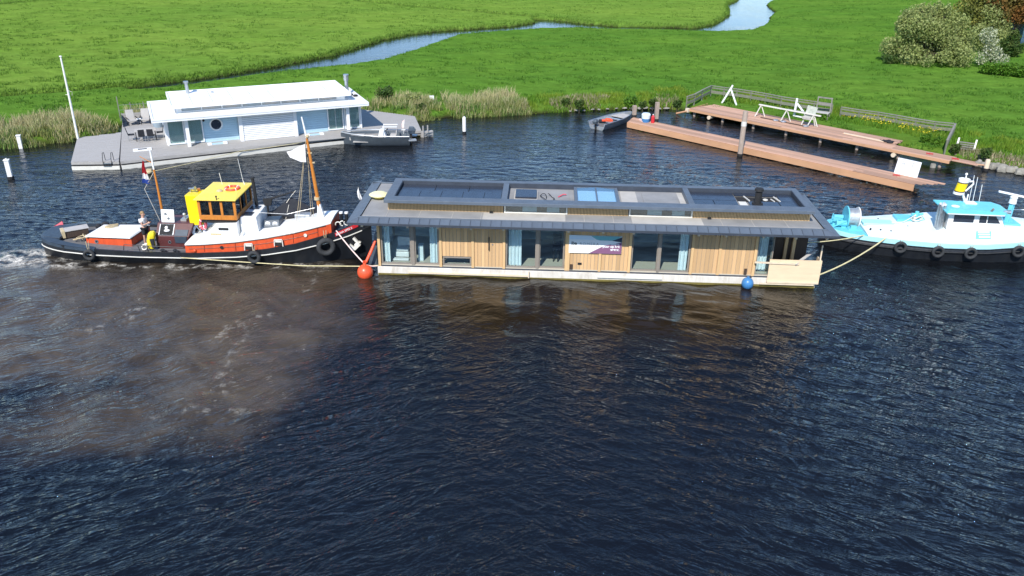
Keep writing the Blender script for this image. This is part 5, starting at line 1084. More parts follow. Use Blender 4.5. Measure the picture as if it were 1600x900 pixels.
    for x, h in ((7.72, 1.45), (7.92, 1.36), (8.25, .95)): MB().tube([(x, .3, 2.55), (x-.06, .3, 2.55+h)], .016, 6).build('aerial', M['white'], WBT)
    # turquoise crane post with white lamp arm
    MB().beam((9.75, -.1, 1.45), (9.85, 0, 2.65), .2, .2).beam((9.95, .1, 1.5), (10.0, .1, 2.6), .12, .12).build('radar_post', M['cyan'], WBT, bev=.02)
    MB().tube([(9.85, 0, 2.62), (9.86, 0, 2.95)], [.2, .17], 14).ball((9.86, 0, 2.95), (.2, .2, .12)).build('radar_turret', M['white'], WBT, smooth=50)
    MB().beam((9.1, .25, 3.18), (10.9, -.4, 2.98), .18, .09).build('radar_bar', M['white'], WBT, bev=.03)
    MB().box(9.3, 10.3, -.6, .7, 1.52, 1.62).build('fore_hatch', M['cyan'], WBT, bev=.02)
    MB().tube([(10.0, 1.0, 1.9), (13, .5, 2.2)], .02, 6).build('guard_rail', M['white'], WBT)
    # faded sign panel on the sloping side
    def slp(x, t): b, s = bb_(x), bs_(x); zt = 1.5; return Vector((x, (-b+.12)*(1-t)+(-(b-.75))*t-.01, (s+.06)*(1-t)+zt*t+.012))
    sp = MB().extr([slp(7.5, .35), slp(8.3, .35), slp(8.42, .95), slp(7.62, .95)], (0, -.006, .006)).build('sign_panel', M['teal_mark'], WBT)
    for t0 in (.45, .64, .82): MB().extr([slp(7.68, t0)+Vector((0, -.01, .01)), slp(8.28, t0)+Vector((0, -.01, .01)), slp(8.3, t0+.1)+Vector((0, -.01, .01)), slp(7.7, t0+.1)+Vector((0, -.01, .01))], (0, -.003, .003)).build('sign_line', M['white'], sp)
    # heap of pale lines on the after bollard
    MB().tube([(5.25, .55, 1.25), (5.25, .55, 1.75)], .1, 10).tube([(4.95, .5, 1.6), (5.6, .6, 1.6)], .06, 8).build('bollard', M['cyan'], WBT)
make_workboat()
rr = []
tag(MB().tube([BW(5.25+.35*math.cos(t)*(1-.01*t), .35+.3*math.sin(t*1.13), 1.33+.012*t) for t in [i*.45 for i in range(42)]], .03, 6).build('rope_coil', M['rope_white'], smooth=60), 'pale ropes heaped around the turquoise bollard of the workboat', 'rope')
rope('mooring_line', [BW(5.2, .5, 1.6), BW(4.4, .0, 1.3), BW(3.7, -.2, 1.28)], .02, 'rope_white', 'pale line stretched over the turquoise hatch of the workboat', .03)
mg = thing('mug_sign', BW(6.9, -.05, 3.05), WB_YAW, 'sign shaped like a big beer mug with handle on the workboat mast', 'sign')
def mugring(z, r): return [(.18*z+r*math.cos(a), r*math.sin(a), z) for a in [2*math.pi*i/20 for i in range(20)]]
MB().loft([mugring(0, .27), mugring(.13, .27)]).build('foot_band', M['white'], mg, smooth=30)
MB().loft([mugring(.13, .262), mugring(.19, .262)]).build('dark_band', M['brown_wall'], mg, smooth=30)
MB().loft([mugring(.19, .255), mugring(.62, .26)]).build('body', M['yellow'], mg, smooth=30)
MB().loft([mugring(.62, .265), mugring(.68, .268)]).build('dark_band', M['brown_wall'], mg, smooth=30)
MB().loft([mugring(.68, .27), mugring(.84, .29), mugring(.84, .2), mugring(.78, .1)]).build('rim', M['white'], mg, smooth=30)
MB().tube([(.36, 0, .7), (.62, 0, .72), (.66, 0, .58), (.34, 0, .16)], [.05, .05, .05, .045], 8).build('handle', M['white'], mg, smooth=60)
for i, (x, z, lab) in enumerate(((3.68, .62, 'tyre fender on the workboat nearest the timber house'), (5.54, .55, 'tyre fender on the workboat below the exhaust pipes'), (7.2, .55, 'tyre fender on the workboat below the teal sign panel'), (9.7, .68, 'tyre fender on the workboat nearest the right edge of the photo'))):
    tyre(BW(x, -(bb_(x)+.2), z), .25, .085, lab, WB_YAW-TUG_YAW-(.16 if i == 0 else 0), .2)
rope('tow_rope', [HBW(21.75, .3, .42), BW(3.0, -1.75, .98)], .04, 'rope_yellow', 'thick yellow and white tow rope sagging over the water to the workboat side', .22)
rope('tow_rope', [HBW(20.9, 1.9, 1.55), BW(1.9, -1.5, .97)], .03, 'rope_yellow', 'upper yellow mooring rope from the terrace corner to the workboat end deck', .12)

# ================================================================== the white houseboat at its mooring
WHB = thing('houseboat', WH_O, WH_YAW, 'white flat roofed houseboat with pale blue walls on a grey wooden deck', 'houseboat')
def poly_boards(name, poly, z0, z1, w, mm, parent, gap=.008):
    m_ = MB(); ys = [p[1] for p in poly]; y = min(ys)
    while y < max(ys)-.02:
        ym = y+w/2; xs = []
        for (ax, ay), (bx, by) in zip(poly, poly[1:]+poly[:1]):
            if (ay > ym) != (by > ym): xs.append(ax+(bx-ax)*(ym-ay)/(by-ay))
        xs.sort()
        if len(xs) >= 2:
            x = xs[0]
            while x < xs[-1]-.05:
                x2 = min(x+3.4+random.random()*2.2, xs[-1]); dz = random.random()*.004; m_.box(x, x2-.006, y, y+w-gap, z0, z1+dz); x = x2
        y += w
    o = m_.build(name, mm, parent); o['kind'] = 'stuff'; return o
M['curtain_teal'] = mat('grey_green_curtain', (0.5, 0.62, 0.6), 0.9, var=0.12, vs=3, stretch=(6, 1, .3))
def make_white():
    H = WHB; c = M['white_clean']
    deck = [(0.02, .4), (16.1, 1.4), (22.0, 0.9), (23.05, 5.7), (19.6, 9.7), (8, 9.7), (4.6, 12.3), (.4, 12.3)]
    MB().prism(deck, .12, .455).build('float', M['grey_deck_wood'], H)
    poly_boards('deck_boards', deck, .456, .5, .19, M['grey_deck_wood'], H)
    MB().beam((.05, .32, .40), (16.1, 1.33, .40), .05, .17).beam((16.1, 1.33, .40), (22.0, .83, .40), .05, .17).build('deck_edge', M['grey_deck_wood'], H)
    MB().beam((.05, .27, .28), (16.1, 1.27, .28), .05, .06).build('shadow_gap', M['matte_black'], H)
    MB().beam((.05, .26, .08), (16.1, 1.26, .08), .14, .28).build('hull_edge', M['offwhite'], H)
    MB().box(21.95, 22.95, .75, 1.0, -.3, .42).tube([(22.1, .7, -.3), (22.1, .7, .9)], .06).tube([(22.5, .75, -.3), (22.5, .75, .9)], .06).build('corner_piles', M['grey_deck_wood'], H)
    MB().beam((22.15, .6, .1), (22.9, .75, .1), .05, .05).beam((22.15, .6, .3), (22.9, .75, .3), .05, .05).build('ladder_rung', M['steel'], H)
    # walls
    y = 3.35
    MB().box(3.35, 17.8, y+.06, 7.9, .5, 2.55).build('wall', M['pale_blue'], H)
    for x0, x1 in ((5.95, 8.38), (12.7, 15.12)):
        b = MB(); z = .5
        while z < 2.5: b.box(x0, x1, y+.02, y+.06, z, min(z+.155, 2.54)); z += .165
        o = b.build('wall_boards', M['pale_blue'], H); o['kind'] = 'stuff'
    def win(x0, x1, z0=.56, z1=2.5, yy=y, n=1):
        f = .09; w = MB().box(x0, x0+f, yy-.03, yy+.055, z0, z1).box(x1-f, x1, yy-.03, yy+.055, z0, z1).box(x0+f, x1-f, yy-.03, yy+.055, z0, z0+f).box(x0+f, x1-f, yy-.03, yy+.055, z1-f, z1)
        if n > 1: w.box((x0+x1)/2-.02, (x0+x1)/2+.02, yy-.02, yy+.05, z0+f, z1-f)
        w = w.build('window', c, H); MB().box(x0+f, x1-f, yy-.02, yy-.012, z0+f, z1-f).build('pane', M['glass_clear'], w)
        t = []; bt = []
        for i in range(int((x1-x0)/.05)): xx = x0+f+.02+(x1-x0-2*f-.04)*i/(int((x1-x0)/.05)-1); t.append((xx, yy+.035+.012*math.sin(i*1.7), z1-f)); bt.append((xx, yy+.035+.012*math.sin(i*1.7+.3), z0+f))
        MB().loft([bt, t], cap=False, closed=False).build('curtain', M['curtain_teal'], w, smooth=60)
    win(3.42, 4.6); win(4.62, 5.9); win(15.15, 16.42, n=2); win(16.5, 17.75)
    MB().box(3.3, 3.42, y-.05, y+.3, .5, 2.55).box(17.76, 17.86, y-.05, y+.3, .5, 2.55).build('corner_board', c, H)
    MB().box(3.28, 3.34, y+.3, 7.8, .5, 2.55).build('end_wall', c, H)
    pw = MB().torus((6.85, y-.0, 1.78), (0, 1, 0), .42, .06, 32, 8).build('porthole', c, H, smooth=60); MB().tube([(6.85, y+.015, 1.78), (6.85, y-.01, 1.78)], .4, 28).build('pane', M['solar'], pw)
    MB().ball((6.0, y-.02, 2.15), (.08, .06, .1)).build('wall_lamp', M['matte_black'], H)
    # white slatted bay in the middle
    yl = 2.72
    MB().box(8.4, 8.66, yl-.08, y, .5, 2.55).box(12.42, 12.68, yl-.08, y, .5, 2.55).build('pilaster', c, H, bev=.01)
    sl = MB().extr([(8.67, yl+.02, 0), (8.67, yl-.035, .01), (8.67, yl-.02, .104), (8.67, yl+.02, .108)], (3.74, 0, 0)).build('slat', c, H); sl.location = (0, 0, .52)
    for i in range(1, 15): dup(sl, H, (0, 0, .52+.134*i))
    MB().box(8.67, 12.41, yl+.025, yl+.06, .5, 2.55).build('bay_back', M['print_grey'], H)
    for x in (4.75, 16.6): MB().box(x-.12, x+.12, 2.5, 2.74, .5, 2.56).build('column', c, H, bev=.01)
    for x in (6.3, 13.5):
        MB().box(x-.1, x+.9, 2.45, 2.75, .5, .56).build('step', M['pale_blue'], H); MB().box(x-.3, x, 2.4, 2.8, .5, .6).box(x+.8, x+1.1, 2.4, 2.8, .5, .6).build('step_end', c, H)
    # roofs
    MB().box(2.5, 18.12, 2.06, 8.3, 2.56, 2.70).build('roof', c, H, bev=.01)
    MB().box(2.44, 18.18, 2.0, 2.16, 2.54, 2.82).box(2.44, 2.6, 2.161, 8.34, 2.54, 2.82).box(18.02, 18.18, 2.161, 8.34, 2.54, 2.82).box(2.6, 18.02, 8.2, 8.34, 2.54, 2.82).build('roof_edge', c, H, bev=.01)
    MB().box(2.5, 18.1, 1.985, 2.0, 2.68, 2.695).build('edge_bead', M['print_grey'], H)
    MB().box(2.62, 18.0, 2.17, 8.18, 2.702, 2.77).build('roof_gravel', M['white'], H)
    MB().box(4.3, 16.75, 3.75, 8.0, 2.77, 3.2).build('clerestory_wall', c, H)
    MB().box(4.6, 16.1, 3.735, 3.748, 2.86, 3.16).build('clerestory_glass', M['print_grey'], H)
    for i in range(9): MB().box(4.55+1.44*i, 4.62+1.44*i, 3.71, 3.734, 2.82, 3.2).build('mullion', c, H)
    for i, x in enumerate((4.7, 6.1, 7.7, 9.3, 10.6, 12.2, 13.4, 14.9)): MB().box(x, x+.85, 3.72, 3.733, 2.9, 3.12).build('blind', M['cushion' if i % 3 else 'interior'], H)
    MB().box(3.92, 17.08, 3.2, 8.45, 3.2, 3.36).build('upper_roof', c, H, bev=.012)
    MB().box(3.88, 17.12, 3.16, 3.26, 3.18, 3.42).box(3.88, 3.98, 3.261, 8.5, 3.18, 3.42).box(17.02, 17.12, 3.261, 8.5, 3.18, 3.42).box(3.98, 17.02, 8.4, 8.5, 3.18, 3.42).build('upper_edge', c, H, bev=.008)
    for i in range(1, 9): MB().box(3.98+1.45*i, 4.0+1.45*i, 3.27, 8.4, 3.361, 3.372).build('roof_seam', M['print_grey'], H)
    MB().box(4.0, 17.0, 5.9, 5.92, 3.361, 3.37).build('roof_seam', M['print_grey'], H)
    MB().tube([(5.45, 7.6, 3.36), (5.4, 7.6, 4.15)], .13, 12).tube([(5.4, 7.6, 4.15), (5.4, 7.6, 4.28)], .2, 12).tube([(7.2, 7.2, 3.36), (7.2, 7.2, 3.45)], .1, 8).build('flue', M['steel'], H, smooth=40)
    MB().tube([(17.45, 5.9, 2.77), (17.45, 5.9, 4.0)], .15, 12).tube([(17.45, 5.9, 3.85), (17.45, 5.9, 4.2)], .21, 12).tube([(17.45, 5.9, 4.2), (17.45, 5.9, 4.32)], .24, 12).build('flue', M['steel'], H, smooth=40)
    MB().ball((17.6, 5.1, 2.85), (.14, .1, .1)).ball((17.8, 4.6, 2.85), (.2, .12, .1)).build('roof_vent', M['matte_black'], H)
make_white()
# separate deck raft at its left
rf = thing('deck_raft', WH_O, WH_YAW, 'bare grey wooden deck raft left of the white houseboat beside the flagpole', 'deck')
rp = [(-3.05, 1.45), (-.06, .42), (.26, 8.75), (-2.8, 8.25)]
MB().prism(rp, .1, .455).build('float', M['grey_deck_wood'], rf); poly_boards('deck_boards', rp, .456, .5, .19, M['grey_deck_wood'], rf)
MB().beam((-3.05, 1.38, .4), (-.06, .35, .4), .05, .17).build('deck_edge', M['grey_deck_wood'], rf); MB().beam((-3.05, 1.33, .27), (-.06, .3, .27), .05, .06).build('shadow_gap', M['matte_black'], rf); MB().beam((-3.05, 1.32, .07), (-.06, .29, .07), .14, .28).build('hull_edge', M['offwhite'], rf)
MB().box(-1.55, -1.5, 4.5, 4.52, .5, .51).build('plate', M['steel'], rf)
ld = thing('boat_ladder', wh(-.75, .62, .5), WH_YAW-.33, 'black ladder with two curved grab rails on the front of the grey deck raft', 'ladder')
for x in (-.28, .28): MB().tube([(x, .35, 0), (x, .3, .55), (x, .05, .6), (x, -.12, .2), (x, -.14, -.6)], .022, 6).build('grab_rail', M['matte_black'], ld)
for z in (-.1, -.3): MB().box(-.26, .26, -.19, -.09, z-.02, z+.02).build('rung', M['steel'], ld)
fp = thing('flagpole', wh(-2.75, 8.0, .5), 0, 'tall bare white flagpole at the back corner of the grey deck raft', 'flagpole')
MB().tube([(0, 0, -.5), (0, 0, 3), (0, 0, 6.0)], [.085, .075, .055], 12).build('pole', M['white_post'], fp, smooth=60); MB().ball((0, 0, 6.03), (.1, .1, .06)).build('cap', M['white_post'], fp)
MB().tube([(.02, -.02, 3.6), (.35, -.1, 3.5), (.3, -.1, 3.25)], .012, 5).tube([(0, 0, 3.25), (-.2, -.05, 3.3)], .02, 5).build('cleat_line', M['rope_white'], fp)
hf = thing('deck_hatch', wh(1.55, 2.85, .505), WH_YAW, 'white framed hatch with dark grille in the deck of the white houseboat', 'hatch')
MB().box(-.62, .62, -.3, .3, 0, .06).build('frame', M['white_clean'], hf); MB().box(-.3, .3, -.1, .12, .061, .075).build('grille', M['matte_black'], hf)
tag(MB().box(-.25, .25, -.12, .12, 0, .03).build('deck_grille', M['brown_wall'], None, loc=wh(1.75, 8.6, .505)), 'small dark grille in the deck in front of the two grey lounge chairs', 'grille')
# garden furniture
def lounge(x, y, a, lab):
    t = thing('lounge_chair', wh(x, y, .5), WH_YAW+a, lab, 'chair')
    MB().box(-.32, .32, -.3, .3, .3, .42).build('seat', M['cushion'], t, bev=.03); MB().loft([[(-.3, .25, .35), (.3, .25, .35), (.3, .33, .35), (-.3, .33, .35)], [(-.3, .5, 1.1), (.3, .5, 1.1), (.3, .58, 1.1), (-.3, .58, 1.1)]]).build('backrest', M['cushion'], t, bev=.03)
    for sx in (-1, 1):
        for sy in (-.28, .3): MB().beam((sx*.33, sy, 0), (sx*.3, sy, .36), .04, .04).build('leg', M['matte_black'], t)
        MB().box(sx*.36-.03, sx*.36+.03, -.3, .35, .55, .6).build('armrest', M['matte_black'], t)
lounge(1.15, 11.0, .2, 'left one of two grey cushioned lounge chairs at the back of the deck'); lounge(2.15, 11.1, -.1, 'right one of two grey cushioned lounge chairs at the back of the deck')
st = thing('side_table', wh(1.65, 11.1, .5), WH_YAW, 'small dark side table between the two grey lounge chairs', 'table'); MB().box(-.18, .18, -.18, .18, .4, .43).build('tabletop', M['white'], st); MB().tube([(0, 0, 0), (0, 0, .4)], .03).build('leg', M['matte_black'], st)
pt = thing('flower_tub', wh(3.0, 9.6, .5), WH_YAW, 'round zinc tub with pinkish plants at the corner of the white houseboat', 'planter')
MB().tube([(0, 0, 0), (0, 0, .3), (0, 0, .62)], [.36, .42, .46], 20).build('tub', M['zinc_tub'], pt, smooth=40); MB().tube([(0, 0, .55), (0, 0, .63)], .43, 20).build('soil', M['brown_wall'], pt)
n = 260; a = RNG.random(n)*6.28; r = .4*np.sqrt(RNG.random(n)); blades('flowers', np.stack([r*np.cos(a), r*np.sin(a), np.full(n, .6)], -1), .12+.18*RNG.random(n), np.full(n, .06), .6*RNG.random(n), mat('pink_heather', (.55, .3, .28), .8), kind='stuff').parent = pt
tb = thing('garden_table', wh(1.95, 5.9, .5), WH_YAW, 'pale garden table among black chairs on the deck of the white houseboat', 'table')
MB().box(-.75, .75, -.5, .5, .7, .74).build('tabletop', M['grey_lumber'], tb, bev=.01)
for sx in (-.68, .68):
    for sy in (-.43, .43): MB().box(sx-.03, sx+.03, sy-.03, sy+.03, 0, .7).build('leg', M['matte_black'], tb)
def gchair(x, y, a, lab):
    t = thing('garden_chair', wh(x, y, .5), WH_YAW+a, lab, 'chair')
    MB().box(-.23, .23, -.23, .22, .42, .46).build('seat', M['cloth_black'], t); MB().loft([[(-.23, .2, .46), (.23, .2, .46), (.23, .23, .46), (-.23, .23, .46)], [(-.22, .32, .98), (.22, .32, .98), (.22, .35, .98), (-.22, .35, .98)]]).build('backrest', M['cloth_black'], t)
    for sx in (-.22, .22):
        for sy in (-.21, .21): MB().beam((sx, sy, 0), (sx, sy, .43), .03, .03).build('leg', M['steel'], t)
gchair(.95, 5.95, math.pi/2, 'black garden chair at the left end of the pale table'); gchair(2.95, 6.0, -math.pi/2, 'black garden chair at the right end of the pale table')
gchair(1.65, 5.25, math.pi, 'black garden chair in front of the pale table on its left half'); gchair(2.3, 5.2, math.pi-.2, 'black garden chair in front of the pale table on its right half')
# low deck screen and wire fence behind the terrace
sc_ = thing('deck_screen', wh(.45, 12.1, .5), WH_YAW, 'low grey board screen round the back of the white houseboat terrace', 'screen')
for i in range(4): MB().box(0, 4.2, .1, .14, .02+.17*i, .18+.17*i).build('board', M['grey_deck_wood'], sc_)
for i in range(3): MB().box(-.02, .02, -1.7, .08, .02+.2*i, .2+.2*i).build('board', M['slate_paint'], sc_)
for x in (0, 1.4, 2.8, 4.2): MB().box(x-.03, x+.03, .142, .2, 0, .75).build('post', M['old_wood'], sc_)
wf = thing('wire_fence', wh(.3, 13.1, .4), WH_YAW, 'thin wire fence on pale stakes in the reeds behind the terrace', 'fence')
for i, x in enumerate((0, .9, 1.9, 2.9, 3.9)): MB().beam((x, .05*math.sin(i*2), 0), (x+.04*math.sin(i*3), .05*math.sin(i*2), 1.45 if i else 2.0), .07, .07).build('stake', M['old_wood'], wf)
for z in (.5, .9, 1.3): MB().tube([(0, 0, z), (1.9, .03, z-.03), (3.9, 0, z)], .012, 4).build('wire', M['steel'], wf)
rope('mooring_line', [W(232, 269, .15), wh(8.0, .55, .35), wh(13.5, 1.1, .48)], .02, 'rope_yellow', 'thin yellowish line running from a small float up to the deck of the white houseboat', .05)
tag(MB().ball((0, 0, 0), (.3, .2, .16)).box(-.05, .3, -.1, .1, .05, .22).build('line_float', M['rope_tan'], None, loc=W(231, 269, .06), smooth=40), 'small pale brown float in the water behind the aft mast of the tug', 'float')
# ================================================================== two small motor boats
def skiff(name, loc, yaw, label, L, B, D, mh, mi, seats, ob, full=True):
    t = thing(name, loc, yaw, label, 'motor boat')
    st_ = []; inn = []
    for u in (0, .12, .3, .5, .68, .82, .92, 1.0):
        w = B/2*(1-.0*u)*(math.cos(max(u-.45, 0)/.55*math.pi/2)**.75 if u > .45 else .92+.08*math.sin(u/.45*1.57)) if u < 1 else .03
        w = max(w, .03); x = u*L; s = D*(1+.22*u*u)
        st_.append([(x, -y, z) for y, z in ((0, -.22), (w*.72, -.16), (w*.9, .05), (w+.02, s-.05), (w+.04, s))]+[(x, -(w-.06), s), (x, -(w-.08)*.92, .14), (x, (w-.08)*.92, .14), (x, w-.06, s)]+[(x, y, z) for y, z in ((w+.04, s), (w+.02, s-.05), (w*.9, .05), (w*.72, -.16), (0, -.22))])
    MB().loft(st_).build('hull', mh, t, smooth=35)
    return t
gb = skiff('motor_boat', W(641, 221, .1), math.pi+.06, 'grey open motor boat with centre console moored along the white houseboat', 5.3, 2.0, .55, M['grey_hull'], None, None, None)
for sgn in (-1, 1): MB().tube([(u*5.3, sgn*max(1.02*(1 if u < .45 else math.cos((u-.45)/.55*1.57)**.75), .03), .62*(1+.22*u*u)+.02) for u in (0, .12, .3, .5, .68, .82, .92, .99)], .05, 8).build('gunwale', M['alu'], gb, smooth=60)
MB().box(.25, 4.3, -.85, .85, .15, .2).build('floor', M['grey_lumber'], gb); MB().box(3.5, 4.6, -.5, .5, .2, .5).build('bow_seat', M['cushion'], gb, bev=.05)
MB().loft([[(1.75, -.35, .2), (2.5, -.35, .2), (2.5, .35, .2), (1.75, .35, .2)], [(1.95, -.33, .95), (2.3, -.33, .95), (2.3, .33, .95), (1.95, .33, .95)]]).build('console', M['white'], gb, bev=.04)
MB().tube([(2.1, -.5, .3), (2.0, -.5, 1.22), (2.0, .5, 1.22), (2.1, .5, .3)], .025, 8).box(.95, 2.05, -.45, -.3, 1.22, 1.26).box(.95, 2.05, .3, .45, 1.22, 1.26).build('arch', M['white'], gb); MB().torus((1.8, 0, .9), (.6, 0, .6), .17, .02, 16, 6).build('wheel', M['matte_black'], gb)
MB().box(1.0, 1.5, -.45, .45, .2, .62).box(.95, 1.05, -.45, .45, .62, .95).build('seat', M['cushion'], gb, bev=.05)
def outboard(t, x, z, s, mm):
    o = MB().loft([[(x-.28*s, -.16*s, z), (x+.12*s, -.16*s, z), (x+.12*s, .16*s, z), (x-.28*s, .16*s, z)], [(x-.36*s, -.2*s, z+.25*s), (x+.16*s, -.2*s, z+.25*s), (x+.16*s, .2*s, z+.25*s), (x-.36*s, .2*s, z+.25*s)], [(x-.2*s, -.14*s, z+.46*s), (x+.08*s, -.14*s, z+.46*s), (x+.08*s, .14*s, z+.46*s), (x-.2*s, .14*s, z+.46*s)]]).build('outboard_motor', mm, t, bev=.03)
    MB().box(x-.1*s, x+.06*s, -.06*s, .06*s, z-.7*s, z).box(x-.28*s, x+.1*s, -.02, .02, z-.72*s, z-.66*s).build('leg', M['matte_black'], o)
outboard(gb, -.05, .62, 1.15, M['slate_paint'])
MB().prism([(-.55, -.85), (.05, -.98), (.05, -.5), (-.45, -.45)], .25, .36).prism([(-.55, .85), (-.45, .45), (.05, .5), (.05, .98)], .25, .36).build('swim_step', M['alu'], gb, bev=.02)
fb = thing('stern_flag', gb.location+Vector((-.55, .35, .5)), .1, 'pale red and white flag at the stern of the grey motor boat', 'flag'); MB().tube([(0, 0, 0), (.12, 0, 1.15)], .015, 6).build('staff', M['white'], fb)
MB().loft([[(.12, 0, 1.1), (.06, 0, .5)], [(-.02, .08, 1.0), (-.02, .05, .45)], [(-.12, .02, .75), (-.1, .03, .4)]], cap=False, closed=False).build('cloth', M['rope_pink'], fb, smooth=60)
ab = skiff('motor_boat', W(932, 200, .1), math.atan2(71.2-67.0, 9.95-6.4), 'small aluminium work skiff with pointed bow moored at the end of the long wooden jetty', 5.2, 1.75, .42, M['alu'], None, None, None)
for sgn in (-1, 1): MB().tube([(u*5.2, sgn*max(.9*(1 if u < .45 else math.cos((u-.45)/.55*1.57)**.75), .03), .42*(1+.22*u*u)+.02) for u in (0, .12, .3, .5, .68, .82, .92, .99)], .04, 8).build('gunwale', M['steel'], ab, smooth=60)
MB().box(.2, 3.2, -.72, .72, .15, .19).build('floor', M['deck_grey'], ab)
for x in (1.1, 2.4): MB().box(x, x+.3, -.78, .78, .32, .38).build('thwart', M['alu'], ab)
MB().prism([(3.2, -.7), (4.5, -.42), (4.5, .42), (3.2, .7)], .34, .40).build('foredeck', M['grey_lumber'], ab); outboard(ab, -.12, .38, .85, M['grey_hull'])
tag(MB().box(-.45, .45, -.16, .16, 0, .12).ball((.1, .1, .12), (.3, .16, .1)).build('life_jacket', M['buoy_orange'], None, loc=ab.location+Vector((.95, .85, .4))), 'orange red life jacket lying in the aluminium skiff', 'life jacket')
tag(MB().box(-.3, .3, -.2, .2, 0, .18).build('black_bag', M['cloth_black'], None, loc=ab.location+Vector((.55, .95, .3)), bev=.04), 'dark bag beside the orange life jacket in the aluminium skiff', 'bag')
# ================================================================== jetties, fences and things on the right bank
JT_O, JT_YAW = Vector((9.5, 68.7, 0)), -0.762
JT = thing('wooden_jetty', JT_O, JT_YAW, 'long new hardwood jetty reaching into open water from the skiff to the white board', 'jetty')
def JW(x, y, z=0.5):
    c, s = math.cos(JT_YAW), math.sin(JT_YAW); return Vector((JT_O.x+c*x-s*y, JT_O.y+s*x+c*y, z))
pl_ = MB().box(0, 1, 0, .275, 0, .045).build('plank', M['hardwood'], JT, loc=(0, 0, .455)); first = True
def plank(par, x, y, z, L, w=.275, k=1.0):
    global first
    if first: pl_.location = (x, y, z); pl_.scale = (L, w/.275, 1); first = False; return
    dup(pl_, par, (x, y, z+random.random()*.003), scale=(L, w/.275, 1))
for r in range(6):
    x = 0.0-.12*r; e = 23.5+.26*r+(.1 if r % 2 else 0)
    cuts = sorted([4.2+1.3*(r % 3), 9.4+.8*(r % 2), 14.5-1.1*(r % 3), 19.3+.6*(r % 2)])
    for a, b in zip([x]+cuts, cuts+[e]): plank(JT, a, .012+.287*r, .455, b-a-.012, .266)
for a, b in ((0, 6.2), (6.205, 12.4), (12.405, 18.4), (18.405, 23.5)): MB().box(a, b, -.045, .004, .03, .45).build('fascia_board', M['hardwood_side'], JT, bev=.005)
MB().box(.05, 23.4, .05, .15, .12, .45).box(.05, 23.4, 1.5, 1.6, .12, .45).build('bearer', M['hardwood_side'], JT)
MB().box(-.05, -.002, 0, 1.7, .06, .45).build('end_board', M['hardwood_side'], JT)
b = MB()
for x in (1.5, 6.5, 11.5, 16.5, 22.5):
    for y in (.3, 1.3): b.tube([(x, y, -1), (x, y, .44)], .11, 10)
b.build('support_pile', M['pile_wood'], JT)
ST_O, ST_YAW = Vector((15.44, 73.43, 0)), -0.781
ST = thing('landing_stage', ST_O, ST_YAW, 'broad new hardwood landing stage along the grassy bank inside the grey rail fence', 'landing stage')
def SW(x, y, z=0.6):
    c, s = math.cos(ST_YAW), math.sin(ST_YAW); return Vector((ST_O.x+c*x-s*y, ST_O.y+s*x+c*y, z))
for r in range(11):
    e = 22.3 if r < 5 else 17.6+.1*(r % 3); y = .01+.297*r; x = .06*r
    cuts = [c for c in sorted([4.4+.9*(r % 3), 9.0+1.1*(r % 2), 13.4+.7*(r % 3)] + ([18.0] if r < 5 else []))]
    for a, b in zip([x]+cuts, cuts+[e]): plank(ST, a, y, .575, b-a-.012, .276)
for r in range(3): plank(ST, 22.31, .35+.3*r, .572, 1.75-.2*r, .285)
MB().box(0, 8, -.05, -.002, .42, .60).box(8.01, 16, -.05, -.002, .42, .60).box(16.01, 22.3, -.05, -.002, .42, .6).build('fascia_board', M['hardwood_side'], ST)
MB().box(.2, 22.2, .4, .55, .36, .573).box(.2, 22.2, 1.2, 1.32, .36, .573).box(-.05, -.002, .0, 3.2, .42, .6).build('bearer', M['hardwood_side'], ST)
pp = MB().tube([(0, 0, -1.0), (0, 0, .36)], .12, 10).build('support_pile', M['pile_wood'], ST, loc=(.5, .35, 0))
for x in (3.4, 6.4, 9.4, 12.4, 15.4, 18.6, 21.6): dup(pp, ST, (x, .35, 0))
lg = MB().tube([(-.05, -.1, 0), (-.05, 1.2, 0)], .17, 12).build('support_log', M['lumber'], ST, loc=(2.3, 0, .22)); dup(lg, ST, (18.4, 0, .24))
tag(MB().tube([SW(.1, -.2, .45), SW(-1.0, -.25, .05)], .08, 8).build('loose_pole', M['hardwood_side']), 'reddish pole sloping into the water at the left end of the landing stage', 'pole')
tag(MB().beam(SW(-.1, -.1, .5), SW(.2, -.1, .5), .32, .32).build('beam_end', M['lumber']), 'pale sawn beam end at the left corner of the landing stage', 'beam')
# rail fences: posts, top rail, broad middle board
def rail_fence(name, pts, label, z=.5, h=.95, rails=True):
    P_ = [W(x, y, z) for x, y in pts]; t = thing(name, P_[0], 0, label, 'fence'); o = P_[0]
    for p in P_: MB().box(p.x-o.x-.05, p.x-o.x+.05, p.y-o.y-.05, p.y-o.y+.05, -.35, h).build('post', M['old_wood_green'], t)
    for a, b in zip(P_, P_[1:]):
        a, b = a-o, b-o; d = (b-a).normalized()*.0
        MB().beam(a+Vector((0, 0, h+.035)), b+Vector((0, 0, h+.035)), .15, .045).build('top_rail', M['old_wood'], t)
        MB().beam(a+Vector((0, -.07, h*.45)), b+Vector((0, -.07, h*.45)), .035, .26).build('middle_board', M['old_wood_green'], t)
        MB().beam(a+Vector((0, -.07, h*.84)), b+Vector((0, -.07, h*.84)), .035, .12).build('upper_board', M['old_wood_green'], t)
rail_fence('rail_fence', [(1072, 168), (1084, 164), (1096, 157), (1110, 150), (1130, 153), (1150, 155.5), (1172, 159), (1195, 163), (1219, 168), (1244, 172), (1270, 176), (1298, 180)], 'long grey rail fence bending round the left part of the landing stage')
rail_fence('rail_fence', [(1312, 183), (1340, 187.5), (1370, 191.5), (1398, 196.5), (1428, 202), (1458, 207), (1489, 210), (1476, 237)], 'shorter grey rail fence behind the flowering grass on the right', h=.85)
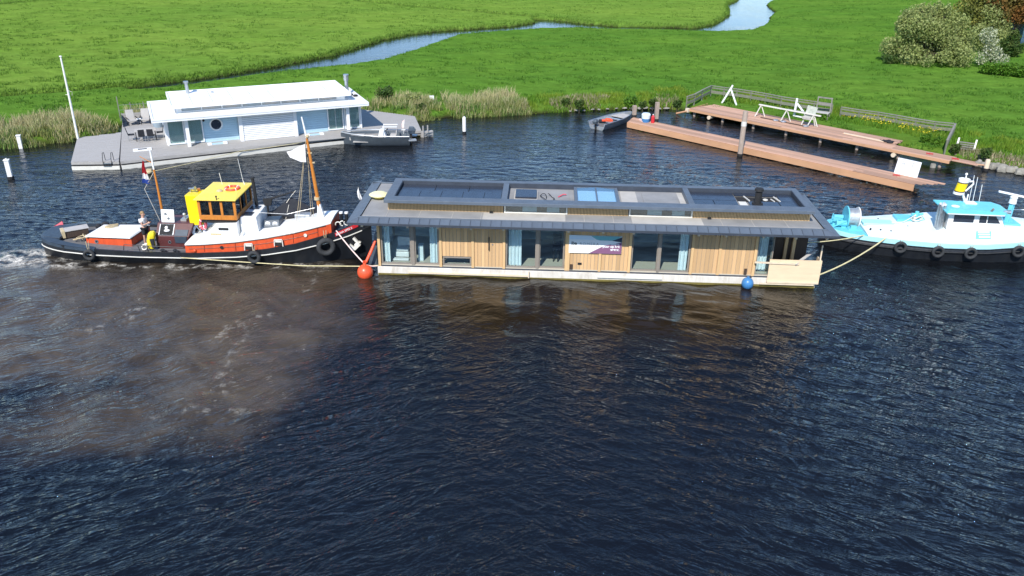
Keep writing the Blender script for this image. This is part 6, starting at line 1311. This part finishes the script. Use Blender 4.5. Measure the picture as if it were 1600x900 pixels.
# white A-frame trestles
def aframe(name, loc, yaw, label, h=1.9, sp=.75):
    t = thing(name, loc, yaw, label, 'trestle')
    MB().beam((-sp, 0, 0), (.15, 0, h), .16, .06, (0, 1, 0)).build('leg', M['white_clean'], t); MB().beam((sp, .07, 0), (-.05, .07, h*.82), .14, .06, (0, 1, 0)).build('leg', M['white_clean'], t)
    return t
aframe('trestle', W(1139, 163, .5), -.7, 'white painted A shaped trestle standing in the grass behind the landing stage', 1.75, .72)
t = thing('bracket_frame', W(1249, 183, .55), -.75, 'white triangular bracket frame standing beside the pale bench', 'frame')
MB().beam((-.5, 0, 0), (-.45, 0, 1.55), .16, .08, (0, 1, 0)).build('upright', M['white_clean'], t); MB().beam((-.5, 0, .05), (1.15, 0, .03), .12, .08, (0, 1, 0)).build('foot', M['white_clean'], t); MB().beam((-.42, .09, 1.1), (.72, .09, .05), .14, .06, (0, 1, 0)).build('brace', M['white_clean'], t)
# long pale pipe rack with boards leaning at its right end
t = thing('pipe_rack', SW(5.9, 2.1, .62), ST_YAW, 'long pale rack rail on splayed legs along the landing stage', 'rack')
MB().beam((-.2, 0, 1.0), (5.4, 0, .98), .16, .09).build('rail', M['offwhite'], t)
for x in (0, 2.4, 4.8): MB().beam((x, 0, 1.0), (x-.3, -.3, 0), .07, .07).build('leg', M['offwhite'], t); MB().beam((x, 0, 1.0), (x+.3, .3, 0), .07, .07).build('leg', M['offwhite'], t)
t = thing('leaning_panel', SW(10.3, 2.2, .62), ST_YAW, 'grey white patchy panel leaning upright at the right end of the pale rack', 'panel')
MB().loft([[(-.45, -.1, .6), (.4, -.1, .55), (.4, -.05, .55), (-.45, -.05, .6)], [(-.38, .2, 1.6), (.5, .2, 1.52), (.5, .25, 1.52), (-.38, .25, 1.6)]]).build('sheet', mat('patchy_sheet', (.40, .42, .36), .8, var=.3, vs=4, dirt=.4, dcol=(.3, .33, .25)), t)
MB().box(-.5, .2, -.25, .1, .5, .75).build('box', M['grey_lumber'], t, bev=.03); MB().beam((-.4, 0, .6), (-.5, -.2, 0), .07, .07).build('leg', M['offwhite'], t); MB().beam((.4, 0, .6), (.5, .2, 0), .07, .07).build('leg', M['offwhite'], t)
t = thing('grey_board', W(1241, 174, 1.0), -.72, 'weathered grey board resting on the fence behind the white bracket', 'board'); MB().box(-.7, .9, -.2, .25, 0, .08).build('board', M['old_wood'], t)
# dark chain-like strip of clamps on the stage
tag(MB().beam(SW(6.2, 1.75, .64), SW(10.3, 1.7, .64), .16, .06).build('dark_batten', M['brown_wall']), 'dark brown batten lying along the landing stage below the pale rack', 'batten')
for k, x in enumerate((7.7, 8.4, 10.4)): tag(MB().ball(SW(x, 1.6, .7), (.24, .14, .1)).box(SW(x, 1.6).x-.1, SW(x, 1.6).x+.12, SW(x, 1.6).y-.1, SW(x, 1.6).y+.08, .62, .78).build('clamp', M['steel']), ('grey clamp on the dark batten, leftmost of three', 'grey clamp on the dark batten, middle of three', 'grey clamp at the right end of the dark batten')[k], 'clamp')
tag(MB().beam(SW(13.5, 1.95, .65), SW(16.8, 1.75, .65), .16, .06).build('pale_timber', M['lumber']), 'pale timber length lying on the landing stage left of the tool heap', 'timber')
tag(MB().tube([SW(16.7+.35*math.cos(t*1.7)+.03*t, 1.85+.18*math.sin(t*1.3), .65+.006*t) for t in range(22)], .04, 5).ball(SW(17.3, 1.7, .7), (.25, .15, .12)).build('tool_heap', M['cloth_black']), 'dark heap of tools and cable at the end of the pale timber on the stage', 'tools')
# old wooden chair frame, ladder
def chairframe(loc, yaw, label, h, w, mm='old_wood'):
    t = thing('timber_chair', loc, yaw, label, 'chair')
    for sx in (-w/2, w/2): MB().beam((sx, 0, 0), (sx, .15, h), .09, .09).build('back_post', M[mm], t); MB().beam((sx, -.7, 0), (sx, -.7, h*.3), .09, .09).build('leg', M[mm], t)
    MB().box(-w/2, w/2, .1, .16, h-.12, h).build('top_slat', M[mm], t); MB().box(-w/2, w/2, .06, .12, h*.62, h*.72).build('middle_slat', M[mm], t)
    for k in range(3): MB().box(-w/2-.05, w/2+.05, -.75+.27*k, -.53+.27*k, h*.3, h*.3+.05).build('seat_slat', M['grey_lumber'], t)
chairframe(W(1284, 184, .5), -.55, 'big weathered timber chair with high open back behind the landing stage', 1.75, 1.15)
t = thing('wooden_steps', W(1508, 234, .5), -.55, 'short weathered wooden steps with two side rails in the bank grass', 'steps')
for sx in (-.6, .6): MB().beam((sx, -.5, 0), (sx, .4, .75), .12, .07).build('side_rail', M['offwhite'], t)
for k in range(4): MB().box(-.55, .55, -.45+.18*k, -.29+.18*k, .12+.12*k, .17+.12*k).build('step', M['old_wood'], t)
# white notice board, red clamps, bucket, canister on the jetty
t = thing('notice_board', JW(22.3, 1.55, .5), JT_YAW, 'white board with faint grey figures standing upright near the right end of the jetty', 'board')
MB().extr([(-.78, 0, 0), (.78, 0, -.02), (.82, .14, 1.05), (-.72, .14, 1.08)], (0, .04, 0)).build('panel', M['white_clean'], t, bev=.005)
for ch, xx in (('A', -.45), ('E', .25)): text('lettering', ch, .4, M['print_grey'], t, (xx, .085, .66)).rotation_euler = (R(83), 0, 0)
def clamps(c, label, mm='red'):
    o = MB()
    for a in (0, 1.1, 2.3): o.beam(c+Vector((-.26*math.cos(a), -.26*math.sin(a), .02)), c+Vector((.26*math.cos(a), .26*math.sin(a), .06)), .03, .03)
    tag(o.build('red_clamp', M[mm]), label, 'clamp')
clamps(JW(21.9, 1.05, .52), 'red clamps lying on the jetty in front of the white board'); clamps(SW(20.6, .8, .62), 'red clamps lying on the right part of the landing stage'); clamps(SW(22.4, .8, .62), 'red clamps at the very end of the landing stage planks')
bk = thing('paint_bucket', JW(1.05, 1.1, .5), 0, 'white and blue bucket near the left end of the jetty', 'bucket')
MB().tube([(0, 0, 0), (0, 0, .3)], [.33, .36], 18).build('lower_band', M['buoy_blue'], bk, smooth=40); MB().tube([(0, 0, .3), (0, 0, .62), (0, 0, .72)], [.36, .38, .3], 18).build('body', M['ice_print'], bk, smooth=40)
cn = thing('gas_canister', JW(1.65, 1.25, .5), 0, 'slim red canister beside the white and blue bucket on the jetty', 'canister')
MB().tube([(0, 0, 0), (0, 0, .5), (0, 0, .58), (0, 0, .66)], [.15, .15, .08, .06], 14).build('bottle', M['red'], cn, smooth=40); MB().tube([(0, 0, .66), (0, 0, .72)], .05, 8).build('valve', M['white'], cn)
tag(MB().beam(JW(.3, 1.3, .56), JW(1.0, .85, .56), .2, .1).build('red_cloth', M['rope_pink']), 'pinkish cloth lying at the left end of the jetty beside the bucket', 'cloth')
# mooring piles
def pile(loc, r, h, label, mm='white_post', cat='mooring post', base=True, sq=False):
    t = thing('mooring_post', loc, .3, label, cat)
    if sq: MB().box(-r, r, -r, r, -.8, h).build('post', M[mm], t, bev=.015)
    else: MB().tube([(0, 0, -.8), (0, 0, h-.06), (0, 0, h)], [r, r*.97, r*.8], 12).build('post', M[mm], t, smooth=50)
    if base: MB().tube([(0, 0, -.3), (0, 0, .16)], r*(1.5 if sq else 1.06), 12).build('wet_base', M['matte_black'], t)
    return t
t = pile(W(17, 279), .14, 1.25, 'white mooring post in the water nearest the left edge of the photo', sq=True); MB().box(-.17, .17, -.17, .17, 1.251, 1.3).tube([(0, 0, 1.3), (0, 0, 1.38)], .05).build('cap', M['white_post'], t)
t = pile(W(33, 231), .13, .92, 'white mooring post standing in front of the reeds at the left', sq=True, base=False); MB().box(-.16, .16, -.16, .16, .921, .97).build('cap', M['white_post'], t)
t = pile(W(725.5, 208), .15, 1.3, 'white mooring post in open water between the white houseboat and the skiff'); MB().tube([(0, 0, 1.3), (0, 0, 1.38)], .05, 8).build('cap', M['white_post'], t)
t = pile(W(1156, 243), .19, 3.35, 'tall weathered wooden pile standing in front of the long jetty', 'pile_wood', 'pile'); MB().tube([(0, 0, 2.25), (0, 0, 2.6)], .195, 12).build('white_patch', M['offwhite'], t)
t = pile(JW(-.75, 1.9), .15, .95, 'short reddish timber post between the skiff and the jetty', 'pile_wood', 'post', sq=True); t = pile(JW(1.4, 2.1), .14, 1.55, 'grey timber post behind the red canister on the jetty', 'pile_wood', 'post', sq=True)
t = pile(W(1540, 266), .17, .8, 'pale sawn post in the water at the right end of the landing stage', 'lumber', 'post')
tag(MB().tube([W(1502, 254, .3), W(1545, 259, .35)], .05, 6).build('red_pipe', M['hardwood_side']), 'reddish pipe between the stage planks and the pale post', 'pipe')
t = pile(SW(21.3, -.1, 0), .2, .22, 'pale stump under the right end of the landing stage', 'stone', 'stump', base=False)
t = thing('bank_marker', W(675, 166, .3), 0, 'small white marker with a dark face among the reeds', 'marker'); MB().box(-.2, .2, -.04, .04, .6, .95).build('plate', M['white_clean'], t); MB().box(-.1, .1, -.06, -.041, .45, .68).build('dark_face', M['matte_black'], t); MB().box(-.05, .05, -.03, .03, -.3, .6).build('stake', M['white_post'], t)
# stones along the water's edge
rv = thing('stone_edging', W(1580, 262, 0), 0, 'row of pale boulders along the foot of the bank at the right edge', 'stones')
def stone(par, p, r, seed):
    rg = random.Random(seed); m_ = MB(); m_.ball((0, 0, 0), (r, r*(.7+.3*rg.random()), r*(.55+.25*rg.random())), 9, 6)
    m_.v = [(x*(1+.16*math.sin(7*y/r+seed)), y*(1+.16*math.sin(6*z/r+seed*2)), z*(1+.14*math.sin(5*x/r+seed))) for x, y, z in m_.v]
    o = m_.build('stone', M['stone'], par, smooth=35, loc=p); o.rotation_euler = (0, 0, rg.random()*6); return o
protos = None
for i in range(30):
    px = 1525+i*4.6+random.random()*3; py = 255.5+(px-1530)*.19+random.random()*4-1; p = W(px, py, .02+.1*random.random())-rv.location
    if i < 6: stone(rv, p, .3+.16*random.random(), i)
    else:
        s = list(rv.children)[i % 6]; k = .7+.6*random.random(); dup(s, rv, p, (0, 0, random.random()*6), (k, k, k))
sv = thing('stone_edging', W(935, 173, 0), 0, 'scattered pale stones along the foot of the bank behind the skiff', 'stones')
for i in range(14):
    px = 885+i*12+random.random()*8; p = W(px, np.interp(px, [880, 940, 1000, 1062], [175, 172, 170, 171])-.6-random.random()*1.2, .12)-sv.location; s = list(rv.children)[i % 6]; k = .45+.5*random.random(); dup(s, sv, p, (0, 0, random.random()*6), (k*1.1, k*.8, k*.5))
# ================================================================== bushes and trees
def leaf_cloud(name, lobes, n, size, mm, parent, loc=None):
    """n small leaf faces through the outer volume of a set of ellipsoid lobes, with gaps"""
    vol = np.array([a*b*c for (_, _, _, a, b, c) in lobes])**.67; pick = RNG.choice(len(lobes), n, p=vol/vol.sum())
    L = np.array(lobes)[pick]; d = RNG.normal(size=(n, 3)); d /= np.linalg.norm(d, axis=1)[:, None]
    rad = RNG.random(n)**.38; cl = fbm(d[:, 0]*2.6+pick*3.3, d[:, 1]*2.6+d[:, 2]*2.1, 3, 3); rad = rad*(.72+.55*cl)
    C = L[:, :3]+d*L[:, 3:]*rad[:, None]; C = C[C[:, 2] > .05]; d = d[:len(C)]; n = len(C)
    nr = RNG.normal(size=(n, 3))*.8+np.array([0, 0, .5]); nr /= np.linalg.norm(nr, axis=1)[:, None]
    a = np.cross(nr, RNG.normal(size=(n, 3))); a /= np.linalg.norm(a, axis=1)[:, None]; b = np.cross(nr, a)
    s = size*(.55+.9*RNG.random(n))[:, None]; V = np.stack([C-a*s*.5, C+b*s*.32, C+a*s*.62, C-b*s*.32], 1).reshape(-1, 3)
    return np_mesh(name, V, np.arange(n*4).reshape(-1, 4), mm, parent)
def tree(name, loc, label, cat, lobes, n, size, mm, trunk=True, h=2.0, r=.2, group=None):
    t = thing(name, loc, RNG.random()*0, label, cat, group)
    leaf_cloud('crown' if trunk else 'foliage', lobes, n, size, mm, t)
    b = MB().tube([(0, 0, -.4), (.1*r, 0, h*.5), (.3*r, .1, h)], [r, r*.8, r*.55], 8)
    for (x, y, z, a, bb2, c) in lobes: b.tube([(.3*r, .1, h*.45), (x*.5, y*.5, h+(z-h)*.45), (x, y, z)], [r*.45, r*.28, r*.08], 5)
    b.build('trunk' if trunk else 'stems', M['bark'], t); return t
F_willow = foliage('willow_leaves', (.19, .24, .07), (.44, .48, .20), (.30, .35, .11), .5, .4)
F_yel = foliage('young_poplar_leaves', (.16, .17, .035), (.30, .28, .06), (.12, .15, .04), .4, .3)
F_cop = foliage('copper_leaves', (.16, .085, .022), (.30, .13, .04), (.16, .15, .04), .3, .3)
F_haw = foliage('hawthorn_blossom', (.30, .34, .17), (.72, .71, .58), (.14, .20, .06), 2.2, .25)
F_bri = foliage('bright_bramble_leaves', (.07, .19, .012), (.15, .28, .03), (.05, .13, .012), .8, .35)
F_dark = foliage('dark_bush_leaves', (.025, .07, .012), (.07, .125, .025), (.10, .13, .03), 1.2, .25)
_r = random.Random(5); wl = []
for i in range(46):
    a_ = _r.random()*6.283; e_ = math.asin(_r.random()*.97); q = .72+.36*_r.random()
    x_, y_, z_ = 4.9*math.cos(a_)*math.cos(e_)*q, 3.2*math.sin(a_)*math.cos(e_)*q, .5+5.1*math.sin(e_)*q*(1-.10*math.cos(a_)); r_ = .75+.75*_r.random(); wl.append((x_+.5, y_, z_, r_*1.15, r_, r_))
for i in range(16):
    x_ = -4+8.5*_r.random(); wl.append((x_, -.6+1.5*_r.random(), 5.6-.11*(x_-.4)**2+.7*_r.random(), .35+.25*_r.random(), .4, .7+.4*_r.random()))
wl += [(-1.5, 0, 2.5, 2.6, 2.0, 2.2), (2, 0, 2.4, 2.8, 2.0, 2.2)]
tree('willow_bush', W(1456, 104, .5)+Vector((0, 2.6, 0)), 'huge loose grey green willow bush in the meadow at the upper right', 'bush', wl, 34000, .24, F_willow, False, 1.4, .2)
tree('poplar_tree', W(1512, 84, .5)+Vector((2, 4, 0)), 'yellowish young tree rising behind the big willow bush', 'tree', [(-1, 0, 4.5, 2.2, 2, 2.2), (1.2, .4, 5.4, 2.2, 2, 2.4), (0, 0, 7.4, 2.0, 1.8, 2.2), (2.2, 0, 3.6, 1.8, 1.6, 1.8)], 9000, .26, F_yel, True, 3.6, .22)
tree('willow_tree', W(1545, 84, .5)+Vector((1, 3, 0)), 'grey green tree between the yellowish tree and the copper tree', 'tree', [(0, 0, 3.6, 2.1, 1.8, 2.2), (-.6, 0, 4.8, 1.6, 1.6, 1.6), (-1.6, -1, 1.8, 1.6, 1.5, 1.7), (.2, -1.2, 1.5, 1.5, 1.2, 1.5), (1.6, 0, 2.8, 1.2, 1.2, 1.6)], 9000, .25, F_willow, True, 2.6, .2)
tree('copper_tree', W(1586, 84, .5)+Vector((1.0, 3, 0)), 'large copper and olive leaved tree cut by the top right corner', 'tree', [(-2.6, 0, 4.6, 2.2, 2.0, 1.8), (-3.2, 0, 6.6, 2.2, 2.0, 2.0), (0, -.4, 5.2, 2.6, 2.2, 1.9), (0, 0, 7.6, 2.8, 2.6, 2.4), (2.8, .4, 6.0, 2.6, 2.4, 2.2), (-1.2, .3, 9.4, 2.6, 2.4, 2.4), (1.8, .2, 9.8, 2.6, 2.4, 2.4), (-3.4, .6, 8.6, 2.0, 2.0, 2.0)], 22000, .3, F_cop, True, 3.4, .34)
hl_ = [(-1.0, 0, 3.6, 1.0, .9, 1.0), (-.5, -.2, 2.5, .9, .8, 1.0), (.1, -.2, 1.6, 1.0, .8, .8), (.9, -.2, 1.0, 1.1, .7, .6), (-1.0, -.1, 1.2, 1.0, .7, .9)]
tree('hawthorn_bush', W(1546, 107, .5)+Vector((.3, .6, 0)), 'white flowering hawthorn at the right flank of the big willow bush', 'bush', hl_, 2400, .19, F_haw, False, 1.2, .07)
tree('dark_bush', W(1578, 92, .5)+Vector((.5, 1.2, 0)), 'dark bush in the shade between the hawthorn and the teal shed', 'bush', [(-.6, 0, 1.2, 1.0, .9, 1.2), (.6, .2, 1.0, 1.2, .9, 1.0), (0, 0, 2.4, .8, .7, .9)], 2600, .22, F_dark, False, .9, .1)
for i, (px, py, k) in enumerate(((1545, 115, 1.0), (1562, 117, 1.1), (1580, 119, 1.15), (1600, 121, 1.2))):
    tree('bramble_bush', W(px, py, .5), ('bright green bramble bush at the right foot of the willow bush', 'bright green bramble bush in front of the hawthorn', 'bright green bramble bush right of the hawthorn foot', 'bright green bramble bush cut by the right edge')[i], 'bush', [(0, 0, .6*k, .95*k, .8, .7*k), (.5, .2, .5, .7, .6, .5), (-.5, .1, .5, .7, .6, .5)], 1500, .2, F_bri, False, .5, .06)
tree('dark_bush', W(1388, 100, .5), 'small dark bush at the left foot of the big willow bush', 'bush', [(0, 0, .5, .7, .6, .55), (.7, .2, .4, .6, .5, .4)], 900, .18, F_dark, False, .4, .05)
for px, py, k, mm, lab in ((602, 162, 1.15, F_dark, 'dark bush in the reeds right of the white houseboat roof'), (647, 168, .95, F_willow, 'grey green bush in the reeds above the small white marker'), (657, 176, .6, F_dark, 'low dark bush in the reeds beside the white marker'),
    (884, 166, .55, F_dark, 'low dark bush on the bank left of the skiff'), (905, 170, .6, F_dark, 'dark leafy clump on the bank above the stern of the skiff'), (985, 171, .85, F_bri, 'bright green leafy clump on the bank above the end of the jetty'), (1004, 170, .5, F_dark, 'small dark clump on the bank behind the bucket'), (1020, 166, .5, F_dark, 'small dark clump on the bank between the bucket and the fence'), (1058, 170, .6, F_dark, 'dark clump at the corner of the long rail fence'),
    (1286, 190, .45, F_bri, 'leafy clump at the foot of the timber chair'), (1446, 225, .6, F_bri, 'leafy clump below the middle of the shorter fence'), (1462, 229, .55, F_bri, 'leafy clump beside the end post of the shorter fence'), (1492, 240, .55, F_dark, 'dark clump between the fence end and the wooden steps'), (1540, 248, .6, F_dark, 'dark clump on the bank above the pale post')):
    tree('bush', W(px, py, .4), lab, 'bush', [(0, 0, .55*k, .6*k, .5*k, .6*k), (.3*k, .1, .9*k, .45*k, .4*k, .5*k), (-.35*k, 0, .8*k, .45*k, .4*k, .5*k)], int(700*k)+150, .13+.04*k, mm, False, .6*k, .04)
# flowering strip inside the shorter fence
F_but = foliage('buttercup_heads', (.62, .5, .02), (.75, .62, .04), None, 1, .2)
P_, d = strip_points(320, [(1300, 198), (1340, 207), (1380, 215), (1430, 228)], .8, 3.6); blades('buttercups', P_+np.array([0, 0, .38]), .06+.05*RNG.random(len(P_)), np.full(len(P_), .09), np.full(len(P_), .8), F_but, seg=1)
# garden shed behind the trees
sh = thing('garden_shed', W(1603, 78, .5)+Vector((2.9, 5.5, 0)), -.2, 'dark teal shed with a brown roof half hidden behind the trees at the right', 'shed')
MB().box(-2.6, 3, 0, 3, -.3, 2.6).build('wall', M['shed_teal'], sh); MB().extr([(-2.9, -.3, 2.55), (3.3, -.3, 2.55), (3.3, 1.5, 3.7), (-2.9, 1.5, 3.7)], (0, 0, .1)).extr([(-2.9, 3.3, 2.55), (3.3, 3.3, 2.55), (3.3, 1.5, 3.7), (-2.9, 1.5, 3.7)], (0, 0, .1)).build('roof', M['brown_wall'], sh)
MB().box(-2.3, -1.9, -.06, -.003, 1.7, 2.1).build('window', M['white_clean'], sh); MB().box(-.6, .4, -.06, -.003, -.2, 2.0).build('door', M['zinc_tub'], sh); MB().box(-2.68, -2.601, -.08, 3.05, -.3, 2.6).box(3.001, 3.08, -.08, 3.05, -.3, 2.6).build('corner_board', M['brick'], sh)
# ================================================================== loose pieces of one kind become parts of their own
def split_parts(names):
    for o in list(scene.objects):
        if o.type != 'MESH' or o.name.split('.')[0] not in names or o.get('kind') == 'stuff': continue
        bm = bmesh.new(); bm.from_mesh(o.data); bm.verts.ensure_lookup_table(); seen = set(); isl = []
        for v in bm.verts:
            if v.index in seen: continue
            st, comp = [v], []; seen.add(v.index)
            while st:
                a = st.pop(); comp.append(a.index)
                for e in a.link_edges:
                    b = e.other_vert(a)
                    if b.index not in seen: seen.add(b.index); st.append(b)
            isl.append(set(comp))
        if len(isl) < 2: bm.free(); continue
        me0 = o.data; co = [v.co.copy() for v in bm.verts]; fs = [[v.index for v in f.verts] for f in bm.faces]; bm.free(); base = o.name.split('.')[0]
        for k, s in enumerate(isl):
            ids = sorted(s); mp = {a: i for i, a in enumerate(ids)}; me = bpy.data.meshes.new(base)
            me.from_pydata([co[i] for i in ids], [], [[mp[i] for i in f] for f in fs if f[0] in s])
            for m_ in me0.materials: me.materials.append(m_)
            if k == 0: o.data = me
            else: c = o.copy(); c.data = me; c.name = base; COL.objects.link(c)
split_parts({'gravel_strip', 'roof_mat', 'roof_divider', 'sliding_stile', 'joint_line', 'rubbing_board', 'roof_upstand', 'well_lining', 'rafter_end', 'membrane_seam', 'loose_timber', 'stay', 'bottom_rail',
             'corner_board', 'pilaster', 'step_end', 'deck_edge', 'shadow_gap', 'bearer', 'ladder_rung', 'swim_step', 'wall_board', 'blind', 'steering_console', 'fascia', 'terrace_wall', 'deck_plug', 'support_pile', 'wheelhouse_wall', 'hull_edge', 'roof_vent', 'wire', 'corner_piles', 'winch_bed'})

GROUPS = {'tyre_fender': 'tyre fenders hung along the boats', 'mooring_post': 'mooring posts and piles in the water', 'mooring_buoy': 'round buoys tied to the timber house', 'life_ring': 'life rings on the tug',
          'garden_chair': 'black chairs round the garden table', 'lounge_chair': 'grey cushioned lounge chairs', 'bush': 'small bushes along the bank', 'bramble_bush': 'bright green bramble bushes', 'tow_rope': 'tow ropes of the convoy',
          'rail_fence': 'grey rail fences on the bank', 'red_clamp': 'red clamps left on the new decks', 'shoes': 'shoes on the tug deck', 'rope_coil': 'rope coils on the boats', 'motor_boat': 'small open motor boats',
          'stone_edging': 'stones along the foot of the bank', 'pennant': 'white flags of the tug', 'person': 'crew of the tug', 'clamp': 'grey clamps on the dark batten', 'mooring_line': 'thin mooring lines', 'dark_bush': 'dark bushes beside the willow', 'wood_block': 'dark blocks on the timber house roof'}
for o in scene.objects:
    b = o.name.split('.')[0]
    if o.parent is None and b in GROUPS and o.get('category') and sum(1 for q in scene.objects if q.parent is None and q.name.split('.')[0] == b) > 1: o['group'] = GROUPS[b]
